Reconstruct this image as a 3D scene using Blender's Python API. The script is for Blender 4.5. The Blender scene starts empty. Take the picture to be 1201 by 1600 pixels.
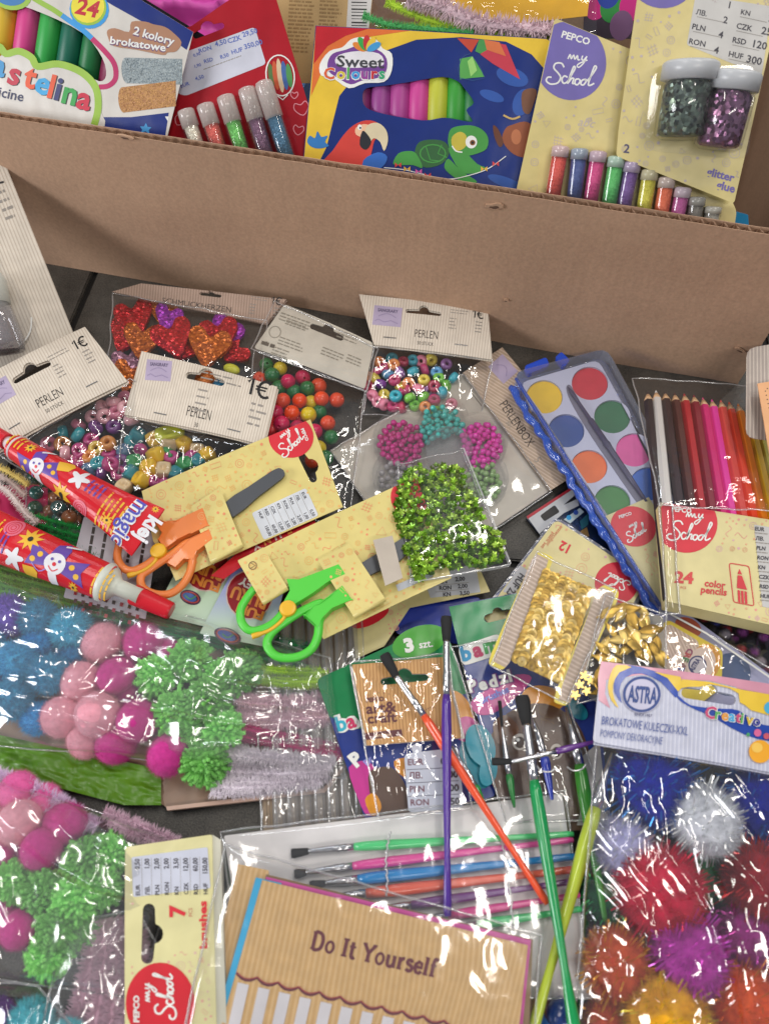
import bpy, bmesh, math, random
from mathutils import Vector, Matrix, noise
from mathutils.geometry import tessellate_polygon
random.seed(7)
sc = bpy.context.scene
COL = sc.collection
# ---------------------------------------------------------------- camera
CAM_H, PITCH, FOC = 0.50, math.radians(60), 1200.0
FW = Vector((0, math.cos(PITCH), -math.sin(PITCH)))
UP = Vector((0, math.sin(PITCH), math.cos(PITCH)))
RT = Vector((1, 0, 0))
CC = Vector((0, 0, CAM_H))
cd = bpy.data.cameras.new('camera')
cam = bpy.data.objects.new('camera', cd)
COL.objects.link(cam)
cam.location = CC
cam.rotation_euler = (math.pi / 2 - PITCH, 0, 0)
cd.sensor_fit = 'VERTICAL'
cd.sensor_height = 24
cd.lens = 24 * FOC / 1600.0
cd.clip_start = 0.01
cd.clip_end = 50
cd.dof.use_dof = True
cd.dof.focus_distance = 0.56
cd.dof.aperture_fstop = 5.0
sc.camera = cam
# ---------------------------------------------------------------- light
w = bpy.data.worlds.new('World')
sc.world = w
w.use_nodes = True
w.node_tree.nodes['Background'].inputs[0].default_value = (0.80, 0.88, 1.0, 1)
w.node_tree.nodes['Background'].inputs[1].default_value = 0.24


def ceiling_or_added_tube(x, y, z, lx, ly, power, rot=0.0, col=(1, 0.95, 0.88)):
    l = bpy.data.lights.new('ceiling_or_added_lamp', 'AREA')
    l.shape = 'RECTANGLE'
    l.size, l.size_y = lx, ly
    l.energy = power
    l.color = col
    o = bpy.data.objects.new('ceiling_or_added_lamp', l)
    o.location = (x, y, z)
    d = Vector((0, 0.35, 0)) - Vector((x, y, z))
    o.rotation_euler = d.to_track_quat('-Z', 'Y').to_euler()
    COL.objects.link(o)


ceiling_or_added_tube(-1.05, 0.62, 2.1, 1.0, 0.12, 11)
ceiling_or_added_tube(0.52, 1.02, 2.2, 0.12, 0.8, 9)
ceiling_or_added_tube(0.66, 0.30, 2.2, 0.6, 0.12, 8)
ceiling_or_added_tube(1.9, 1.9, 2.2, 0.14, 1.2, 13)
ceiling_or_added_tube(-0.7, 3.1, 2.3, 1.2, 0.14, 12, col=(0.90, 0.95, 1))
ceiling_or_added_tube(0.5, -1.1, 1.8, 1.2, 0.14, 13)  # fill lamp added behind the camera to brighten the box front
ceiling_or_added_tube(-2.0, -0.30, 0.75, 0.9, 0.5, 26, col=(0.97, 0.98, 1))  # low side lamp added at left to shade the box wall, not on the ceiling
sc.view_settings.view_transform = 'Standard'
sc.view_settings.look = 'None'
sc.view_settings.exposure = -0.1
sc.view_settings.gamma = 1.0
sc.render.engine = 'CYCLES'
cy = sc.cycles
cy.use_denoising = True
cy.max_bounces = 8
cy.diffuse_bounces = 3
cy.glossy_bounces = 4
cy.transmission_bounces = 4
cy.transparent_max_bounces = 24
cy.caustics_reflective = False
cy.caustics_refractive = False
cy.sample_clamp_indirect = 4.0
sc.render.filter_size = 1.9


# ---------------------------------------------------------------- pixel geometry of the camera
def ray(px, py):
    return FW * FOC + RT * (px - 600.5) + UP * (800 - py)


def P(px, py, z=0.0):
    d = ray(px, py)
    return CC + d * ((z - CAM_H) / d.z)


def mpp(px, py, z=0.0):
    return (P(px, py, z) - CC).dot(FW) / FOC


class Surf:
    """a flat or gently bent card lying somewhere in the scene"""

    def __init__(s, p, n, bend=0.0, bdir=None, b0=0, b1=1, nst=12):
        s.p, s.n = p, n.normalized()
        if (CC - p).dot(s.n) < 0:
            s.n = -s.n
        s.bend, s.bdir, s.b0, s.b1, s.nst = bend, bdir, b0, b1, nst
        s.ph = random.uniform(0.75, 1.25)
        s.clip = None

    def cuts(s):
        if not s.bend:
            return []
        return [(s.bdir, s.b0 + (s.b1 - s.b0) * k / s.nst) for k in range(1, s.nst)]

    def w(s, px, py):
        if not s.bend:
            return 0.0
        t = (px * s.bdir[0] + py * s.bdir[1] - s.b0) / (s.b1 - s.b0) * s.nst
        t = min(max(t, 0.0), s.nst)
        i = min(int(t), s.nst - 1)
        g = lambda k: math.sin(math.pi * min(1.0, (k / s.nst)) ** s.ph)
        return s.bend * (g(i) * (1 - (t - i)) + g(i + 1) * (t - i))

    def at(s, px, py, h=0.0):
        d = ray(px, py)
        t = (s.p - CC).dot(s.n) / d.dot(s.n)
        return CC + d * t + s.n * (h + s.w(px, py))


def card_surf(q, z, bend=0.0, vert=False):
    """q: three or four picture corners TL,TR,BR(,BL); z: their heights (or one)"""
    if not isinstance(z, (list, tuple)):
        z = [z] * 3
    a, b, c = [P(q[i][0], q[i][1], z[i]) for i in range(3)]
    n = (b - a).cross(c - b)
    if bend:
        i, j = (1, 2) if vert else (0, 1)
        dx, dy = q[j][0] - q[i][0], q[j][1] - q[i][1]
        L = math.hypot(dx, dy)
        bd = (dx / L, dy / L)
        pr = [x * bd[0] + y * bd[1] for x, y in q]
        return Surf((a + c) / 2, n, bend, bd, min(pr) - 2, max(pr) + 2)
    return Surf((a + c) / 2, n)


class Tube:
    """printed skin of a tube: axis A-B in picture, half widths, flattening"""

    def __init__(s, A, B, zA, zB, prof):
        s.A, s.B, s.zA, s.zB, s.prof = A, B, zA, zB, prof
        s.L = math.hypot(B[0] - A[0], B[1] - A[1])
        s.d = ((B[0] - A[0]) / s.L, (B[1] - A[1]) / s.L)
        s.e = (-s.d[1], s.d[0])
        pa, pb = P(*A, zA), P(*B, zB)
        s.ax = (pb - pa).normalized()
        s.n = (CC - (pa + pb) / 2)
        s.n = (s.n - s.ax * s.n.dot(s.ax)).normalized()
        s.lat = s.ax.cross(s.n)
        s.pa, s.pb = pa, pb
        if s.lat.dot(P(A[0] + s.e[0] * 9, A[1] + s.e[1] * 9, zA) - pa) < 0:
            s.lat = -s.lat

    def ab(s, u):
        pr = s.prof
        for (u0, a0, b0), (u1, a1, b1) in zip(pr, pr[1:]):
            if u <= u1:
                k = (u - u0) / (u1 - u0)
                k = max(0, k)
                return a0 + (a1 - a0) * k, b0 + (b1 - b0) * k
        return pr[-1][1], pr[-1][2]

    def cuts(s):
        o = s.A[0] * s.e[0] + s.A[1] * s.e[1]
        r = [(s.e, o + k * 2.5) for k in range(-19, 20)]
        o = s.A[0] * s.d[0] + s.A[1] * s.d[1]
        return r + [(s.d, o + u * s.L) for u, a, b in s.prof]

    def at(s, px, py, h=0.0):
        x, y = px - s.A[0], py - s.A[1]
        u = (x * s.d[0] + y * s.d[1]) / s.L
        a, b = s.ab(u)
        t = max(-0.985, min(0.985, (x * s.e[0] + y * s.e[1]) / a))
        c = s.pa.lerp(s.pb, u)
        m = (c - CC).dot(FW) / FOC
        return c + s.lat * (t * (a * m + h)) + s.n * (math.sqrt(1 - t * t) * (b * m + h))


# ---------------------------------------------------------------- object helpers
def thing(name, label, cat, loc=(0, 0, 0), group=None):
    o = bpy.data.objects.new(name, None)
    o.empty_display_size = 0.01
    o.location = loc
    o['label'] = label
    o['category'] = cat
    if group:
        o['group'] = group
    COL.objects.link(o)
    return o


def tag(o, label, cat, group=None):
    o['label'] = label
    o['category'] = cat
    if group:
        o['group'] = group
    return o


def link(name, me, parent=None):
    o = bpy.data.objects.new(name, me)
    COL.objects.link(o)
    if parent:
        o.parent = parent
    return o


def world_loc(o):
    v = Vector((0, 0, 0))
    while o:
        v += o.location
        o = o.parent
    return v


_text = {}


def text_mesh(s, bold=0.0, shear=0.0):
    k = (s, bold, shear)
    if k not in _text:
        cu = bpy.data.curves.new('lettering', 'FONT')
        cu.body = s
        cu.resolution_u = 2
        cu.offset = bold
        cu.shear = shear
        cu.size = 1.0
        o = bpy.data.objects.new('lettering', cu)
        COL.objects.link(o)
        me = o.to_mesh()
        vs = [(v.co.x, v.co.y) for v in me.vertices]
        fs = [tuple(p.vertices) for p in me.polygons]
        o.to_mesh_clear()
        bpy.data.objects.remove(o)
        bpy.data.curves.remove(cu)
        if vs:
            x0 = min(v[0] for v in vs)
            x1 = max(v[0] for v in vs)
        else:
            x0, x1 = 0, 1
        _text[k] = (vs, fs, x0, x1)
    return _text[k]


def spline(pts, k=5, closed=False):
    out = []
    n = len(pts)
    rng = range(n) if closed else range(n - 1)
    for i in rng:
        if closed:
            p0, p1, p2, p3 = pts[(i - 1) % n], pts[i], pts[(i + 1) % n], pts[(i + 2) % n]
        else:
            p0, p1, p2, p3 = pts[max(i - 1, 0)], pts[i], pts[i + 1], pts[min(i + 2, n - 1)]
        for j in range(k):
            t = j / k
            out.append(tuple(0.5 * (2 * b + (c - a) * t + (2 * a - 5 * b + 4 * c - d) * t * t + (3 * b - a - 3 * c + d) * t ** 3)
                             for a, b, c, d in zip(p0, p1, p2, p3)))
    if not closed:
        out.append(tuple(pts[-1]))
    return out


def rot(pts, cx, cy, ang):
    c, s = math.cos(math.radians(ang)), math.sin(math.radians(ang))
    return [(cx + x * c - y * s, cy + x * s + y * c) for x, y in pts]


def rrect(pts, r, n=3):
    """round the corners of a convex picture polygon"""
    out = []
    m = len(pts)
    for i in range(m):
        p, a, b = Vector(pts[i]), Vector(pts[i - 1]), Vector(pts[(i + 1) % m])
        u, v = (a - p), (b - p)
        ru = min(r, u.length * .45)
        rv = min(r, v.length * .45)
        A, B = p + u.normalized() * ru, p + v.normalized() * rv
        for k in range(n + 1):
            t = k / n
            q = A * (1 - t) ** 2 + p * 2 * t * (1 - t) + B * t * t
            out.append((q.x, q.y))
    return out


def inside(pt, poly):
    x, y = pt
    r = False
    j = len(poly) - 1
    for i in range(len(poly)):
        xi, yi = poly[i]
        xj, yj = poly[j]
        if (yi > y) != (yj > y) and x < (xj - xi) * (y - yi) / (yj - yi) + xi:
            r = not r
        j = i
    return r


def ell(cx, cy, rx, ry=None, ang=0, n=24, a0=0, a1=360):
    ry = ry or rx
    full = (a1 - a0) >= 360
    m = n if full else n + 1
    return rot([(rx * math.cos(math.radians(a0 + (a1 - a0) * i / n)), ry * math.sin(math.radians(a0 + (a1 - a0) * i / n))) for i in range(m)], cx, cy, ang)


def slot(cx, cy, wd, ht, ang, bump=None):
    """euro hang hole"""
    bump = bump or ht * 1.1
    r = ht / 2
    p = [(-wd / 2 + r + r * math.cos(a), r * math.sin(a)) for a in [math.radians(x) for x in (90, 120, 150, 180, 210, 240, 270)]]
    p += [(bump * math.cos(a) * 0.95, -r * 0.7 + bump * math.sin(a)) for a in [math.radians(x) for x in (195, 220, 245, 270, 295, 320, 345)]]
    p += [(wd / 2 - r + r * math.cos(a), r * math.sin(a)) for a in [math.radians(x) for x in (-90, -60, -30, 0, 30, 60, 90)]]
    return rot(p, cx, cy, ang)


class MB:
    """mesh builder; verts in (picture x, picture y, height over surf) or, with surf None, in metres"""

    def __init__(s, surf=None):
        s.surf, s.v, s.f, s.fm, s.mats, s.k = surf, [], [], [], [], 0

    def mi(s, m):
        if m not in s.mats:
            s.mats.append(m)
        return s.mats.index(m)

    def add(s, vs, fs, m):
        b = len(s.v)
        s.v += vs
        i = s.mi(m)
        for f in fs:
            s.f.append(tuple(b + x for x in f))
            s.fm.append(i)

    def hh(s, h):
        s.k += 1
        return h + (s.k % 50) * 2.5e-6

    def poly(s, pts, m, h=1e-4):
        h = s.hh(h)
        s.add([(x, y, h) for x, y in pts], [tuple(range(len(pts)))], m)

    def slab(s, pts, m, h0=0.0, h1=4e-4, holes=(), side=None, bottom=True):
        loops = [pts] + list(holes)
        tri = tessellate_polygon([[Vector((x, y, 0)) for x, y in l] for l in loops])
        flat = [p for l in loops for p in l]
        n = len(flat)
        s.add([(x, y, h1) for x, y in flat], [tuple(t) for t in tri], m)
        if bottom:
            s.add([(x, y, h0) for x, y in flat], [tuple(reversed(t)) for t in tri], side or m)
        for l in loops:
            k = len(l)
            s.add([(x, y, h1) for x, y in l] + [(x, y, h0) for x, y in l],
                  [(i, (i + 1) % k, k + (i + 1) % k, k + i) for i in range(k)], side or m)

    def disc(s, cx, cy, r, m, h=1e-4, ry=None, ang=0, n=20):
        s.poly(ell(cx, cy, r, ry, ang, n), m, h)

    def stroke(s, pts, wd, m, h=1.2e-4, closed=False, taper=False):
        h = s.hh(h)
        n = len(pts)
        L, R = [], []
        for i in range(n):
            a = pts[(i - 1) % n] if (closed or i > 0) else pts[i]
            b = pts[(i + 1) % n] if (closed or i < n - 1) else pts[i]
            dx, dy = b[0] - a[0], b[1] - a[1]
            l = math.hypot(dx, dy) or 1
            ww = wd / 2
            if taper:
                ww *= 0.35 + 0.65 * math.sin(math.pi * (i + .5) / n)
            L.append((pts[i][0] - dy / l * ww, pts[i][1] + dx / l * ww, h))
            R.append((pts[i][0] + dy / l * ww, pts[i][1] - dx / l * ww, h))
        fs = [(i, (i + 1) % n, n + (i + 1) % n, n + i) for i in range(n if closed else n - 1)]
        s.add(L + R, fs, m)

    def text(s, t, x, y, size, m, ang=0, h=1.5e-4, bold=0.0, shear=0.0, xs=1.0, align='l', fit=None):
        """size = cap height in picture px; fit = total width in px"""
        vs, fs, x0, x1 = text_mesh(t, bold, shear)
        k = size / 0.73
        if fit:
            xs = fit / ((x1 - x0) * k)
        wd = (x1 - x0) * k * xs
        off = {'l': 0, 'c': -wd / 2, 'r': -wd}[align]
        pts = rot([((vx - x0) * k * xs + off, -vy * k) for vx, vy in vs], x, y, ang)
        h = s.hh(h)
        s.add([(a, b, h) for a, b in pts], fs, m)

    def micro(s, x, y, wd, rows, lh, m, ang=0, h=1.2e-4, fill=0.75, th=0.42):
        """rows of unreadably small print"""
        for r in range(rows):
            cx = 0.0
            lim = wd * random.uniform(fill, 1)
            while cx < lim:
                l = random.uniform(1.2, 4.5) * lh * .5
                l = min(l, lim - cx + .5)
                s.poly(rot([(cx, r * lh), (cx + l, r * lh), (cx + l, r * lh + lh * th), (cx, r * lh + lh * th)], x, y, ang), m, h)
                cx += l + lh * .3

    def lathe(s, A, B, prof, m, seg=14, cap=True, squash=1.0):
        """A,B points in metres; prof [(t, r)]"""
        ax = (B - A)
        z = ax.normalized()
        x = z.orthogonal().normalized() if abs(z.z) > .9 else Vector((0, 0, 1)).cross(z).normalized()
        y = z.cross(x)
        vs = []
        for t, r in prof:
            c = A + ax * t
            for i in range(seg):
                a = 2 * math.pi * i / seg
                vs.append(tuple(c + x * (r * math.cos(a)) + y * (r * squash * math.sin(a))))
        fs = []
        for k in range(len(prof) - 1):
            for i in range(seg):
                j = (i + 1) % seg
                fs.append((k * seg + i, k * seg + j, (k + 1) * seg + j, (k + 1) * seg + i))
        if cap:
            fs.append(tuple(reversed(range(seg))))
            fs.append(tuple((len(prof) - 1) * seg + i for i in range(seg)))
        s.add(vs, fs, m)

    def sweep(s, pts, r, m, seg=10, closed=False, up=Vector((0, 0, 1)), flat=1.0):
        n = len(pts)
        vs = []
        for i in range(n):
            a = pts[(i - 1) % n] if (closed or i > 0) else pts[i]
            b = pts[(i + 1) % n] if (closed or i < n - 1) else pts[i]
            d = (b - a).normalized()
            x = d.cross(up).normalized()
            y = x.cross(d)
            rr = r[i] if isinstance(r, (list, tuple)) else r
            for k in range(seg):
                t = 2 * math.pi * k / seg
                vs.append(tuple(pts[i] + x * (rr * math.cos(t)) + y * (rr * flat * math.sin(t))))
        fs = []
        for i in range(n if closed else n - 1):
            i2 = (i + 1) % n
            for k in range(seg):
                k2 = (k + 1) % seg
                fs.append((i * seg + k, i * seg + k2, i2 * seg + k2, i2 * seg + k))
        if not closed:
            fs.append(tuple(range(seg)))
            fs.append(tuple((n - 1) * seg + k for k in range(seg)))
        s.add(vs, fs, m)

    def build(s, name, parent=None, smooth=False, bevel=0.0, label=None, kind=None):
        bm = bmesh.new()
        vv = [bm.verts.new(v) for v in s.v]
        for f, i in zip(s.f, s.fm):
            try:
                fc = bm.faces.new([vv[k] for k in f])
                fc.material_index = i
                fc.smooth = smooth
            except ValueError:
                pass
        if s.surf:
            for (d, o) in s.surf.cuts():
                bmesh.ops.bisect_plane(bm, geom=bm.verts[:] + bm.edges[:] + bm.faces[:], dist=1e-6,
                                       plane_co=(d[0] * o, d[1] * o, 0), plane_no=(d[0], d[1], 0))
            if getattr(s.surf, 'clip', None):
                d, o = s.surf.clip
                bmesh.ops.bisect_plane(bm, geom=bm.verts[:] + bm.edges[:] + bm.faces[:], dist=1e-6, clear_outer=True,
                                       plane_co=(d[0] * o, d[1] * o, 0), plane_no=(d[0], d[1], 0))
            uv = bm.loops.layers.uv.new('uv')
            for f in bm.faces:
                for l in f.loops:
                    l[uv].uv = (l.vert.co.x / 100, l.vert.co.y / 100)
            for v in bm.verts:
                v.co = s.surf.at(v.co.x, v.co.y, v.co.z)
        if bevel:
            bmesh.ops.remove_doubles(bm, verts=bm.verts[:], dist=1e-6)
            es = [e for e in bm.edges if len(e.link_faces) == 2 and e.calc_face_angle(0) > 0.6]
            bmesh.ops.bevel(bm, geom=es, offset=bevel, segments=2, affect='EDGES', clamp_overlap=True)
        if s.surf is None or bevel:
            bmesh.ops.recalc_face_normals(bm, faces=bm.faces[:])
        if parent:
            wl = world_loc(parent)
            for v in bm.verts:
                v.co -= wl
        me = bpy.data.meshes.new(name)
        bm.to_mesh(me)
        bm.free()
        for m in s.mats:
            me.materials.append(m)
        o = link(name, me, parent)
        if label:
            o['label'] = label
        if kind:
            o['kind'] = kind
        return o


# ---------------------------------------------------------------- materials
GAIN = 1.22


def C(hexs, g=GAIN):
    hexs = hexs.lstrip('#')
    o = []
    for i in (0, 2, 4):
        v = int(hexs[i:i + 2], 16) / 255
        v = v / 12.92 if v <= .04045 else ((v + .055) / 1.055) ** 2.4
        o.append(min(v * g, 0.86))
    return (*o, 1)


_m = {}


def nd(nt, t, **kw):
    n = nt.nodes.new(t)
    for k, v in kw.items():
        if k.startswith('_'):
            n.inputs[k[1:].replace('_', ' ')].default_value = v
        else:
            setattr(n, k, v)
    return n


def base_mat(name):
    m = bpy.data.materials.new(name)
    m.use_nodes = True
    nt = m.node_tree
    return m, nt, nt.nodes['Principled BSDF']


def ink(hexs, rough=0.45, kind='ink'):
    k = (kind, hexs, rough)
    if k in _m:
        return _m[k]
    m, nt, b = base_mat(kind + '_' + hexs)
    b.inputs['Roughness'].default_value = rough
    tc = nd(nt, 'ShaderNodeTexCoord')
    no = nd(nt, 'ShaderNodeTexNoise', _Scale=55.0, _Detail=5.0)
    nt.links.new(tc.outputs['Object'], no.inputs['Vector'])
    mx = nd(nt, 'ShaderNodeMixRGB', blend_type='MULTIPLY')
    mx.inputs[0].default_value = 1
    mx.inputs[1].default_value = C(hexs)
    rp = nd(nt, 'ShaderNodeMapRange')
    rp.inputs[1].default_value = .3
    rp.inputs[2].default_value = .7
    rp.inputs[3].default_value = .9
    rp.inputs[4].default_value = 1.06
    nt.links.new(no.outputs['Fac'], rp.inputs[0])
    nt.links.new(rp.outputs[0], mx.inputs[2])
    nt.links.new(mx.outputs[0], b.inputs['Base Color'])
    n2 = nd(nt, 'ShaderNodeTexNoise', _Scale=1400.0, _Detail=2.0)
    nt.links.new(tc.outputs['Object'], n2.inputs['Vector'])
    bp = nd(nt, 'ShaderNodeBump', _Strength=0.25, _Distance=0.0001)
    nt.links.new(n2.outputs['Fac'], bp.inputs['Height'])
    n3 = nd(nt, 'ShaderNodeTexNoise', _Scale=28.0, _Detail=2.0)
    nt.links.new(tc.outputs['Object'], n3.inputs['Vector'])
    b2 = nd(nt, 'ShaderNodeBump', _Strength=0.35, _Distance=0.004)
    nt.links.new(n3.outputs['Fac'], b2.inputs['Height'])
    nt.links.new(bp.outputs[0], b2.inputs['Normal'])
    nt.links.new(b2.outputs[0], b.inputs['Normal'])
    _m[k] = m
    return m


def gloss(hexs, rough=0.22):
    return ink(hexs, rough, 'coated_card')


def stripes(ca, cb, ang, pitch, duty=0.5, rough=0.45):
    """printed stripes across a card; ang = direction of the stripes in the picture, pitch in px"""
    k = ('st', ca, cb, ang, pitch, duty, rough)
    if k in _m:
        return _m[k]
    m, nt, b = base_mat('striped_card')
    b.inputs['Roughness'].default_value = rough
    uv = nd(nt, 'ShaderNodeUVMap')
    sp = nd(nt, 'ShaderNodeSeparateXYZ')
    nt.links.new(uv.outputs[0], sp.inputs[0])
    a = math.radians(ang)
    f = 100 / pitch

    def mul(sock, v):
        q = nd(nt, 'ShaderNodeMath', operation='MULTIPLY')
        nt.links.new(sock, q.inputs[0])
        q.inputs[1].default_value = v
        return q.outputs[0]
    ad = nd(nt, 'ShaderNodeMath', operation='ADD')
    nt.links.new(mul(sp.outputs[0], -math.sin(a) * f), ad.inputs[0])
    nt.links.new(mul(sp.outputs[1], math.cos(a) * f), ad.inputs[1])
    fr = nd(nt, 'ShaderNodeMath', operation='FRACT')
    nt.links.new(ad.outputs[0], fr.inputs[0])
    mr = nd(nt, 'ShaderNodeMapRange', interpolation_type='SMOOTHSTEP')
    sb = nd(nt, 'ShaderNodeMath', operation='PINGPONG')
    sb.inputs[1].default_value = .5
    nt.links.new(fr.outputs[0], sb.inputs[0])
    nt.links.new(sb.outputs[0], mr.inputs[0])
    mr.inputs[1].default_value = duty / 2 - .08
    mr.inputs[2].default_value = duty / 2 + .08
    mx = nd(nt, 'ShaderNodeMixRGB')
    nt.links.new(mr.outputs[0], mx.inputs[0])
    mx.inputs[1].default_value = C(ca)
    mx.inputs[2].default_value = C(cb)
    no = nd(nt, 'ShaderNodeTexNoise', _Scale=4.0, _Detail=6.0)
    nt.links.new(uv.outputs[0], no.inputs['Vector'])
    m2 = nd(nt, 'ShaderNodeMixRGB', blend_type='MULTIPLY')
    m2.inputs[0].default_value = 1
    rp = nd(nt, 'ShaderNodeMapRange')
    rp.inputs[1].default_value = .3
    rp.inputs[2].default_value = .7
    rp.inputs[3].default_value = .9
    rp.inputs[4].default_value = 1.05
    nt.links.new(no.outputs['Fac'], rp.inputs[0])
    nt.links.new(mx.outputs[0], m2.inputs[1])
    nt.links.new(rp.outputs[0], m2.inputs[2])
    nt.links.new(m2.outputs[0], b.inputs['Base Color'])
    bp = nd(nt, 'ShaderNodeBump', _Strength=0.3, _Distance=0.0002)
    nt.links.new(mr.outputs[0], bp.inputs['Height'])
    nt.links.new(bp.outputs[0], b.inputs['Normal'])
    _m[k] = m
    return m


def plastic(hexs, rough=0.25, trans=0.0, coat=0.0, metal=0.0, sss=0.0, alpha=1.0):
    k = ('pl', hexs, rough, trans, coat, metal, sss, alpha)
    if k in _m:
        return _m[k]
    m, nt, b = base_mat('plastic_' + hexs)
    b.inputs['Base Color'].default_value = C(hexs)
    b.inputs['Roughness'].default_value = rough
    b.inputs['Metallic'].default_value = metal
    b.inputs['Transmission Weight'].default_value = trans
    b.inputs['Coat Weight'].default_value = coat
    b.inputs['Alpha'].default_value = alpha
    tc = nd(nt, 'ShaderNodeTexCoord')
    no = nd(nt, 'ShaderNodeTexNoise', _Scale=300.0, _Detail=3.0)
    nt.links.new(tc.outputs['Object'], no.inputs['Vector'])
    bp = nd(nt, 'ShaderNodeBump', _Strength=0.15, _Distance=0.0003)
    nt.links.new(no.outputs['Fac'], bp.inputs['Height'])
    nt.links.new(bp.outputs[0], b.inputs['Normal'])
    _m[k] = m
    return m


def fuzzy(hexs, var=.22):
    k = ('fz', hexs, var)
    if k in _m:
        return _m[k]
    m, nt, b = base_mat('pile_' + hexs)
    tc = nd(nt, 'ShaderNodeTexCoord')
    no = nd(nt, 'ShaderNodeTexNoise', _Scale=4.0, _Detail=6.0)
    nt.links.new(tc.outputs['Object'], no.inputs['Vector'])
    hs = nd(nt, 'ShaderNodeHueSaturation')
    hs.inputs['Color'].default_value = C(hexs, 1.35)
    mr = nd(nt, 'ShaderNodeMapRange')
    mr.inputs[1].default_value = .3
    mr.inputs[2].default_value = .7
    mr.inputs[3].default_value = 1 - var
    mr.inputs[4].default_value = 1 + var * .8
    nt.links.new(no.outputs['Fac'], mr.inputs[0])
    nt.links.new(mr.outputs[0], hs.inputs['Value'])
    nt.links.new(hs.outputs[0], b.inputs['Base Color'])
    b.inputs['Roughness'].default_value = .85
    b.inputs['Sheen Weight'].default_value = .2
    b.inputs['Specular IOR Level'].default_value = .2
    _m[k] = m
    return m


def glitter(ca, cb, scale=700.0, metal=0.8, rough=0.3, tilt=0.75, uv=False):
    k = ('gl', ca, cb, scale, metal, rough, tilt)
    if k in _m:
        return _m[k]
    m, nt, b = base_mat('glitter_' + ca)
    tc = nd(nt, 'ShaderNodeTexCoord')
    vo = nd(nt, 'ShaderNodeTexVoronoi', _Scale=scale)
    nt.links.new(tc.outputs['Object'], vo.inputs['Vector'])
    sp = nd(nt, 'ShaderNodeSeparateColor')
    nt.links.new(vo.outputs['Color'], sp.inputs[0])
    mx = nd(nt, 'ShaderNodeMixRGB')
    nt.links.new(sp.outputs[0], mx.inputs[0])
    mx.inputs[1].default_value = C(ca)
    mx.inputs[2].default_value = C(cb)
    nt.links.new(mx.outputs[0], b.inputs['Base Color'])
    b.inputs['Metallic'].default_value = metal
    b.inputs['Roughness'].default_value = rough
    ge = nd(nt, 'ShaderNodeNewGeometry')
    v1 = nd(nt, 'ShaderNodeVectorMath', operation='SUBTRACT')
    nt.links.new(vo.outputs['Color'], v1.inputs[0])
    v1.inputs[1].default_value = (.5, .5, .5)
    v2 = nd(nt, 'ShaderNodeVectorMath', operation='SCALE')
    nt.links.new(v1.outputs[0], v2.inputs[0])
    v2.inputs['Scale'].default_value = tilt
    v3 = nd(nt, 'ShaderNodeVectorMath', operation='ADD')
    nt.links.new(ge.outputs['Normal'], v3.inputs[0])
    nt.links.new(v2.outputs[0], v3.inputs[1])
    v4 = nd(nt, 'ShaderNodeVectorMath', operation='NORMALIZE')
    nt.links.new(v3.outputs[0], v4.inputs[0])
    nt.links.new(v4.outputs[0], b.inputs['Normal'])
    _m[k] = m
    return m


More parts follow.
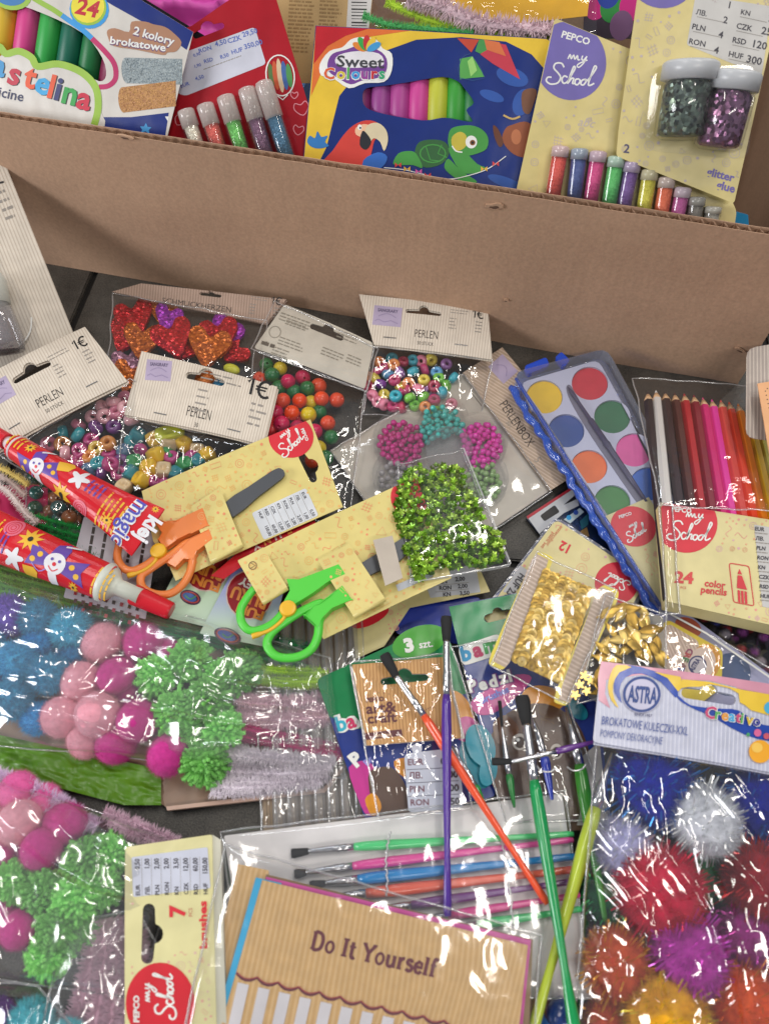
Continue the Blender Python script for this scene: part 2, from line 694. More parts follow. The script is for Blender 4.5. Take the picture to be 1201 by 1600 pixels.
def film_mat(name='clear_film', tint=(1, 1, 1), haze=0.012, refl=1.5, rough=0.06, scale=24.0, bump=0.0006):
    k = ('film', name)
    if k in _m:
        return _m[k]
    m, nt, b = base_mat(name)
    nt.nodes.remove(b)
    out = nt.nodes['Material Output']
    tc = nd(nt, 'ShaderNodeTexCoord')
    mp = nd(nt, 'ShaderNodeMapping')
    mp.inputs['Scale'].default_value = (1, 2.2, 1)
    mp.inputs['Rotation'].default_value = (0, 0, .5)
    nt.links.new(tc.outputs['Object'], mp.inputs[0])
    n1 = nd(nt, 'ShaderNodeTexNoise', _Scale=scale, _Detail=4.0, _Distortion=1.2)
    n2 = nd(nt, 'ShaderNodeTexVoronoi', _Scale=scale * .8, feature='DISTANCE_TO_EDGE')
    nt.links.new(mp.outputs[0], n1.inputs['Vector'])
    nt.links.new(mp.outputs[0], n2.inputs['Vector'])
    mi = nd(nt, 'ShaderNodeMath', operation='MINIMUM')
    nt.links.new(n2.outputs['Distance'], mi.inputs[0])
    mi.inputs[1].default_value = .12
    ad = nd(nt, 'ShaderNodeMath', operation='MULTIPLY_ADD')
    nt.links.new(mi.outputs[0], ad.inputs[0])
    ad.inputs[1].default_value = 2.0
    nt.links.new(n1.outputs['Fac'], ad.inputs[2])
    bp = nd(nt, 'ShaderNodeBump', _Strength=1.0, _Distance=bump)
    nt.links.new(ad.outputs[0], bp.inputs['Height'])
    gl = nd(nt, 'ShaderNodeBsdfGlossy', _Roughness=rough)
    nt.links.new(bp.outputs[0], gl.inputs['Normal'])
    tr = nd(nt, 'ShaderNodeBsdfTransparent')
    tr.inputs[0].default_value = (*tint, 1)
    df = nd(nt, 'ShaderNodeBsdfDiffuse')
    df.inputs[0].default_value = (.8, .8, .82, 1)
    m0 = nd(nt, 'ShaderNodeMixShader')
    m0.inputs[0].default_value = haze
    nt.links.new(tr.outputs[0], m0.inputs[1])
    nt.links.new(df.outputs[0], m0.inputs[2])
    lw = nd(nt, 'ShaderNodeLayerWeight')
    nt.links.new(bp.outputs[0], lw.inputs['Normal'])
    pw = nd(nt, 'ShaderNodeMath', operation='POWER')
    nt.links.new(lw.outputs['Facing'], pw.inputs[0])
    pw.inputs[1].default_value = 4.0
    mu = nd(nt, 'ShaderNodeMath', operation='MULTIPLY_ADD', use_clamp=True)
    nt.links.new(pw.outputs[0], mu.inputs[0])
    mu.inputs[1].default_value = .6
    mu.inputs[2].default_value = .05 * refl
    m1 = nd(nt, 'ShaderNodeMixShader')
    nt.links.new(mu.outputs[0], m1.inputs[0])
    nt.links.new(m0.outputs[0], m1.inputs[1])
    nt.links.new(gl.outputs[0], m1.inputs[2])
    nt.links.new(m1.outputs[0], out.inputs['Surface'])
    _m[k] = m
    return m


def card_board(hexs='#ac8b72', corr=True):
    k = ('cb', hexs)
    if k in _m:
        return _m[k]
    m, nt, b = base_mat('cardboard')
    tc = nd(nt, 'ShaderNodeTexCoord')
    n1 = nd(nt, 'ShaderNodeTexNoise', _Scale=9.0, _Detail=8.0, _Roughness=.65)
    mp = nd(nt, 'ShaderNodeMapping')
    mp.inputs['Scale'].default_value = (1, 1, .35)
    nt.links.new(tc.outputs['Object'], mp.inputs[0])
    nt.links.new(mp.outputs[0], n1.inputs['Vector'])
    n2 = nd(nt, 'ShaderNodeTexNoise', _Scale=420.0, _Detail=3.0)
    nt.links.new(tc.outputs['Object'], n2.inputs['Vector'])
    mr = nd(nt, 'ShaderNodeMapRange')
    mr.inputs[1].default_value = .25
    mr.inputs[2].default_value = .75
    mr.inputs[3].default_value = .82
    mr.inputs[4].default_value = 1.12
    nt.links.new(n1.outputs['Fac'], mr.inputs[0])
    mx = nd(nt, 'ShaderNodeMixRGB', blend_type='MULTIPLY')
    mx.inputs[0].default_value = 1
    mx.inputs[1].default_value = C(hexs)
    nt.links.new(mr.outputs[0], mx.inputs[2])
    m2 = nd(nt, 'ShaderNodeMixRGB', blend_type='OVERLAY')
    m2.inputs[0].default_value = .22
    nt.links.new(mx.outputs[0], m2.inputs[1])
    nt.links.new(n2.outputs['Fac'], m2.inputs[2])
    nt.links.new(m2.outputs[0], b.inputs['Base Color'])
    b.inputs['Roughness'].default_value = .8
    wv = nd(nt, 'ShaderNodeTexNoise', _Scale=60.0, _Detail=4.0)
    nt.links.new(tc.outputs['Object'], wv.inputs['Vector'])
    bp = nd(nt, 'ShaderNodeBump', _Strength=.35, _Distance=.001)
    nt.links.new(wv.outputs['Fac'], bp.inputs['Height'])
    fl = nd(nt, 'ShaderNodeTexWave', _Scale=40.0, _Distortion=.4)
    nt.links.new(tc.outputs['Object'], fl.inputs['Vector'])
    b3 = nd(nt, 'ShaderNodeBump', _Strength=.5, _Distance=.00012)
    nt.links.new(fl.outputs['Fac'], b3.inputs['Height'])
    nt.links.new(bp.outputs[0], b3.inputs['Normal'])
    n5 = nd(nt, 'ShaderNodeTexNoise', _Scale=7.0, _Detail=3.0)
    nt.links.new(tc.outputs['Object'], n5.inputs['Vector'])
    b4 = nd(nt, 'ShaderNodeBump', _Strength=.6, _Distance=.006)
    nt.links.new(n5.outputs['Fac'], b4.inputs['Height'])
    nt.links.new(b3.outputs[0], b4.inputs['Normal'])
    nt.links.new(b4.outputs[0], b.inputs['Normal'])
    _m[k] = m
    return m


def tile_mat():
    m, nt, b = base_mat('floor_tile_stone')
    tc = nd(nt, 'ShaderNodeTexCoord')
    n1 = nd(nt, 'ShaderNodeTexNoise', _Scale=40.0, _Detail=10.0, _Roughness=.75)
    n2 = nd(nt, 'ShaderNodeTexNoise', _Scale=900.0, _Detail=2.0)
    nt.links.new(tc.outputs['Object'], n1.inputs['Vector'])
    nt.links.new(tc.outputs['Object'], n2.inputs['Vector'])
    ad = nd(nt, 'ShaderNodeMath', operation='ADD')
    nt.links.new(n1.outputs['Fac'], ad.inputs[0])
    nt.links.new(n2.outputs['Fac'], ad.inputs[1])
    cr = nd(nt, 'ShaderNodeValToRGB')
    cr.color_ramp.elements[0].position = .35
    cr.color_ramp.elements[0].color = C('#232220')
    cr.color_ramp.elements[1].position = .65
    cr.color_ramp.elements[1].color = C('#55514b')
    h = nd(nt, 'ShaderNodeMath', operation='MULTIPLY')
    h.inputs[1].default_value = .5
    nt.links.new(ad.outputs[0], h.inputs[0])
    nt.links.new(h.outputs[0], cr.inputs[0])
    nt.links.new(cr.outputs[0], b.inputs['Base Color'])
    b.inputs['Roughness'].default_value = .5
    bp = nd(nt, 'ShaderNodeBump', _Strength=.4, _Distance=.0008)
    nt.links.new(ad.outputs[0], bp.inputs['Height'])
    nt.links.new(bp.outputs[0], b.inputs['Normal'])
    return m


FILM = film_mat()
SEAM = film_mat('seam_film', haze=.22, refl=3.0, rough=.12)
POMF = film_mat('glossy_film', haze=.06, refl=2.4, rough=.12, scale=11.0, bump=.0005)
TAUT = film_mat('taut_film', haze=.02, refl=1.8, rough=.09, scale=9.0, bump=.0003)
FILM_SOFT = film_mat('soft_film', haze=.03, refl=1.0, rough=.1, scale=30.0, bump=.0007)
CRYSTAL = film_mat('clear_blister', haze=.03, refl=1.0, rough=.07, scale=14.0, bump=.0003)
BLUEFILM = film_mat('blue_clear_plastic', tint=(.25, .42, .95), haze=.25, refl=1.8, rough=.1, scale=60.0, bump=.001)

# ---------------------------------------------------------------- shared builders
RED, YEL, WHT, BLK = ink('#c8202f'), ink('#dfcf86'), ink('#dcdad6'), ink('#1c1a1c')
DOOD = ink('#e0a868')
DOODR = ink('#d8865f')
GREY = ink('#8c857e')
SCHOOL = [
    [(30, 8), (24, 1), (13, 3), (11, 12), (20, 20), (26, 28), (22, 39), (9, 43), (0, 38), (2, 31), (9, 30)],
    [(39, 26), (33, 24), (29, 31), (33, 38), (40, 34), (46, 20), (51, 7), (48, 4), (44, 20), (41, 38)],
    [(42, 36), (47, 27), (51, 27), (50, 36), (54, 35)],
    [(61, 26), (55, 28), (55, 36), (60, 37), (64, 30), (61, 26)],
    [(73, 25), (67, 28), (66, 35), (71, 36), (75, 29), (73, 25), (78, 27)],
    [(77, 28), (86, 12), (91, 0), (87, -2), (83, 16), (80, 33), (84, 35), (91, 30)],
    [(35, -9), (38, -18), (41, -10), (45, -18), (48, -10), (52, -18), (54, -10), (58, -11)],
    [(62, -19), (61, -12), (65, -11), (70, -19)], [(70, -19), (66, -6), (58, 4), (54, 1), (60, -5), (72, -12)]]


def school(mb, x, y, k, ang, m, wd=2.6, h=1.8e-4):
    """handwritten my School, x,y = centre; k = px per unit (the word is 91 units wide)"""
    for st in SCHOOL:
        pts = rot([((a - 46) * k, (b - 14) * k) for a, b in st], x, y, ang)
        mb.stroke(spline(pts, 4), wd * (.8 if st[0][1] < 0 else 1), m, h)


def doodles(mb, poly, n, mats, seed, size=5, avoid=(), h=0.8e-4, ang=0):
    r = random.Random(seed)
    xs, ys = [p[0] for p in poly], [p[1] for p in poly]
    placed = []
    tries = 0
    while len(placed) < n and tries < n * 30:
        tries += 1
        x, y = r.uniform(min(xs), max(xs)), r.uniform(min(ys), max(ys))
        sz = size * r.uniform(.3, 1.3)
        if not all(inside((x + a * sz, y + b * sz), poly) for a, b in ((1, 0), (-1, 0), (0, 1), (0, -1))):
            continue
        if any((x - a) ** 2 + (y - b) ** 2 < (sz + c + .8) ** 2 for a, b, c in placed):
            continue
        if any((x - a) ** 2 + (y - b) ** 2 < (sz + c) ** 2 for a, b, c in avoid):
            continue
        placed.append((x, y, sz))
        m = r.choice(mats)
        k = r.random()
        a = r.uniform(0, 360)
        if sz < size * .55:
            mb.disc(x, y, sz * .55, m, h, n=8)
        elif k < .3:
            mb.stroke(ell(x, y, sz * .8, n=12), .8, m, h, closed=True)
            mb.stroke(ell(x, y, sz * .4, n=8), .7, m, h, closed=True)
        elif k < .5:
            for i in range(3):
                mb.stroke(rot([(-sz * .8, (i - 1) * sz * .5), (sz * .8, (i - 1) * sz * .5 - sz * .2)], x, y, a), .7, m, h)
            for i in range(3):
                mb.stroke(rot([((i - 1) * sz * .5, -sz * .8), ((i - 1) * sz * .5, sz * .8)], x, y, a), .7, m, h + 2e-5)
        elif k < .7:
            mb.stroke(spline(rot([(-sz, 0), (-sz * .5, -sz * .5), (0, 0), (sz * .5, sz * .5), (sz, 0)], x, y, a), 3), .9, m, h)
        elif k < .85:
            mb.stroke(rot([(-sz * .7, sz * .6), (sz * .7, sz * .6), (0, -sz * .8)], x, y, a), .8, m, h, closed=True)
        else:
            mb.stroke(rot([(-sz * .9, -sz * .4), (sz * .9, -sz * .4), (sz * .9, sz * .4), (-sz * .9, sz * .4)], x, y, a), .8, m, h, closed=True)


def clip_poly(poly, circ):
    """polygon clipped against convex polygon circ"""
    def area(p):
        return sum(p[i - 1][0] * p[i][1] - p[i][0] * p[i - 1][1] for i in range(len(p)))
    if area(circ) < 0:
        circ = circ[::-1]
    out = poly
    for i in range(len(circ)):
        a, b = circ[i - 1], circ[i]
        inp, out = out, []
        for j in range(len(inp)):
            p, q = inp[j - 1], inp[j]
            sp = (b[0] - a[0]) * (p[1] - a[1]) - (b[1] - a[1]) * (p[0] - a[0])
            sq = (b[0] - a[0]) * (q[1] - a[1]) - (b[1] - a[1]) * (q[0] - a[0])
            if (sp >= 0) != (sq >= 0):
                t = sp / (sp - sq)
                out.append((p[0] + (q[0] - p[0]) * t, p[1] + (q[1] - p[1]) * t))
            if sq >= 0:
                out.append(q)
        if not out:
            return []
    return out


CUR = ['EUR', '\u041b\u0412.', 'PLN', 'RON', 'KN', 'CZK', 'RSD', 'HUF']


def euro_price(mb, x, y, s, ang, m, h):
    """1 euro, x,y = right end of the baseline"""
    f = lambda pts: rot([((a - 1.55) * s, -b * s) for a, b in pts], x, y, ang)
    w_ = s * .17
    mb.stroke(f([(.08, .74), (.36, 1.0), (.36, 0)]), w_, m, h)
    arc = [(1.2 + .42 * math.cos(math.radians(t)), .5 + .5 * math.sin(math.radians(t))) for t in range(50, 311, 20)]
    mb.stroke(f(arc), w_, m, h)
    mb.stroke(f([(.6, .6), (1.3, .6)]), w_ * .6, m, h + 2e-5)
    mb.stroke(f([(.6, .42), (1.25, .42)]), w_ * .6, m, h + 2e-5)


def price_table(mb, ox, oy, ang, wd, rowh, rows, vals, size, h=1.6e-4, ink_=None, lines=True):
    """rows of currency + price. ox,oy = top-left; ang = baseline direction"""
    ink_ = ink_ or ink('#34303a')
    for i, (c, v) in enumerate(zip(rows, vals)):
        y = (i + .78) * rowh
        (x0, y0), = rot([(1.5, y)], ox, oy, ang)
        mb.text(c, x0, y0, size, ink_, ang, h, bold=.02)
        (x1, y1), = rot([(wd - 1.5, y)], ox, oy, ang)
        mb.text(v, x1, y1, size * 1.15, ink_, ang, h, bold=.02, align='r', xs=.9)
        if lines and i:
            mb.stroke(rot([(0, i * rowh), (wd, i * rowh)], ox, oy, ang), .5, GREY, h)


def barcode(mb, ox, oy, ang, wd, ht, seed=3, m=None):
    r = random.Random(seed)
    x = 0
    while x < wd:
        b = r.choice((.8, .8, 1.4, 2.0))
        mb.poly(rot([(x, 0), (x + b, 0), (x + b, ht), (x, ht)], ox, oy, ang), m or BLK, 1.5e-4)
        x += b + r.choice((.8, 1.2, 1.8))


def film(name, quad, z, bulge, parent, mat=None, amp=.0012, n=(46, 36), seed=0, edge=.5, freq=60.0, label=None, seal=True, fold=None):
    """transparent sheet; quad = picture corners TL TR BR BL, z = heights of its rim"""
    mat = mat or FILM
    if not isinstance(z, (list, tuple)):
        z = [z] * 4
    vs, fs = [], []
    nx, ny = n
    for j in range(ny + 1):
        for i in range(nx + 1):
            u, v = i / nx, j / ny
            wts = ((1 - u) * (1 - v), u * (1 - v), u * v, (1 - u) * v)
            px = sum(a * q[0] for a, q in zip(wts, quad))
            py = sum(a * q[1] for a, q in zip(wts, quad))
            zz = sum(a * q for a, q in zip(wts, z))
            e = max(0.0, min(1.0, 4 * u * (1 - u)) * min(1.0, 4 * v * (1 - v))) ** edge
            p = P(px, py, zz)
            q = Vector((p.x * freq + seed * 7.3, p.y * freq * .6 + seed, .3))
            cr = 1 - abs(noise.noise(q)) * 2.2
            cr2 = 1 - abs(noise.noise(q * 2.3 + Vector((5, 2, 0)))) * 2.2
            d = amp * (cr + .45 * cr2) * (.35 + .65 * e)
            if fold:
                fa, famp, ff = fold
                ca, sa = math.cos(math.radians(fa)), math.sin(math.radians(fa))
                al, ac = p.x * ca + p.y * sa, -p.x * sa + p.y * ca
                g = 1 - abs(noise.noise(Vector((ac * ff + 1.5 * noise.noise(Vector((al * 9, ac * 9, seed))), al * ff * .13, seed * 3.1)))) * 2.4
                d += famp * max(0, g) ** 2 * (.3 + .7 * e)
            zz += bulge * e + d
            rim = min(u, 1 - u, v, 1 - v)
            if rim < .02:
                s2 = amp * .8
                px += noise.noise(q * 1.3) * 3
                py += noise.noise(q * 1.1 + Vector((9, 9, 9))) * 3
            vs.append(tuple(P(px, py, zz)))
    for j in range(ny):
        for i in range(nx):
            a = j * (nx + 1) + i
            fs.append((a, a + nx + 1, a + nx + 2, a + 1))
    mb = MB()
    mb.add(vs, fs, mat)
    o = mb.build(name, parent, smooth=True, label=label)
    if seal and parent:
        ring = [vs[i] for i in range(nx + 1)] + [vs[j * (nx + 1) + nx] for j in range(1, ny + 1)] + \
               [vs[ny * (nx + 1) + i] for i in range(nx - 1, -1, -1)] + [vs[j * (nx + 1)] for j in range(ny - 1, 0, -1)]
        mb = MB()
        mb.sweep([Vector(p) + Vector((0, 0, .0003)) for p in ring[::2]], .0007, SEAM, 5, closed=True, flat=.4)
        mb.build('bag_seam', parent, smooth=True)
    return o


def loc_of(q, z=0.0):
    cx = sum(p[0] for p in q) / len(q)
    cy_ = sum(p[1] for p in q) / len(q)
    return P(cx, cy_, z)


def lathe_mesh(name, prof, seg=16):
    """mesh round local z through closed or open profile [(r,z)]"""
    vs, fs = [], []
    n = len(prof)
    for r, z in prof:
        for i in range(seg):
            a = 2 * math.pi * i / seg
            vs.append((r * math.cos(a), r * math.sin(a), z))
    for k in range(n):
        k2 = (k + 1) % n
        for i in range(seg):
            j = (i + 1) % seg
            fs.append((k * seg + i, k * seg + j, k2 * seg + j, k2 * seg + i))
    me = bpy.data.meshes.new(name)
    me.from_pydata(vs, [], fs)
    for p in me.polygons:
        p.use_smooth = True
    me.materials.append(None)
    return me


def inst(name, me, mat, loc, rotm, scale, label, cat, group):
    o = bpy.data.objects.new(name, me)
    COL.objects.link(o)
    o.material_slots[0].link = 'OBJECT'
    o.material_slots[0].material = mat
    o.matrix_world = Matrix.Translation(loc) @ rotm.to_matrix().to_4x4() @ Matrix.Diagonal((*([scale] * 3 if not isinstance(scale, tuple) else scale), 1))
    tag(o, label, cat, group)
    return o


from mathutils import Euler


def rnd_rot(r, flat=None):
    if flat is not None:
        return Euler((r.uniform(-flat, flat), r.uniform(-flat, flat), r.uniform(0, 6.28)))
    return Euler((r.uniform(0, 6.28), r.uniform(0, 6.28), r.uniform(0, 6.28)))


def pile(poly, n, rad, z0, zmax, seed, k=14, squeeze=.92):
    """drop n balls into a picture polygon; returns centres"""
    r = random.Random(seed)
    xs, ys = [p[0] for p in poly], [p[1] for p in poly]
    out = []
    for _ in range(n):
        best = None
        for _ in range(k):
            x, y = r.uniform(min(xs), max(xs)), r.uniform(min(ys), max(ys))
            if not inside((x, y), poly):
                continue
            p = P(x, y, z0 + rad)
            z = z0 + rad
            for q in out:
                d2 = (p.x - q.x) ** 2 + (p.y - q.y) ** 2
                D = 2 * rad * squeeze
                if d2 < D * D:
                    z = max(z, q.z + math.sqrt(D * D - d2))
            if best is None or z < best.z:
                best = Vector((p.x, p.y, z))
        if best and best.z < zmax:
            out.append(best)
    return out

# ================================================================ floor
TILE = tile_mat()
flo = MB()
flo.add([(-3, -2, -.004), (3, -2, -.004), (3, 4, -.004), (-3, 4, -.004)], [(0, 1, 2, 3)], ink('#171615', .8))
floor = flo.build('floor')
floor['kind'] = 'structure'
# one grout line runs through picture (140,425)-(112,505); tiles 0.30 m
ga, gb = P(148, 425), P(114, 505)
gdir = (gb - ga).normalized()
gper = Vector((-gdir.y, gdir.x, 0))
tme = None
TS = 0.30
for i in range(-4, 5):
    for j in range(-4, 5):
        c = ga + gper * (TS * (i + .5)) + gdir * (TS * (j + .35))
        if abs(c.x) > .95 or c.y < -.45 or c.y > 1.25:
            continue
        if tme is None:
            h = TS / 2 - .0028
            bm = bmesh.new()
            bmesh.ops.create_cube(bm, size=1)
            for v in bm.verts:
                v.co = Vector((v.co.x * 2 * h, v.co.y * 2 * h, -.004 + (v.co.z + .5) * .004))
            bmesh.ops.bevel(bm, geom=[e for e in bm.edges if all(v.co.z > -.001 for v in e.verts)], offset=.0012, segments=2, affect='EDGES')
            tme = bpy.data.meshes.new('tile')
            bm.to_mesh(tme)
            bm.free()
            tme.materials.append(TILE)
        o = bpy.data.objects.new('tile', tme)
        COL.objects.link(o)
        o.parent = floor
        o.location = (c.x, c.y, random.uniform(-.0003, 0))
        o.rotation_euler = (0, 0, math.atan2(gper.y, gper.x))

# ================================================================ the cardboard box
WA, WB = P(75, 412), P(1140, 598)
WU = (WB - WA).normalized()
WN = Vector((-WU.y, WU.x, 0))          # towards the inside of the box
WH = 0.1465
TK = .0070
LFT = WA - WU * .25
RGT = WB + WU * .006
DEP = .34
CB = card_board()
CBD = card_board('#5e4638')
box = thing('cardboard_box', 'large open brown corrugated cardboard box full of craft packs, standing on the tiles', 'box', LFT)


def wall(name, p, u, n, L, H, warp=0.0):
    """corrugated board: two liners with a wavy flute between"""
    mb = MB()
    N, M = 60, 14
    for side, off in ((0, 0.0), (1, TK - .0005)):
        vs, fs = [], []
        for k in range(2):
            for j in range(M + 1):
                for i in range(N + 1):
                    s, t = i / N, j / M
                    wv = warp * (noise.noise(Vector((s * 5, t * 2, 3))) + .5 * noise.noise(Vector((s * 13, t * 4, 8))))
                    ed = .0008 * noise.noise(Vector((s * 70, 5, 1 + side))) if j == M else 0
                    q = p + u * (L * s) + n * (off + k * .0005 + wv) + Vector((0, 0, H * t + ed))
                    vs.append(tuple(q))
        W = N + 1
        B = W * (M + 1)
        for j in range(M):
            for i in range(N):
                a = j * W + i
                fs.append((a, a + 1, a + W + 1, a + W))
                fs.append((B + a, B + a + W, B + a + W + 1, B + a + 1))
        for i in range(N):
            a = M * W + i
            fs.append((a, a + 1, B + a + 1, B + a))
            fs.append((i, B + i, B + i + 1, i + 1))
        for j in range(M):
            fs.append((j * W, j * W + W, B + j * W + W, B + j * W))
            e = j * W + N
            fs.append((e, B + e, B + e + W, e + W))
        mb.add(vs, fs, CB)
    o = mb.build(name, box, smooth=False)
    fl = MB()
    fl.add([tuple(p + u * a + n * b + Vector((0, 0, H - .0075))) for a, b in ((.001, .0006), (L - .001, .0006), (L - .001, TK - .0006), (.001, TK - .0006))], [(0, 1, 2, 3)], ink('#1c1512', .9))  # dark sheet between the liners, paints in the shade of the flute gaps
    pts = []
    K = int(L / .0078 * 8)
    for i in range(K + 1):
        s = i / K
        a = i / 8 * 2 * math.pi
        amp = (TK - .0010) / 2 * .97
        wv = warp * (noise.noise(Vector((s * 5, 1.96, 3))) + .5 * noise.noise(Vector((s * 13, 3.9, 8))))
        pts.append(p + u * (L * s) + n * (TK / 2 + wv + amp * math.sin(a)) + Vector((0, 0, 0)))
    vs, fs = [], []
    for q in pts:
        vs += [tuple(q + Vector((0, 0, H * .9))), tuple(q + Vector((0, 0, H - .0006 + random.uniform(-.0008, .0004))))]
    for i in range(K):
        fs.append((2 * i, 2 * i + 2, 2 * i + 3, 2 * i + 1))
    fl.add(vs, fs, CB)
    f = fl.build('corrugation', o)
    return o


fw_ = wall('front_panel', LFT, WU, WN, (RGT - LFT).length, WH, .0016)
wall('side_panel', RGT - WU * TK + WN * (TK + .0004), WN, -WU * -1, DEP - TK * 2, WH)
wall('side_panel', LFT + WN * (TK + .0004), WN, WU, DEP - TK * 2, WH)
wall('back_panel', LFT + WN * DEP, WU, WN, (RGT - LFT).length, WH)
mb = MB()
a, b = LFT + WN * TK, RGT + WN * TK
c, d = RGT + WN * DEP, LFT + WN * DEP
mb.add([tuple(q + Vector((0, 0, z))) for z in (.001, .004) for q in (a, b, c, d)],
       [(0, 1, 2, 3), (4, 5, 6, 7), (0, 1, 5, 4), (1, 2, 6, 5), (2, 3, 7, 6), (3, 0, 4, 7)], CBD)
mb.build('bottom_panel', box)
# small tears in the outer liner
wsurf = Surf(WA - WN * .0018, WN)
for (x, y, rx, ry, an) in ((772, 322, 17, 5, 3), (790, 469, 4, 1.6, 10), (1155, 547, 9, 2.2, 25), (196, 214, 14, 3, 12)):
    mb = MB(wsurf)
    r_ = random.Random(x)
    pts = [(a * r_.uniform(.7, 1.1), b * r_.uniform(.5, 1.1)) for a, b in ell(0, 0, rx, ry, 0, 14)]
    mb.slab(rot(pts, x, y, an), CB, -.0012, .0006)
    mb.poly(rot([(a * .55, b * .5 + 1) for a, b in pts], x, y, an), CBD, .0008)
    mb.build('torn_patch', box)


def lean(d, tilt=36, yaw=0):
    """plane of a pack leaning back inside the box, d metres behind the front panel's rim"""
    q = LFT + WU * .35 + WN * (TK + d) + Vector((0, 0, WH))
    n = (-WN * math.cos(math.radians(tilt)) + Vector((0, 0, math.sin(math.radians(tilt)))))
    n.rotate(Euler((0, 0, math.radians(yaw))))
    sf = Surf(q, n)
    # cut everything a little below the rim of the front panel (picture line of the rim)
    L = math.hypot(.171, 1)
    sf.clip = ((-.171 / L, 1 / L), (170 + 13) / L)
    return sf


def rim(x, y):
    return min(y, 170 + .171 * x + 13)


def tl(s, q):
    return s.at(sum(p[0] for p in q) / len(q), sum(p[1] for p in q) / len(q))


# ---- plasticine box, far left
S = lean(.022, 34)
q = [(-170, -110), (-60, -75), (120, -40), (303, 50), (258, 215), (240, 300), (-190, 250)]
q = [(-170, -150), (120, -62), (302, 50), (240, 300), (-190, 230)]
o = thing('plasticine_box', 'white plasticine carton with oval window, green rim lettering Pastelina and blue corners', 'craft pack', tl(S, q))
mb = MB(S)
cardw, navy = gloss('#c9c4bd', .3), gloss('#1f2f74', .3)
win = spline([(-40, 60), (-20, -10), (20, 4), (70, 22), (130, 52), (160, 90), (166, 118), (155, 127), (128, 112), (100, 98), (62, 102), (40, 82), (5, 85), (-20, 100)], 3, closed=True)
mb.slab(q, cardw, -.0006, 0, holes=[win])
body = mb.build('carton_front', o)
mb = MB(S)
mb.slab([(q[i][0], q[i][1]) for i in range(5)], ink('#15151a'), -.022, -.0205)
mb.build('carton_back', o)
mb = MB(S)
mb.poly([(88, -82), (120, -62), (302, 50), (292, 78), (255, 52), (176, 8), (130, -20), (60, -60)], navy, 1e-4)
mb.poly([(160, 183), (205, 183), (264, 176), (256, 230), (130, 230)], navy, 1e-4)
mb.poly([(264, 182), (263, 190), (258, 182)], WHT, 1e-4)
mb.poly(rot([(0, -8), (3, -2), (9, -2), (5, 3), (7, 9), (0, 5), (-7, 9), (-5, 3), (-9, -2), (-3, -2)], 228, 200, 5), ink('#3c8fc9'), 2e-4)
mb.build('corner_print', o)
mb = MB(S)
# rainbow rim right of the window
for pts, c in (([(48, -6), (66, 5), (82, 14), (97, 24)], '#8fb43a'), ([(97, 24), (114, 36), (130, 47), (144, 60)], '#2f8fce'),
               ([(144, 60), (164, 80), (179, 100), (181, 122), (170, 134), (155, 136)], '#b3225e')):
    mb.stroke(spline(pts, 4), 8, ink(c), 1.2e-4)
cl = spline([(-30, 110), (5, 88), (28, 82), (50, 92), (60, 105), (95, 100), (130, 112), (152, 135), (157, 170), (150, 200), (-30, 170)], 4, closed=True)
mb.poly(cl, cardw, 2.2e-4)
mb.stroke(spline([(-30, 74), (-2, 72), (10, 84), (30, 80), (50, 90), (60, 104), (92, 100), (128, 113), (150, 137), (154, 168), (148, 195)], 4), 11, ink('#8fb43a'), 3.5e-4)
mb.build('window_rim_print', o)
mb = MB(S)
word = [('P', -42, 92, '#2f8fce'), ('a', -14, 112, '#3a8fc4'), ('s', 12, 126, '#b81e3a'), ('t', 36, 131, '#e0552e'), ('e', 54, 140, '#3a9fd4'), ('l', 75, 148, '#e0552e'),
        ('i', 85, 151, '#2b2f66'), ('n', 97, 156, '#2f9a45'), ('a', 119, 164, '#c01e3c')]
for ch, x, y, c in word:
    mb.text(ch, x + .5, y + 4, 37, BLK, 14, 3.8e-4, bold=.03)
    mb.text(ch, x - 1, y + 3, 37, ink(c), 14, 4.2e-4, bold=.03)
mb.text('plasticine', -42, 142, 16, ink('#252a50'), 12, 4.2e-4, bold=.015)
mb.build('lettering', o)
mb = MB(S)
mb.disc(140, 15, 31, ink('#2f8fce'), 2e-4, 30, 20)
mb.disc(139, 12, 28, ink('#8fb43a'), 3e-4, 28, 20)
mb.disc(138, 10, 26, ink('#e2cc38'), 3.6e-4, 26, 20)
mb.text('24', 117, 20, 26, ink('#b51f30'), 12, 4.5e-4, bold=.03, shear=.1)
mb.build('number_badge', o)
mb = MB(S)
mb.disc(20, -6, 30, ink('#8fb43a'), 2e-4, 22, 5)
mb.disc(18, -8, 25, ink('#2d6fa8'), 3e-4, 17, 5)
mb.build('round_badge', o)
mb = MB(S)
cl2 = [(168, 48), (180, 44), (202, 50), (206, 34), (228, 34), (240, 38), (258, 42), (272, 52), (284, 66), (276, 80), (262, 82), (255, 86), (215, 78), (178, 72), (170, 60)]
mb.poly(spline(cl2, 3, closed=True), ink('#a5785c'), 2e-4)
for dx, m, bo, h in ((1.2, ink('#6b4a6a'), .06, 2.6e-4), (0, WHT, .025, 3.2e-4)):
    mb.text('2 kolory', 208, 53 + dx, 13, m, 16, h, bold=bo, fit=66)
    mb.text('brokatowe', 172, 68 + dx, 12, m, 8, h, bold=bo, fit=88)
mb.build('lettering', o)
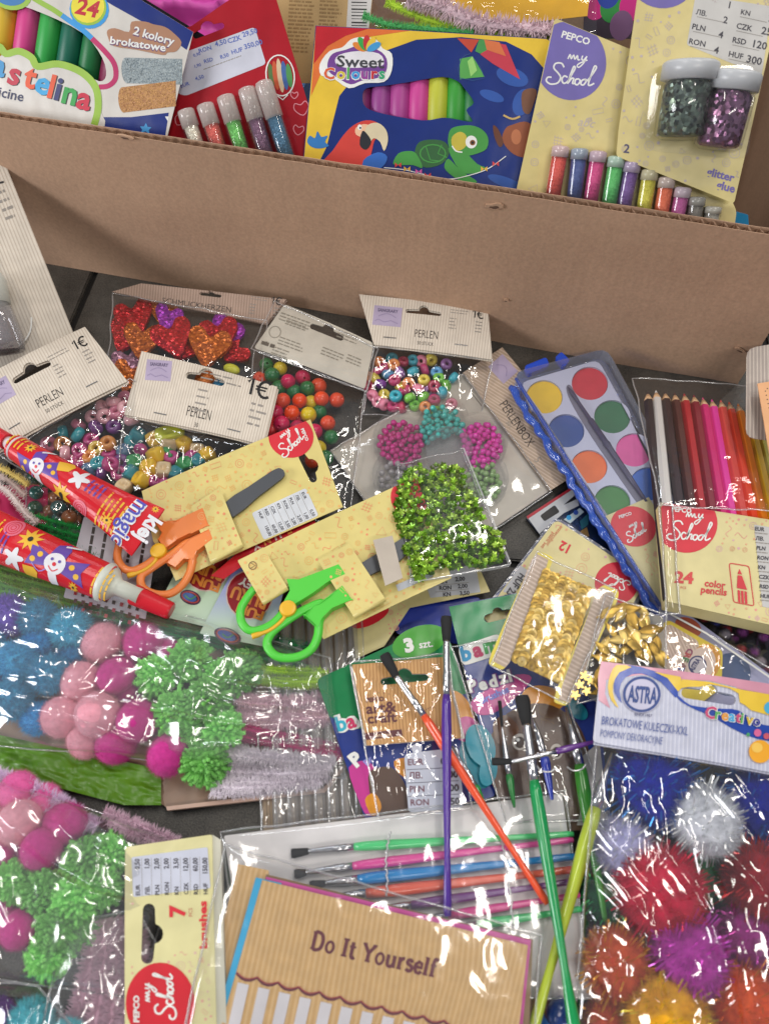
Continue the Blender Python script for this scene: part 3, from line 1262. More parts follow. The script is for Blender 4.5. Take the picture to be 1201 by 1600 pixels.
# glitter sticks printed on the front (a picture, so flat)
mb = MB(S)
for (x0, y0, x1, y1, rr, m) in ((198, 110, 285, 112, 20, glitter('#59646a', '#aab4b6', 1500, .2, .5)), (193, 156, 275, 146, 20, glitter('#8a5a38', '#c99a62', 1500, .2, .5))):
    mb.poly([(x0, y0 - rr), (x1, y1 - rr), (x1, y1 + rr), (x0, y0 + rr)], m, 1.5e-4)
    mb.disc(x0, y0, rr * .38, m, 3e-4, rr, -4)
mb.build('stick_picture', o)
cols = [('yellow', '#c9a52a'), ('hot pink', '#c93f83'), ('bright green', '#2f9c45'), ('dark teal green', '#14604c'), ('bottle green', '#1b6b3a'), ('plum', '#7a1f46')]
for k, (nm, c) in enumerate(cols):
    x = -8 + k * 35
    mb = MB()
    A, B = S.at(x + 14, -30 + k * 10, -.0098), S.at(x - 6, 118 + k * 3, -.0098)
    mb.lathe(A, B, [(0, .0076), (.02, .0085), (.98, .0085), (1, .0076)], plastic(c, .45), 18)
    st = mb.build('plasticine_stick', None, smooth=True)
    tag(st, nm + ' plasticine stick behind the oval window of the white carton', 'plasticine stick', 'plasticine sticks in the white carton')

# ---- red card with glitter glue pens
S = lean(.040, 36)
q = [(250, 60), (300, 40), (375, -12), (415, -20), (432, 0), (482, 165), (478, 300), (225, 300)]
o = thing('glitter_pen_card', 'dark red hanging card with five clear glitter glue pens and white price sticker', 'craft pack', tl(S, q))
mb = MB(S)
redc = gloss('#a01824', .28)
hole = slot(326, 48, 52, 10, -21, 12)
mb.slab(q, redc, -.0005, 0, holes=[hole])
mb.build('backing_card', o)
mb = MB(S)
pl = rrect([(288, 82), (398, 42), (416, 100), (290, 150), (276, 145)], 6)
mb.poly(pl, ink('#bfc0cc'), 1.2e-4)
blue = ink('#5a6bb0')
for (t, x, y, s) in (('0,90', 303, 89, 5), ('RON', 312, 83, 7), ('4,50', 337, 73, 8), ('CZK', 357, 68, 8), ('29,50', 380, 58, 8),
                     ('1,90', 305, 106, 5), ('RSD', 320, 99, 6), ('8,50', 345, 92, 6), ('HUF', 363, 85, 7), ('350,00', 383, 77, 8), ('EUR', 283, 137, 6), ('4,50', 306, 126, 6)):
    mb.text(t, x, y, s, blue, -17, 2e-4, bold=.02)
mb.micro(318, 108, 70, 1, 3, GREY, -20)
mb.build('price_sticker', o)
mb = MB(S)
# balloon
bx, by = 438, 118
for i, c in enumerate(('#4d6a3a', '#b8512f', '#c9b090', '#3f5f9a', '#4a8a4a')):
    mb.disc(bx - 14 + i * 7, by, 4.6, ink(c), 2e-4, 27 - abs(i - 2) * 4, -8)
mb.stroke(ell(bx, by, 22, 32, -8, 24), 2, WHT, 3e-4, closed=True)
mb.stroke([(bx - 4, by + 32), (bx + 4, by + 38), (bx + 12, by + 30)], 1.6, WHT, 3e-4)
mb.build('balloon_picture', o)
mb = MB(S)
ht = [(0, 6), (-8, -2), (-6, -9), (0, -6), (6, -9), (8, -2)]
for x, y, k, a in ((472, 172, 1.4, -15), (466, 205, 1, 10), (280, 190, 1, 30), (460, 150, .7, 0)):
    mb.stroke(spline(rot([(p * k, r * k) for p, r in ht], x, y, a), 3, closed=True), 1.4, ink('#d98a94'), 2e-4, closed=True)
mb.build('heart_print', o)
GLT = [('#c9bda8', 'clear'), ('#c9554a', 'coral red'), ('#5fae50', 'green'), ('#6a4660', 'purple'), ('#33607c', 'teal blue')]
for k, (c, nm) in enumerate(GLT):
    tx, ty = [(296, 172), (326, 163), (357, 150), (390, 138), (416, 128)][k]
    bx_, by_ = [(318, 268), (352, 268), (388, 266), (425, 262), (458, 262)][k]
    r_ = 13 * mpp(tx, ty, .13)
    A, B = S.at(tx, ty, .008), S.at(bx_, rim(bx_, by_), .008)
    t = thing('glitter_pen', nm + ' glitter glue pen, ' + ['first', 'second', 'third', 'fourth', 'fifth'][k] + ' along the red card', 'glue pen', A, 'glitter glue pens on the red card')
    mb = MB()
    mb.lathe(A, A.lerp(B, .42), [(0, r_ * .55), (.04, r_ * .9), (.12, r_), (1, r_)], plastic('#cfc6c0', .15, coat=.4, alpha=.55), 20)
    mb.build('cap', t, smooth=True)
    mb = MB()
    mb.lathe(A.lerp(B, .40), B, [(0, r_ * .8), (1, r_ * .8)], glitter(c, '#e8d8c8' if k == 0 else c, 1300, .3, .35), 18)
    mb.build('glitter_fill', t, smooth=True)
    mb = MB()
    mb.lathe(A.lerp(B, .0), B, [(0, r_ * .6), (.03, r_ * .98), (1, r_ * .98)], CRYSTAL, 20, cap=False)
    mb.build('barrel', t, smooth=True)

# ---- carton with window and parrot (centre)
S = lean(.034, 40)
q = [(493, 40), (640, 47), (852, 60), (870, 70), (805, 300), (790, 360), (470, 330), (474, 248)]
o = thing('plasticine_box', 'blue and yellow plasticine carton with red parrot, kite and Sweet Colours cloud logo', 'craft pack', tl(S, q))
mb = MB(S)
bl = gloss('#182c6e', .3)
win2 = spline([(566, 152), (572, 138), (600, 134), (640, 128), (690, 120), (715, 127), (725, 138), (740, 160), (728, 172), (738, 190), (710, 186), (690, 184), (660, 188), (600, 178), (572, 168)], 3, closed=True)
mb.slab(q, bl, -.0006, 0, holes=[win2])
mb.build('carton_front', o)
mb = MB(S)
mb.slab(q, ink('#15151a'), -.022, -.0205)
mb.build('carton_back', o)
mb = MB(S)
yl = gloss('#d8b53a', .3)
orn = gloss('#cf6a34', .3)
rd = gloss('#b3222c', .3)
mb.poly([(494, 41), (640, 48), (853, 61), (868, 70), (852, 110), (830, 85), (790, 65), (720, 58), (650, 62), (600, 80), (560, 112), (530, 150), (520, 190), (510, 230), (500, 250), (475, 248)], yl, 1e-4)
mb.poly([(494, 41), (640, 48), (560, 60), (530, 80), (500, 118), (486, 150)], orn, 2e-4)
mb.poly([(494, 41), (575, 45), (540, 56), (512, 72), (490, 100)], rd, 3e-4)
mb.build('border_print', o)
mb = MB(S)
# kite
K = [((715, 60), (745, 60), (742, 86), ), ]
mb.poly([(714, 60), (748, 62), (736, 82)], ink('#b8402c'), 2e-4)
mb.poly([(748, 62), (756, 62), (768, 74), (750, 84), (742, 80)], ink('#3f8a45'), 2.4e-4)
mb.poly([(768, 66), (790, 70), (812, 124), (770, 100), (750, 85)], ink('#b83244'), 2.2e-4)
mb.poly([(756, 62), (780, 66), (790, 88), (760, 78)], ink('#c96a3c'), 3e-4)
mb.poly([(718, 92), (738, 88), (757, 120), (735, 122), (718, 124)], ink('#4f9a48'), 2e-4)
mb.poly([(730, 96), (738, 88), (745, 110), (735, 120)], ink('#8fc46a'), 3e-4)
mb.stroke(spline([(735, 84), (720, 92), (718, 122), (757, 122), (738, 88)], 2), 1, ink('#254a7c'), 3.4e-4)
mb.build('kite_picture', o)
mb = MB(S)
for (x, y, rx, ry) in ((800, 120, 26, 14), (815, 160, 14, 22), (768, 150, 20, 8), (790, 285, 30, 8), (560, 262, 26, 8)):
    mb = MB(S)
    mb.disc(x, y, rx, ink('#254c96'), 1.5e-4, ry, 20)
    mb.build('cloud_print', o)
mb = MB(S)
# red parrot head: crest, face patch, beak, eye, blue wing
mb.poly(spline([(500, 262), (520, 235), (536, 212), (552, 196), (572, 188), (590, 192), (596, 205), (585, 220), (580, 240), (572, 262), (540, 275)], 3, closed=True), ink('#c23a30'), 3e-4)
mb.poly(spline([(556, 200), (568, 194), (580, 198), (578, 210), (566, 214), (556, 210)], 3, closed=True), ink('#dcae8c'), 4e-4)
mb.disc(562, 199, 3.4, WHT, 5e-4, 4.5)
mb.disc(563, 200, 1.6, BLK, 5.4e-4)
mb.poly(spline([(574, 196), (590, 192), (603, 203), (606, 220), (600, 236), (594, 222), (584, 216), (576, 224), (570, 210)], 3, closed=True), ink('#cbbd9c'), 5e-4)
mb.poly(spline([(566, 205), (574, 210), (580, 222), (572, 234), (562, 226)], 3, closed=True), ink('#1f2026'), 5.5e-4)
mb.poly(spline([(568, 250), (590, 238), (605, 245), (596, 262), (570, 268)], 3, closed=True), ink('#2b5fae'), 3.5e-4)
mb.poly(spline([(480, 222), (484, 212), (492, 216), (496, 205), (502, 214), (512, 212), (508, 222), (514, 228), (500, 232), (488, 230)], 3, closed=True), ink('#2a6fae'), 3.5e-4)
mb.build('parrot_picture', o)
mb = MB(S)
gr, gd = ink('#3f8a3c'), ink('#2b5a30')
mb.poly(spline([(648, 236), (655, 222), (675, 218), (695, 222), (702, 238), (690, 256), (665, 262), (650, 252)], 3, closed=True), gd, 3e-4)
mb.stroke(ell(676, 240, 20, 14, 0, 16), 2, gr, 4e-4, closed=True)
mb.stroke([(665, 228), (672, 250), (688, 252)], 1.6, gr, 4.3e-4)
mb.stroke([(690, 226), (684, 240), (698, 246)], 1.6, gr, 4.3e-4)
mb.poly(spline([(702, 205), (712, 198), (735, 196), (752, 202), (762, 215), (760, 232), (745, 240), (725, 244), (708, 240), (700, 225)], 3, closed=True), gr, 4e-4)
mb.poly(spline([(706, 214), (718, 206), (728, 212), (728, 228), (715, 236), (706, 228)], 3, closed=True), ink('#b8a83c'), 5e-4)
mb.disc(736, 222, 9, WHT, 5.2e-4, 10)
mb.disc(738, 223, 4.4, ink('#7a4a20'), 5.6e-4)
mb.disc(738, 223, 2.2, BLK, 6e-4)
mb.stroke(spline([(706, 228), (712, 236), (722, 238)], 3), 2, WHT, 6e-4)
for pts in ([(650, 240), (638, 236), (622, 240), (614, 256), (628, 258), (645, 258), (660, 262)], [(700, 248), (715, 262), (728, 272), (745, 284), (730, 288), (708, 276), (694, 262)],
            [(700, 232), (722, 234), (745, 256), (758, 262), (745, 270), (720, 268)]):
    mb.poly(spline(pts, 3, closed=True), gr, 3.4e-4)
mb.stroke(spline([(600, 262), (630, 265), (660, 272), (700, 280), (740, 272), (765, 262), (790, 244)], 5), 1.3, WHT, 6e-4)
for x, y, c in ((622, 258, '#c23a3a'), (636, 264, '#d0a13a'), (668, 274, '#c23a3a'), (688, 282, '#c23a3a'), (756, 264, '#d0a13a'), (774, 256, '#c23a3a'), (654, 268, '#c9559a')):
    mb.poly([(x - 5, y - 4), (x, y), (x - 5, y + 4)], ink(c), 6.6e-4)
    mb.poly([(x + 5, y - 4), (x + 5, y + 4), (x, y)], ink(c), 6.6e-4)
mb.build('turtle_picture', o)
mb = MB(S)
mb.poly(spline([(790, 200), (800, 195), (818, 190), (830, 196), (834, 220), (828, 244), (808, 244), (792, 232), (784, 216)], 3, closed=True), ink('#8a4a2c'), 3e-4)
mb.poly(spline([(815, 145), (828, 138), (838, 142), (834, 160), (826, 178), (816, 172)], 3, closed=True), ink('#6d4632'), 3.4e-4)
mb.poly(spline([(770, 196), (778, 202), (786, 222), (780, 230), (772, 214)], 3, closed=True), ink('#5d3322'), 3.6e-4)
mb.disc(806, 214, 8, ink('#b06a44'), 4e-4, 12)
mb.stroke(spline([(786, 180), (800, 186), (812, 182)], 3), 3, ink('#b89a5c'), 4.4e-4)
mb.build('bear_picture', o)
mb = MB(S)
# cloud logo
mb.poly(spline([(500, 100), (515, 80), (535, 74), (548, 62), (566, 58), (588, 62), (598, 76), (612, 84), (612, 110), (600, 128), (570, 130), (545, 138), (520, 122), (502, 118)], 3, closed=True), WHT, 4e-4)
mb.poly(spline([(512, 98), (520, 84), (540, 78), (560, 72), (590, 78), (604, 92), (603, 112), (590, 122), (566, 126), (548, 132), (528, 122), (514, 112)], 3, closed=True), ink('#6a3a86'), 4.6e-4)
mb.poly(spline([(524, 98), (530, 86), (560, 80), (592, 84), (600, 98), (590, 104), (540, 106)], 3, closed=True), ink('#d5d2d6'), 5e-4)
for i, c in enumerate(('#d07a2c', '#2f9a45', '#b8242f', '#d8b53a', '#3a8fc4')):
    a = -150 + i * 30
    (x, y), = rot([(13, 0)], 573, 80, a)
    mb.disc(x, y, 12, ink(c), 5.4e-4 + i * 3e-5, 5.5, a)
mb.text('Sweet', 526, 104, 18, ink('#3a3a40'), 2, 6.2e-4, bold=.02, fit=74)
for x, ch, c in ((506, 'C', '#c9552e'), (526, 'o', '#c4b03a'), (542, 'l', '#4a9a48'), (549, 'o', '#3a8fc4'), (564, 'u', '#8a3a8a'), (580, 'r', '#b8242f'), (592, 's', '#2f9a6a')):
    mb.text(ch, x - 1, 124, 19, WHT, 2, 5.8e-4, bold=.05)
    mb.text(ch, x, 123, 18, ink(c), 2, 6.6e-4, bold=.03)
mb.build('lettering', o)
for k, (nm, c) in enumerate((('dark plum', '#7a2860'), ('magenta purple', '#8a3a80'), ('orchid pink', '#a03c84'), ('hot pink', '#bc3c88'), ('yellow', '#b0b434'), ('bright green', '#2f8c2c'), ('forest green', '#22703a'))):
    x = [560, 592, 622, 652, 682, 712, 738][k]
    mb = MB()
    mb.lathe(S.at(x + 2, 108, -.0098), S.at(x - 2, 205, -.0098), [(0, .0075), (.03, .0084), (.97, .0084), (1, .0075)], plastic(c, .45), 18)
    st = mb.build('plasticine_stick', None, smooth=True)
    tag(st, nm + ' plasticine stick in the window above the parrot', 'plasticine stick', 'plasticine sticks in the parrot carton')

# ---- glitter tube card
YC = gloss('#c6b679', .32)
VIO = ink('#6a5fa0')
LAV = ink('#b3a5a2')
S = lean(.022, 36)
q = [(868, 28), (982, 76), (1010, 90), (1120, 300), (1142, 360), (1000, 400), (800, 360), (806, 298)]
q = [(866, 28), (982, 76), (1050, 100), (1150, 330), (1140, 400), (798, 360), (806, 298)]
o = thing('glitter_tube_card', 'pale yellow hanging card with violet round badge and a row of ten mini glitter tubes', 'craft pack', tl(S, q))
mb = MB(S)
mb.slab(rrect(q, 6), YC, -.0005, 0)
mb.build('backing_card', o)
mb = MB(S)
bd = clip_poly(ell(890, 95, 56, 62, -15, 40), [(867, 29), (982, 77), (1000, 200), (820, 240)])
mb.poly(bd, VIO, 1.2e-4)
mb.text('PEPCO', 876, 58, 11, WHT, 16, 2.2e-4, bold=.03)
school(mb, 893, 112, .82, 8, WHT, 2.6)
mb.build('badge', o)
mb = MB(S)
doodles(mb, q, 60, [LAV], 5, 8, avoid=[(890, 95, 66), (985, 250, 60), (900, 280, 50), (1060, 300, 50)])
mb.text('abc', 902, 196, 14, LAV, 8, 1e-4, shear=.3)
mb.build('pattern_print', o)
TB = [(876, 228, 866, 312, '#c9483c', '#b9a0a0', 'red'), (905, 232, 898, 318, '#3a4a82', '#8a93a0', 'navy'), (934, 236, 924, 322, '#c23a78', '#b09aa4', 'rose pink'), (962, 244, 952, 326, '#4fae5a', '#9ab0a0', 'green'),
      (987, 252, 975, 328, '#6a4688', '#a090a8', 'purple'), (1014, 264, 1004, 332, '#c8bf3a', '#b8b090', 'yellow'), (1040, 276, 1030, 336, '#d0603a', '#b0a098', 'orange'), (1065, 292, 1053, 342, '#a84a86', '#b0a0a8', 'mauve'),
      (1087, 307, 1079, 347, '#6a645c', '#8a8780', 'dark silver'), (1112, 322, 1104, 352, '#8f8a80', '#9a968c', 'silver')]
for k, (x0, y0, x1, y1, c, cc, nm) in enumerate(TB):
    dd = .0045
    A, B = S.at(x0, y0, dd), S.at(x0 + (x1 - x0) * 1.3, rim(x0, y0 + 78), dd)
    r_ = 12.6 * mpp(x0, y0, .13)
    t = thing('glitter_tube', 'mini tube of ' + nm + ' glitter with frosted cap on the pale yellow card', 'glitter tube', A, 'mini glitter tubes on the yellow card')
    mb = MB()
    mb.lathe(A, A.lerp(B, .22), [(0, r_ * .7), (.15, r_), (1, r_)], plastic(cc, .2, coat=.3), 18)
    mb.build('cap', t, smooth=True)
    mb = MB()
    mb.lathe(A.lerp(B, .2), B, [(0, r_ * .85), (1, r_ * .85)], glitter(c, c, 1600, .15, .45, .7), 18)
    mb.build('glitter_fill', t, smooth=True)
    mb = MB()
    mb.lathe(A.lerp(B, .18), B, [(0, r_ * .98), (1, r_ * .98)], CRYSTAL, 20, cap=False)
    mb.build('tube_wall', t, smooth=True)

# ---- glitter jar card, far right
S = lean(.010, 36)
q = [(1000, -40), (1230, -60), (1205, 60), (1146, 318), (962, 244), (966, 200)]
o = thing('glitter_jar_card', 'pale yellow hanging card with two white-capped glitter jars, price sticker and words glitter glue', 'craft pack', tl(S, q))
mb = MB(S)
mb.slab(rrect(q, 5), YC, -.0005, 0)
mb.build('backing_card', o)
mb = MB(S)
mb.poly(clip_poly(ell(1035, -30, 50, 43, 0, 30), q[:1] + [(1200, -60), (1150, 200), (965, 250)]), VIO, 1.2e-4)
mb.build('badge', o)
mb = MB(S)
doodles(mb, q, 75, [LAV], 9, 9, avoid=[(1085, 160, 72), (1150, 60, 60), (1100, 50, 45), (1035, -30, 50), (1110, 285, 30)])
mb.build('pattern_print', o)
mb = MB(S)
mb.poly(rrect([(1086, -8), (1205, 10), (1189, 118), (1072, 70)], 4), ink('#bdbab6'), 1.4e-4)
pk = ink('#3a3840')
for (t, x, y, s, al) in (('1', 1139, 13, 11, 'r'), ('\u041b\u0412.', 1086, 22, 8, 'l'), ('2', 1135, 37, 11, 'r'), ('PLN', 1080, 45, 9, 'l'), ('4', 1128, 60, 11, 'r'), ('RON', 1075, 68, 9, 'l'), ('4', 1121, 84, 11, 'r'),
                         ('KN', 1156, 22, 8, 'l'), ('7', 1206, 35, 11, 'r'), ('CZK', 1149, 44, 9, 'l'), ('25', 1203, 56, 12, 'r'), ('RSD', 1143, 66, 9, 'l'), ('120', 1196, 78, 12, 'r'), ('HUF', 1137, 88, 9, 'l'), ('300', 1188, 102, 12, 'r')):
    mb.text(t, x, y, s, pk, 12, 2.2e-4, bold=.02, align=al)
for x, y in ((1088, 26), (1082, 49), (1077, 72), (1155, 26), (1149, 48), (1143, 70), (1137, 92)):
    mb.stroke([(x, y), (x + 42, y + 9)], .9, GREY, 2e-4)
mb.build('price_sticker', o)
mb = MB(S)
mb.text('2', 973, 238, 14, ink('#4a4560'), 8, 2e-4, bold=.02)
mb.text('glitter', 1145, 284, 13, VIO, 14, 2e-4, bold=.03, align='r')
mb.text('glue', 1146, 301, 13, VIO, 14, 2e-4, bold=.03, align='r')
mb.build('lettering', o)
mb = MB(S)
bl_ = rrect([(1018, 110), (1180, 100), (1168, 250), (1005, 235)], 22)
mb.slab(bl_, CRYSTAL, .0002, .001, bottom=False)
mb.build('blister', o)
for k, (x0, y0, x1, y1, rr, ca, cb, nm) in enumerate(((1073, 112, 1057, 214, 35, '#25292e', '#8a9c8c', 'dark holographic'), (1141, 128, 1114, 230, 32, '#4a2c48', '#a87a9c', 'plum pink'))):
    A, B = S.at(x0, y0, .012), S.at(x1, y1, .012)
    r_ = rr * mpp(x0, y0, .15)
    t = thing('glitter_jar', 'small clear jar of ' + nm + ' glitter with white screw cap', 'glitter jar', A, 'glitter jars on the yellow card')
    mb = MB()
    mb.lathe(A.lerp(B, -.12), A.lerp(B, .16), [(0, r_ * .86), (.08, r_ * .95), (.2, r_), (1, r_)], plastic('#d4d6da', .3, trans=.35), 26)
    mb.build('cap', t, smooth=True)
    mb = MB()
    mb.lathe(A.lerp(B, .17), B, [(0, r_ * .7), (.08, r_ * .84), (.95, r_ * .84), (1, r_ * .75)], glitter(ca, cb, 420, .75, .3, 1.5), 26)
    mb.build('glitter_fill', t, smooth=True)
    mb = MB()
    mb.lathe(A.lerp(B, .15), B.lerp(A, -.06), [(0, r_ * .78), (.1, r_ * .94), (.93, r_ * .94), (1, r_ * .7)], CRYSTAL, 26)
    mb.build('jar_wall', t, smooth=True)

# ---- things deeper in the box
S = lean(.075, 42)
q = [(390, -80), (640, -80), (560, 60), (535, 130), (420, 120)]
o = thing('kraft_card', 'brown kraft back card with small print and a barcode behind the red card', 'card', tl(S, q))
mb = MB(S)
mb.slab([(400, -80), (590, -80), (575, 60), (560, 130), (400, 130)], gloss('#a88a5c', .4), -.0005, 0)
mb.build('card_sheet', o)
mb = MB(S)
mb.poly([(545, -20), (583, -20), (576, 44), (541, 44)], ink('#b9b5b2'), 1e-4)
for i in range(12):
    w_ = [1.6, .9, 2.2, 1.2][i % 4]
    y = -18 + i * 5.2
    mb.poly([(549, y), (573, y + .5), (573, y + .5 + w_), (549, y + w_)], BLK, 2e-4)
mb.micro(452, 0, 40, 14, 6, ink('#8a6c42'), 3)
mb.micro(500, 0, 34, 12, 6, ink('#8a6c42'), 3)
mb.build('small_print', o)

S = lean(.095, 50)
q = [(180, -100), (480, -100), (440, 40), (300, 120), (200, 60)]
mbp = MB()
r_ = random.Random(4)
nx, ny = 40, 30
vs = []
for j in range(ny + 1):
    for i in range(nx + 1):
        x, y = 150 + 330 * i / nx, -110 + 230 * j / ny
        h = .012 * noise.noise(Vector((x / 50, y / 30, 0))) + .006 * abs(noise.noise(Vector((x / 14, y / 22, 4)))) * 2
        vs.append(tuple(S.at(x, y, h)))
mbp.add(vs, [(j * (nx + 1) + i, j * (nx + 1) + i + 1, (j + 1) * (nx + 1) + i + 1, (j + 1) * (nx + 1) + i) for j in range(ny) for i in range(nx)], gloss('#c94aa4', .5))
pkt = mbp.build('tissue_pack', smooth=True)
tag(pkt, 'crumpled bright pink tissue pack behind the red card', 'tissue paper')

S = lean(.090, 45)
q = [(690, -80), (930, -80), (918, 22), (870, 36), (740, 42), (700, 10)]
mb = MB(S)
mb.slab([(698, -90), (930, -90), (917, 25), (800, 38), (705, 22)], gloss('#dba51c', .35), -.001, 0)
o = thing('yellow_pack', 'plain bright yellow card pack in clear film behind the kite carton', 'craft pack', tl(S, q))
mb.build('card_sheet', o)
mb = MB()
vs = []
for j in range(21):
    for i in range(31):
        x, y = 585 + 345 * i / 30, -60 + 122 * j / 20
        vs.append(tuple(S.at(x, y, .006 + .008 * abs(noise.noise(Vector((x / 30, y / 9, 7)))))))
mb.add(vs, [(j * 31 + i, j * 31 + i + 1, (j + 1) * 31 + i + 1, (j + 1) * 31 + i) for j in range(20) for i in range(30)], FILM)
mb.build('clear_film', o, smooth=True)


def chenille(name, pts3, r, mat, dens=70000, parent=None, seed=1, core=.35, wire=None):
    """pipe cleaner: a core with fibres all round"""
    rr = random.Random(seed)
    mb = MB()
    mb.sweep(pts3, r * core, mat, 6)
    L = sum((pts3[i + 1] - pts3[i]).length for i in range(len(pts3) - 1))
    n = int(L * dens / 1.0 / 10)
    vs, fs = [], []
    for k in range(n):
        t = k / n * (len(pts3) - 1)
        i = min(int(t), len(pts3) - 2)
        p = pts3[i].lerp(pts3[i + 1], t - i)
        d = (pts3[i + 1] - pts3[i]).normalized()
        x = d.orthogonal().normalized()
        x.rotate(Matrix.Rotation(rr.uniform(0, 6.28), 3, d))
        tip = p + x * r * rr.uniform(.75, 1.1) + d * rr.uniform(-.35, .35) * r
        w_ = d * r * .07
        b = len(vs)
        vs += [tuple(p + x * r * core * .8 - w_), tuple(p + x * r * core * .8 + w_), tuple(tip)]
        fs.append((b, b + 1, b + 2))
    mb.add(vs, fs, mat)
    return mb.build(name, parent, smooth=False)


S = lean(.055, 45)
for k, (pts, c, lb) in enumerate((
        ([(604, 5), (640, 22), (690, 40), (760, 55), (850, 60)], '#a9c83a', 'lime chenille stem with a free curved end above the kite carton'),
        ([(590, 52), (650, 46), (720, 50), (800, 58), (860, 62)], '#96b62e', 'lime chenille stem lying straight along the carton top'),
        ([(570, 30), (610, 44), (660, 50), (740, 56)], '#4aa05a', 'green chenille stem mostly hidden among the lime ones'),
        ([(640, 2), (680, 14), (740, 40), (800, 50), (870, 56)], '#c2a9b0', 'dusty pink fluffy chenille stem under the yellow pack'))):
    p3 = [S.at(x, y, .003 + k * .002) for x, y in spline(pts, 5)]
    st = chenille('chenille_stem', p3, .0042 if k < 3 else .009, fuzzy(c), seed=k, dens=90000)
    tag(st, lb, 'pipe cleaner', 'chenille stems in the cardboard box')

S = lean(.10, 45)
mb = MB(S)
mb.slab([(915, -60), (1010, -60), (985, 60), (910, 60)], gloss('#2c1e2c', .3), -.001, 0)
for x, y, c in ((930, 8, '#b02870'), (955, 12, '#2f7a3a'), (950, -10, '#2a3c8a'), (985, 10, '#b02870'), (970, 40, '#6a4a6a')):
    mb.disc(x, y, 18, gloss(c), 2e-4, 24, 12)
o = mb.build('dark_pack')
tag(o, 'dark pack with pink, green and blue spots behind the violet badge card', 'craft pack')
S = lean(.03, 30)
mb = MB(S)
mb.slab([(1145, 330), (1168, 336), (1172, 400), (1140, 400)], gloss('#1f7fb0'), -.004, 0)
o = mb.build('blue_pack')
tag(o, 'bright blue pack edge peeking out under the jar card by the box side', 'craft pack')
# filler packs lying on the bottom of the box
for k, (u, v, c, lb) in enumerate(((.12, .20, '#7a4a8a', 'purple'), (.30, .22, '#3a6a9a', 'mid blue'), (.47, .21, '#a05a3a', 'rust brown'), (.60, .23, '#4a7a4a', 'moss green'))):
    c0 = LFT + WU * (u + .08) + WN * v
    mb = MB()
    e1, e2 = WU * .055, WN * .07
    vs = [tuple(c0 + a * e1 + b * e2 + Vector((0, 0, z))) for z in (.005, .06) for a, b in ((-1, -1), (1, -1), (1, 1), (-1, 1))]
    mb.add(vs, [(3, 2, 1, 0), (4, 5, 6, 7), (0, 1, 5, 4), (1, 2, 6, 5), (2, 3, 7, 6), (3, 0, 4, 7)], gloss(c))
    o = mb.build('flat_pack', bevel=.001)
    tag(o, lb + ' carton lying flat deep in the cardboard box', 'craft pack', 'flat cartons deep in the box')

# ================================================================ left side
CREAM_A, CREAM_B = '#c4b9aa', '#d2c8bb'


def cream(ang, pitch=4.6):
    return stripes('#b8ab9c', '#cfc5b7', ang, pitch, .35)


INKT = ink('#3a3430')
LIL = ink('#a79ab4')


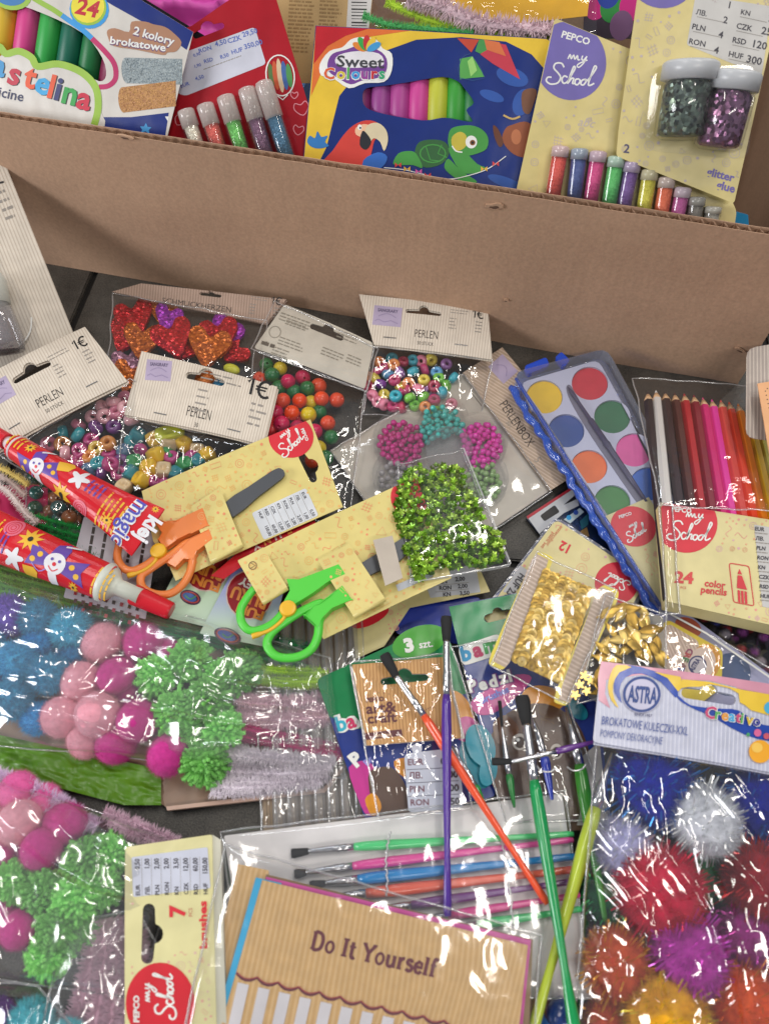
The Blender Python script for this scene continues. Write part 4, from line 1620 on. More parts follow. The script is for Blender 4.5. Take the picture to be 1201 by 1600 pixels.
def header(parent, q, z, ang, sang, hole, words, price, patch=None, bend=.0012, size=13, pitch=4.6, extra=None, two='50 ST\u00dcCK', vert=False, fmat=None, zt=None):
    """folded striped header card; words/price/patch = picture positions"""
    S = card_surf(q, z, bend, vert)
    mb = MB(S)
    m = fmat or cream(sang, pitch)
    mb.slab(q, m, .0004, .0011, holes=[hole] if hole else [])
    # second leaf of the folded card, just beneath
    mb2 = [(x + 1.5, y + 2) for x, y in q]
    mb.slab(mb2, m, -.0009, -.0003, holes=[[(x + 1, y + 1) for x, y in hole]] if hole else [])
    h = mb.build('header_card', parent)
    mb = MB(S)
    H = .0012
    if words:
        t, x, y, s, f = words
        mb.text(t, x, y, s, INKT, ang, H, bold=-.004, align='c', fit=f)
        if two:
            (x2, y2), = rot([(0, s * .85)], x, y, ang)
            mb.text(two, x2, y2, s * .42, INKT, ang, H, bold=0, align='c', fit=f * (.7 if len(two) > 3 else .16))
    if price:
        x, y, s = price
        euro_price(mb, x, y, s, ang, BLK, H)
        (x2, y2), = rot([(-s * 1.0, s * .45)], x, y, ang)
        mb.micro(x2, y2, s * 1.0, 4, s * .42, GREY, ang, H, th=.3)
        (x2, y2), = rot([(-s * 4.4, -s * .7)], x, y, ang)
        mb.micro(x2, y2, s * 2.6, 2, s * .34, GREY, ang, H, th=.25)
        (x2, y2), = rot([(-s * 4.4, s * .4)], x, y, ang)
        mb.micro(x2, y2, s * 0.9, 4, s * .42, GREY, ang, H, th=.25)
    if extra:
        extra(mb, H)
    mb.build('lettering', h)
    if words:
        t, x, y, s, f = words
        for k in (-1, 1):
            (a1, b1), (a2, b2) = rot([(k * f * 1.55 - 10, s * .35), (k * f * 1.55 + 9, s * .35)], x, y, ang)
            if all(inside(p_, q) for p_ in ((a1, b1), (a2, b2))):
                ms = MB(S)
                ms.slab(rot([(-10, -.6), (10, -.6), (10, .6), (-10, .6)], (a1 + a2) / 2, (b1 + b2) / 2, ang), plastic('#8a8a8c', .3, metal=.9), H, H + .0004)
                ms.build('staple', h)
    if patch:
        x, y, w_, h_, a = patch
        mb = MB(S)
        mb.poly(rot([(-w_ / 2, -h_ / 2), (w_ / 2, -h_ / 2), (w_ / 2 * 1.03, h_ / 2), (-w_ / 2, h_ / 2 * 1.04)], x, y, a), LIL, H)
        mb.stroke(rot([(-w_ * .42, h_ * .3), (-w_ * .3, h_ * .2), (-w_ * .1, h_ * .32), (w_ * .15, h_ * .22), (w_ * .4, h_ * .34)], x, y, a), 1.2, ink('#8d80a0'), H + 1e-4)
        mb.stroke(spline(rot([(-w_ * .32, h_ * .05), (-w_ * .1, -h_ * .1), (w_ * .1, -h_ * .1), (w_ * .32, h_ * .05)], x, y, a), 3), 1.1, ink('#8d80a0'), H + 1e-4)
        (x2, y2), = rot([(-w_ * .36, -h_ * .2)], x, y, a)
        mb.text('SANGRARY', x2, y2, h_ * .17, ink('#5f5672'), a, H + 1e-4, bold=.03, fit=w_ * .72)
        mb.build('stamp_print', h)
    return h


# ---- tall striped card leaning at far left with a bottle in a blister
q = [(-190, 330), (5, 246), (118, 527), (-80, 640)]
S = card_surf(q, [.095, .105, .022], .002)
o = thing('bottle_card', 'tall cream striped hanging card with a white-capped clear bottle, leaning beside the cardboard box', 'craft pack', S.at(0, 450))
mb = MB(S)
mb.slab(q, cream(68, 5.2), 0, .0006)
mb.build('backing_card', o)
mb = MB(S)
mb.text('1', -12, 288, 26, BLK, -22, .0008, bold=.03)
mb.stroke([(-8, 289), (7, 285)], 3.2, BLK, .0008)
for k in range(4):
    mb.micro(-6 + k * 5, 302 + k * 13, 18, 1, 7, GREY, -22, .0008, th=.6)
mb.build('lettering', o)
mb = MB(S)
mb.slab(spline([(-60, 350), (8, 420), (40, 470), (62, 530), (60, 570), (20, 600), (-80, 640)], 3, closed=True), CRYSTAL, .001, .0016, bottom=False)
mb.stroke(spline([(-20, 545), (10, 552), (36, 540), (50, 520), (52, 498)], 4), 2.2, WHT, .004)
mb.stroke(spline([(-20, 520), (8, 530), (30, 522), (44, 500)], 4), 1.5, CRYSTAL, .003)
mb.build('blister', o)
t = thing('bottle', 'clear glitter bottle with rounded white cap in the tall striped card blister', 'bottle', S.at(0, 470, .012))
A, B = S.at(-12, 432, .016), S.at(14, 556, .016)
r_ = 27 * mpp(0, 480, .05)
mb = MB()
mb.lathe(A, A.lerp(B, .42), [(0, r_ * .4), (.12, r_ * .8), (.35, r_), (1, r_ * .98)], plastic('#c4c8c0', .35), 26)
mb.build('cap', t, smooth=True)
mb = MB()
mb.lathe(A.lerp(B, .40), B, [(0, r_ * .85), (.3, r_ * 1.05), (.8, r_ * 1.3), (1, r_ * 1.2)], film_mat('bottle_wall', tint=(.75, .74, .76), haze=.25, refl=2.0, scale=20, bump=.0004), 26)
mb.build('bottle_wall', t, smooth=True)
mb = MB()
mb.lathe(A.lerp(B, .5), B, [(0, r_ * .5), (.5, r_ * .8), (1, r_ * .95)], glitter('#5a5258', '#8a6a70', 900, .3, .4), 20)
mb.build('glitter_fill', t, smooth=True)

# ---- bead meshes
PONY = lathe_mesh('pony_bead', [(.34, -.5), (.55, -.62), (.86, -.5), (1.0, -.2), (1.0, .2), (.86, .5), (.55, .62), (.34, .5), (.27, .0)], 18)
ROUND = lathe_mesh('round_bead', [(.2, .98)] + [(math.sin(math.radians(a)), math.cos(math.radians(a))) for a in range(14, 170, 15)] + [(.2, -.98), (.18, 0)], 18)
PEARL = lathe_mesh('pearl', [(max(.02, math.sin(math.radians(a))), math.cos(math.radians(a))) for a in range(0, 181, 18)], 12)
bm = bmesh.new()
bmesh.ops.create_cube(bm, size=2)
bmesh.ops.subdivide_edges(bm, edges=bm.edges[:], cuts=7, use_grid_fill=True)
for v in bm.verts:
    sp_ = v.co.normalized() * 1.15
    pit = abs(abs(v.co.z) - 1) < .01 and abs(v.co.x) < .3 and abs(v.co.y) < .3
    v.co = v.co.lerp(sp_, .55)
    if pit:
        v.co.z *= .45
for f in bm.faces:
    f.smooth = True
CUBE = bpy.data.meshes.new('cube_bead')
bm.to_mesh(CUBE)
bm.free()
CUBE.materials.append(None)


def up_rot(r, tilt):
    a = r.uniform(0, 6.28)
    t = r.uniform(0, tilt)
    return (Matrix.Rotation(a, 3, 'Z') @ Matrix.Rotation(t, 3, 'X') @ Matrix.Rotation(r.uniform(0, 6.28), 3, 'Z')).to_euler()


def beads(name, me, pts, rad, z, cols, lab, cat, group, seed=1, tilt=1.4, mk=None, sc_=None):
    """pts: (px, py, colour key[, dz])"""
    r = random.Random(seed)
    for p in pts:
        nm, hx = cols[p[2]]
        m = mk(hx) if mk else plastic(hx, .18, coat=.5)
        dz = p[3] if len(p) > 3 else 0
        k = rad * (sc_(r) if sc_ else r.uniform(.94, 1.06))
        inst(name, me, m, P(p[0], p[1], z + dz), up_rot(r, tilt), k, lab.format(nm), cat, group)


PEARLY = lambda hx: plastic(hx, .22, coat=.6)


def auto_beads(name, me, poly, n, rad, z0, zmax, cols, lab, cat, group, seed, tilt=1.4, mk=None, squash=.92, k=14):
    r = random.Random(seed + 100)
    for c in pile(poly, n, rad, z0, zmax, seed, k=k, squeeze=squash):
        nm, hx = r.choice(cols)
        m = mk(hx) if mk else PEARLY(hx)
        inst(name, me, m, c, up_rot(r, tilt), rad * r.uniform(.94, 1.05), lab.format(nm), cat, group)


# ---- glitter heart bag
q = [(176, 456), (222, 443), (448, 468), (416, 506)]
bag = thing('heart_bag', 'clear bag of red and copper glitter hearts with pinkish striped header by the box', 'craft bag', P(300, 540, 0))
S_ = [(176, 456), (222, 443), (448, 468), (416, 506)]
header(bag, S_, [.014, .020, .018], 8, 95, slot(330, 461, 34, 5, 7, 5), ('SCHMUCKHERZEN', 308, 481, 9, 108), (440, 477, 11), pitch=4.2, two=None, bend=.0008, fmat=stripes('#b49a88', '#9a8070', 95, 4.2, .35))
film('clear_film', [(176, 458), (418, 502), (405, 640), (168, 600)], [.012, .014, .010, .004], .010, bag, amp=.0022, seed=3, fold=(100, .002, 60))
hs = [(0, 9), (-6, 3), (-10, -3), (-9, -8), (-4.5, -9), (0, -5), (4.5, -9), (9, -8), (10, -3), (6, 3)]
HRT = [(212, 500, 3.0, -15, 'red', 'ruby red glitter heart, uppermost by the bag corner', .006), (196, 528, 2.7, 25, 'red', 'ruby red glitter heart under the copper one by the bag edge', .004), (222, 536, 2.9, 10, 'copper', 'copper glitter heart overlapping the ruby pair', .009),
       (256, 492, 2.2, 5, 'copper', 'small copper glitter heart peeking out behind the purple one', .004), (263, 500, 2.2, 20, 'purple', 'violet glitter heart at the top centre of the bag', .007), (272, 532, 3.2, -20, 'red', 'big crimson glitter heart in the middle of the bag', .009),
       (288, 542, 2.9, 30, 'red', 'crimson glitter heart tilted under the middle one', .005), (352, 522, 2.6, 30, 'purple', 'violet glitter heart tucked at the far side of the bag', .005), (344, 528, 3.0, -10, 'red', 'crimson glitter heart between violet and copper hearts', .008),
       (326, 546, 3.3, 12, 'copper', 'large copper glitter heart in front of the crimson one', .012), (204, 572, 2.6, -10, 'lilac', 'lilac glitter heart half under the striped header', .004), (202, 592, 2.6, 20, 'copper', 'copper glitter heart at the lower bag edge', .008), (366, 552, 2.2, 50, 'red', 'crimson glitter heart nearest the wooden bead bag', .006)]
GM = {'red': glitter('#8f0a18', '#c41824', 640, .45, .3, .8), 'copper': glitter('#9c4614', '#c86e24', 640, .5, .3, .8), 'purple': glitter('#7a1f9a', '#a838b8', 520, .45, .3, .8), 'lilac': glitter('#8a5a78', '#b88aa0', 520, .5, .3, .8)}
for x, y, k, a, c, lb, z in HRT:
    qq = [(p * k, r * k) for p, r in hs]
    pts = rot(spline(qq, 3, closed=True), x, y, a)
    zz = [z + random.uniform(-.001, .001) for _ in range(3)]
    mb = MB(card_surf([(x - 30, y - 30), (x + 30, y - 30), (x + 30, y + 30)], zz))
    mb.slab(pts, GM[c], 0, .0022)
    h = mb.build('glitter_heart', bevel=.0007)
    tag(h, lb, 'glitter heart', 'glitter hearts in the clear bag')
for x, y, c, rx, a, lb in ((362, 577, '#c2c23a', 15, 20, 'yellow-green oval wooden bead beside the copper heart'),):
    inst('oval_bead', PEARL, plastic(c, .35), P(x, y, .012), Euler((0, 0, -.4)), (rx * .0005, rx * .00032, .004), lb, 'bead', None)

# ---- wooden round bead bag with back label and barcode
bag = thing('round_bead_bag', 'clear bag of round wooden beads with white back label and barcode', 'craft bag', P(470, 620, 0))
q = [(445, 477), (584, 538), (570, 609), (397, 545)]
S = card_surf(q, [.016, .018, .017], .0015)
LAB = ink('#c3bdb0')
mb = MB(S)
mb.slab(rrect(q, 5), LAB, .0004, .001, holes=[slot(511, 522, 56, 9, 22, 10)])
lab_ = mb.build('back_label', bag)
mb = MB(S)
barcode(mb, 490, 553, 20, 84, 24, 5)
for (x, y, wd, rows) in ((440, 490, 55, 3), (530, 518, 40, 3), (448, 502, 34, 2), (505, 545, 38, 3), (544, 556, 26, 3), (438, 528, 44, 3), (428, 543, 30, 3), (416, 535, 6, 2)):
    mb.micro(x, y, wd, rows, 5, ink('#8a8478'), 21, .0012, th=.35)
mb.stroke(ell(430, 521, 9, n=20), 1.1, ink('#8a8478'), .0012, closed=True)
mb.micro(410, 534, 26, 1, 8, ink('#5a544c'), 20, .0012, th=.7)
mb.build('lettering', lab_)
film('clear_film', [(397, 546), (570, 612), (545, 820), (380, 800)], [.016, .017, .006, .006], .005, bag, amp=.0013, seed=9)
film('clear_film', [(430, 470), (590, 545), (572, 612), (392, 546)], [.018, .020, .019, .018], .002, bag, amp=.0004, seed=12, n=(20, 12))
WC = {'g': ('dark green', '#1f6b38'), 'y': ('yellow', '#c9b024'), 'o': ('orange red', '#dc4a28'), 'p': ('raspberry pink', '#bc2050'), 'r': ('red', '#c82a30')}
WPT = [(416, 570, 'g'), (438, 576, 'y'), (425, 586, 'g', .004), (406, 592, 'o'), (436, 606, 'g'), (450, 596, 'p', .006), (473, 590, 'p'), (480, 607, 'g', .005), (498, 603, 'o'), (460, 613, 'g'), (442, 626, 'o', .004), (468, 626, 'o', .008),
       (486, 629, 'y', .002), (502, 623, 'o', .006), (526, 625, 'o', .003), (456, 645, 'o', .009), (431, 645, 'p'), (482, 648, 'y', .008), (499, 644, 'g'), (440, 662, 'p', .006), (425, 672, 'r'), (465, 668, 'p', .003), (512, 661, 'o', .004),
       (492, 674, 'p', .006), (517, 683, 'g', .003), (498, 700, 'y', .002), (472, 690, 'p'), (445, 684, 'r'), (418, 658, 'r'), (508, 716, 'g'), (412, 610, 'p'), (420, 630, 'r'), (488, 720, 'o'), (470, 655, 'r', -.001), (455, 560, 'g', -.002)]
beads('round_bead', ROUND, WPT, .0062, .0078, WC, 'round {} wooden bead in the barcode bag', 'bead', 'round wooden beads in the barcode bag', 4, mk=lambda h: plastic(h, .32, coat=.15))

# ---- pastel pony bead bag leaning by the box
bag = thing('pony_bead_bag', 'clear bag of pastel pony beads under an upright striped header card at the box', 'craft bag', P(655, 600, 0))
q = [(561, 461), (761, 485), (768, 563), (584, 540)]
header(bag, q, [.030, .030, .021], 6, 97, slot(661, 491, 56, 6, 6, 9), ('PERLEN', 665, 531, 13, 36), (755, 500, 12), (605, 496, 44, 30, 7), .0016, pitch=4.3)
film('clear_film', [(584, 541), (768, 563), (752, 655), (566, 648)], [.021, .021, .003, .003], .006, bag, amp=.0016, seed=21)
PC = [('orange', '#dc8a50'), ('turquoise', '#3a9fb0'), ('raspberry', '#b83a6a'), ('pink', '#d88098'), ('yellow', '#d6c24a'), ('lilac', '#9a6aa8'), ('light blue', '#5a98c4'), ('lime green', '#74b848'), ('deep red', '#a83050'), ('violet', '#7a3a98')]
PPT = [(592, 566, 0), (612, 560, 1), (630, 565, 8), (645, 563, 1), (658, 564, 3), (673, 562, 4), (697, 569, 5), (588, 580, 2), (615, 570, 0, .004), (606, 585, 6), (625, 582, 5, .003), (645, 580, 1, .004), (663, 578, 2), (682, 582, 6, .003), (708, 590, 1, .002), (586, 592, 4),
       (594, 600, 9), (616, 594, 2, .004), (638, 599, 0, .003), (662, 594, 4, .004), (685, 591, 7, .003), (575, 604, 8), (653, 606, 3, .007), (678, 604, 8, .004), (582, 618, 3, .002), (600, 617, 4), (618, 619, 1, .006), (640, 622, 7, .004), (661, 620, 7, .002), (690, 614, 1, .003), (648, 634, 7), (664, 636, 0, .004),
       (678, 625, 2, .003), (705, 631, 3, .001), (683, 644, 7), (600, 632, 3), (614, 635, 2), (628, 637, 8), (590, 628, 3), (670, 612, 5), (632, 609, 2), (600, 575, 2), (697, 603, 7), (575, 590, 0), (625, 603, 4, -.001)]
beads('pony_bead', PONY, PPT, .0052, .0068, PC, 'pearly {} pony bead in the bag by the box', 'bead', 'pastel pony beads by the box', 7, mk=PEARLY)

# ---- bead box bag: header, white card, flower box of pearls
bag = thing('bead_box_bag', 'clear bag with white backing card and striped header reading PERLENBOX', 'craft bag', P(690, 720, 0))
WC2 = ink('#bdb6ab')
q = [(516, 704), (724, 584), (860, 766), (655, 905)]
S = card_surf(q, [.004, .005, .006])
mb = MB(S)
mb.slab(q, WC2, 0, .0006)
mb.build('backing_card', bag)
q = [(722, 584), (784, 544), (930, 722), (858, 768)]
S2 = card_surf(q, [.008, .008, .008])
mb = MB(S2)
mb.slab(q, stripes('#c0ad9c', '#a8937f', 32, 4.6, .35), .0004, .0011)
hd = mb.build('header_card', bag)
mb = MB(S2)
mb.text('PERLENBOX', 779, 634, 15, INKT, 56, .0012, bold=-.004, fit=80)
mb.text('301', 789, 662, 6, GREY, 56, .0012)
mb.stroke([(738, 618), (752, 636)], 1.3, INKT, .0013)
mb.stroke([(826, 722), (838, 736)], 1.3, INKT, .0013)
mb.text('5', 833, 720, 12, GREY, 56, .0012, bold=-.01)
mb.build('lettering', hd)
mb = MB(S2)
mb.poly(rot([(-18, -15), (18, -15), (18, 15), (-18, 15)], 785, 578, 48), LIL, .0012)
mb.stroke(spline(rot([(-12, 4), (-4, -4), (4, -4), (12, 4)], 785, 578, 48), 3), 1.2, ink('#8d80a0'), .0013)
mb.build('stamp_print', hd)
# flower shaped clear box
PODS = [(627, 694, 38, 37, 'magenta', '#b8207a'), (689, 671, 37, 33, 'turquoise', '#3aaca4'), (749, 697, 36, 38, 'hot pink', '#d42aa4'), (752, 756, 34, 36, 'pale green', '#86a868'), (622, 750, 34, 30, 'frosted white', '#b4aeb0'), (690, 790, 38, 34, 'lilac', '#9a86a8')]
fb = thing('pearl_box', 'flower-shaped clear plastic box with petal compartments of coloured pearls', 'bead box', P(690, 720, .006))
outer = []
for i in range(96):
    a = 2 * math.pi * i / 96
    best = 0
    for (cx, cy_, rx, ry, *_) in PODS:
        # distance from the flower centre to the far side of each petal
        dx, dy = cx - 690, cy_ - 728
        ca, sa = math.cos(a), math.sin(a)
        bq = dx * ca + dy * sa
        disc_ = (rx + 6) ** 2 - (dx * dx + dy * dy - bq * bq)
        if disc_ > 0:
            best = max(best, bq + math.sqrt(disc_))
    outer.append((690 + best * math.cos(a), 728 + best * math.sin(a)))
Sb = card_surf([(500, 600), (900, 600), (900, 900)], .0065)
mb = MB(Sb)
mb.slab(outer, CRYSTAL, 0, .0012)
mb.build('box_base', fb)
mb = MB(Sb)
mb.stroke(outer, 2.4, CRYSTAL, .008, closed=True)
n_ = len(outer)
mb.add([(x, y, .001) for x, y in outer] + [(x, y, .0085) for x, y in outer], [(i, (i + 1) % n_, n_ + (i + 1) % n_, n_ + i) for i in range(n_)], CRYSTAL)
for (cx, cy_, rx, ry, *_) in PODS:
    e = ell(cx, cy_, rx, ry, 0, 28)
    mb.add([(x, y, .001) for x, y in e] + [(x, y, .0085) for x, y in e], [(i, (i + 1) % 28, 28 + (i + 1) % 28, 28 + i) for i in range(28)], CRYSTAL)
mb.build('box_wall', fb, smooth=False)
mb = MB(Sb)
mb.slab(ell(700, 712, 36, 33, 0, 30), film_mat('hub_plastic', tint=(.92, .92, .93), haze=.10, refl=1.5, rough=.1, scale=12, bump=.0004), .001, .011)
mb.build('box_hub', fb)
mb = MB(Sb)
mb.slab([(x + (690 - x) * .02, y + (728 - y) * .02) for x, y in outer], film_mat('pearl_lid', haze=.01, refl=1.2, rough=.08, scale=14, bump=.0002), .0105, .0112, bottom=False)
mb.build('box_lid', fb)
for k, (cx, cy_, rx, ry, nm, hx) in enumerate(PODS):
    e = [p for p in ell(cx, cy_, rx - 3, ry - 3, 0, 24) if (p[0] - 700) ** 2 + (p[1] - 712) ** 2 > 34 ** 2]
    cen = pile(e, (76, 60, 76, 45, 32, 9)[k], .0024, .008, .0195, 40 + k, k=12, squeeze=.86)
    m = plastic(hx, .25, coat=.8) if k != 4 else plastic(hx, .2, coat=.8, alpha=.7)
    for c in cen:
        inst('pearl', PEARL, m, c, Euler((0, 0, 0)), .00238, 'tiny shiny ' + nm + ' pearl in a petal of the flower box', 'pearl', nm + ' pearls in the flower box')
film('clear_film', [(516, 704), (724, 584), (862, 768), (655, 905)], [.006, .009, .009, .006], .011, bag, TAUT, amp=.0007, seed=33, edge=.35)

# ---- left bag of pony beads, header turned up
bag = thing('pony_bead_bag', 'clear bag of large pony beads under a tilted striped header at the left edge', 'craft bag', P(130, 680, 0))
q = [(-70, 618), (134, 513), (200, 597), (-10, 712)]
header(bag, q, [.030, .032, .030], -29, 61, slot(53, 586, 66, 10, -28, 12), ('PERLEN', 84, 632, 15, 44), (140, 540, 15), (3, 616, 40, 34, -28), .003)
film('clear_film', [(0, 712), (202, 592), (345, 660), (150, 800)], [.028, .028, .006, .004], .006, bag, amp=.0022, seed=41, fold=(-40, .002, 60))
QC = {'t': ('teal', '#2a8a94'), 'p': ('dusty pink', '#c07088'), 'v': ('deep violet', '#6a3a78'), 'b': ('bronze', '#b8793a'), 'm': ('magenta', '#a83a70'), 'o': ('orange', '#c8803a'), 'y': ('mustard', '#c0a040'), 'l': ('pale pink', '#d8a0a8'), 'g': ('slate blue', '#4a6a88')}
QPT = [(99, 676, 't'), (122, 679, 't', .004), (123, 664, 'p'), (150, 668, 'v', .003), (178, 667, 'v'), (77, 694, 'p'), (98, 694, 'b'), (143, 688, 'm'), (151, 701, 'y', .004), (169, 693, 'b', .005), (193, 704, 'g', .002), (102, 708, 'l', .003), (125, 704, 'm', .004),
       (141, 714, 'o', .003), (154, 724, 't', .004), (173, 725, 'm', .005), (124, 722, 'm'), (170, 710, 'm'), (110, 722, 'p'), (190, 722, 'v'), (160, 738, 'v'), (186, 740, 'm'), (205, 690, 't'), (140, 735, 'g'), (163, 650, 'l', .004), (182, 645, 'p', .006), (196, 638, 'l', .008), (160, 636, 'l', .003), (178, 628, 'l', .006), (196, 622, 'p', .003), (145, 652, 'l'), (206, 655, 'l', .004)]
beads('pony_bead', PONY, QPT, .0062, .0085, QC, 'large pearly {} pony bead behind the upper glue tube', 'bead', 'large pony beads behind the glue tube', 17, mk=PEARLY)

# ---- centre-left bag of cube beads, header 1 euro
bag = thing('cube_bead_bag', 'clear bag of wooden cube beads under a striped header with large 1\u20ac price', 'craft bag', P(290, 680, 0))
q = [(222, 550), (434, 606), (412, 697), (195, 649)]
header(bag, q, [.027, .029, .028], 13, 104, slot(322, 596, 62, 11, 13, 13), ('PERLEN', 311, 657, 17, 38), (421, 626, 25), (249, 581, 40, 32, 6), .0022, pitch=4.2, two='30')
film('clear_film', [(195, 650), (412, 698), (360, 790), (180, 775)], [.024, .026, .012, .004], .006, bag, amp=.0018, seed=51, fold=(70, .0015, 60))
CC_ = {'y': ('yellow', '#d8b02c'), 'n': ('natural wood', '#c8b088'), 't': ('teal', '#207a84'), 'g': ('green', '#2a8a4a'), 'm': ('magenta', '#b03a7a')}
CPT = [(243, 685, 'y'), (264, 693, 'n'), (288, 694, 'y'), (308, 703, 'n'), (325, 712, 'y'), (244, 711, 'y', .003), (215, 681, 't'), (233, 731, 'y', .004), (221, 750, 'y', .003), (256, 735, 'n', .003), (211, 724, 'g'), (288, 726, 'g', .002),
       (194, 762, 'n'), (275, 742, 't'), (205, 740, 't'), (262, 712, 'g', -.002), (310, 722, 't', -.001)]
beads('cube_bead', CUBE, CPT, .0056, .0085, CC_, 'wooden cube bead painted {}', 'bead', 'wooden cube beads', 23, tilt=1.0, mk=lambda h: plastic(h, .35, coat=.2))
beads('pony_bead', PONY, [(220, 703, 'm', .002), (268, 715, 'm', .001), (242, 752, 'm'), (255, 756, 'm'), (298, 712, 'm')], .0056, .0085, {'m': ('magenta', '#a83a78')}, 'glossy {} pony bead among the wooden cube beads', 'bead', 'magenta beads among the cubes', 25, mk=PEARLY)
inst('round_bead', ROUND, plastic('#c89a3a', .3), P(291, 604, .012), Euler((1, .4, 0)), .0062, 'amber bead seen through the slot of the cube bead header', 'bead', None)
inst('round_bead', ROUND, glitter('#a0502a', '#c87a3a', 900, .5, .3), P(322, 597, .016), Euler((1, .4, 0)), .0095, 'copper glitter bead seen through the header slot', 'bead', None)
inst('round_bead', ROUND, glitter('#2a6a9a', '#4a9ac0', 900, .5, .3), P(345, 606, .016), Euler((1, .4, 0)), .0075, 'blue glitter bead seen through the header slot', 'bead', None)
inst('cube_bead', CUBE, plastic('#c2c830', .3), P(265, 678, .012), Euler((.1, 0, .3)), (.011, .006, .005), 'flat yellow-green bead at the lower edge of the striped header', 'bead', None)

# ================================================================ scissors cards
YD = gloss('#cfbf78', .35)


def card_slabs(o, S, q, mat, name='backing_card', th=.0006, holes=(), r=2):
    mb = MB(S)
    mb.slab(rrect(q, r, 2) if r else q, mat, 0, th, holes=holes)
    return mb.build(name, o)


SC1, SC2 = .0305, .0375
DM = [DOOD, DOODR, ink('#d9a860')]
q = [(222, 768), (485, 656), (536, 793), (381, 862), (275, 908), (262, 878), (240, 846)]
S = card_surf([q[0], q[1], q[2]], [SC1, SC1 + .002, SC1], .0015)
o1 = thing('scissors_card', 'yellow patterned hanging card with red corner badge and price sticker, holding the orange scissors', 'craft pack', S.at(380, 780))
hole = [(x, y) for x, y in slot(481, 732, 50, 12, 64, 13)]
card_slabs(o1, S, q, YD, holes=[hole], r=0)
mb = MB(S)
doodles(mb, q, 170, DM, 3, 8, avoid=[(455, 690, 40), (445, 800, 40), (481, 732, 26), (420, 815, 24)], h=.0007)
mb.build('pattern_print', o1)
mb = MB(S)
mb.poly(clip_poly(ell(455, 684, 35, 33, 0, 30), q[:3] + [(381, 862), (275, 908)]), RED, .0008)
school(mb, 452, 692, .5, -42, WHT, 1.9, .0009)
mb.text('PEPCO', 470, 672, 5, WHT, 66, .0009, bold=.04)
mb.build('badge', o1)
mb = MB(S)
pl = rrect([(394, 804), (478, 764), (498, 807), (413, 846)], 4)
mb.poly(pl, ink('#c4c7cc'), .0008)
vals = ['0,50', '1,00', '2,00', '2,00', '3,50', '12,00', '60,00', '150,00']
price_table(mb, 478, 767, 65, 44, 10.6, CUR, vals, 4.6, .0009)
mb.build('price_sticker', o1)
# blade, tab
STEEL = plastic('#55575b', .42, metal=.7)
q2 = [(372, 876), (650, 746), (705, 904), (506, 1000), (452, 918), (412, 940)]
S2 = card_surf([q2[0], q2[1], q2[2]], [SC2, SC2 + .002, SC2], .0015)
o2 = thing('scissors_card', 'yellow patterned hanging card with two folded tabs, holding the green scissors', 'craft pack', S2.at(550, 880))
card_slabs(o2, S2, q2, YD, r=0)
mb = MB(S2)
doodles(mb, q2, 160, DM, 8, 8, avoid=[(700, 900, 30)], h=.0007)
mb.build('pattern_print', o2)
mb = MB(S2)
mb.poly(clip_poly(ell(640, 778, 30, 30, 0, 30), [q2[0], q2[1], q2[2], q2[3]]), RED, .0008)
mb.build('badge', o2)
mb = MB(S2)
mb.poly([(618, 916), (672, 892), (676, 902), (622, 926)], ink('#b8bcc4'), .0008)
barcode(mb, 622, 916, -24, 44, 8, 8)
mb.build('price_sticker', o2)


def tab(o, S, q, h, seed, lift=1.0):
    mb = MB(S)
    mb.slab(q, YD, h, h + .0006)
    t_ = mb.build('folded_tab', o)
    mb = MB(S)
    doodles(mb, q, 26, DM, seed, 8, h=h + .0007)
    mb.build('pattern_print', t_)
    # the tab's rounded lower fold
    mb = MB()
    A, B = S.at(*q[3], h - .0012), S.at(*q[2], h - .0012)
    mb.lathe(A, B, [(0, .0018), (1, .0018)], YD, 12)
    mb.build('tab_fold', t_, smooth=True)


tab(o1, S, [(303, 800), (347, 771), (382, 859), (332, 884)], .0065, 31)
tab(o2, S2, [(498, 884), (546, 858), (601, 942), (552, 969)], .0065, 32)
tab(o2, S2, [(375, 885), (414, 864), (451, 925), (412, 948)], .0075, 33)
mb = MB(S2)
mb.stroke(ell(398, 892, 6, n=14), 1.4, ink('#7a5a3a'), .0083, closed=True)
mb.stroke([(395, 888), (402, 892), (395, 896)], 1.2, ink('#7a5a3a'), .0083)
mb.build('recycling_mark', o2)


def scissors(label, S, blade, arms, loops, pivot, spring, col, z):
    t = thing('scissors', label, 'scissors', S.at(*pivot))
    pc = plastic(col, .38, coat=.15)
    mb = MB(S)
    mb.slab(blade, STEEL, z - .0008, z + .0006)
    mb.build('blade', t, bevel=.0003)
    for a_, lp in zip(arms, loops):
        mb = MB(S)
        mb.slab(a_, pc, z - .001, z + .0042)
        h = mb.build('handle', t, bevel=.0013)
        for f in h.data.polygons:
            f.use_smooth = False
        pts, closed, r_ = lp
        sp = spline(pts, 5, closed=closed)
        k = mpp(*pivot, .035)
        mb = MB()
        mb.sweep([S.at(x, y, z + .0016) for x, y in sp], r_ * k, pc, 14, closed=closed, flat=.8)
        mb.build('finger_loop', h, smooth=True)
    mb = MB()
    c = S.at(*pivot, z)
    yp = plastic('#e8a826', .35)
    mb.lathe(c, c + S.n * .0062, [(0, .0055), (.8, .0055), (.95, .005), (1, .0035)], yp, 26)
    mb.build('pivot', t, smooth=False)
    mb = MB()
    sp = spline(spring, 5)
    mb.sweep([S.at(x, y, z + .0035) for x, y in sp], [.0013] * (len(sp) - 3) + [.0019] * 3, yp, 10)
    mb.build('spring', t, smooth=True)
    return t


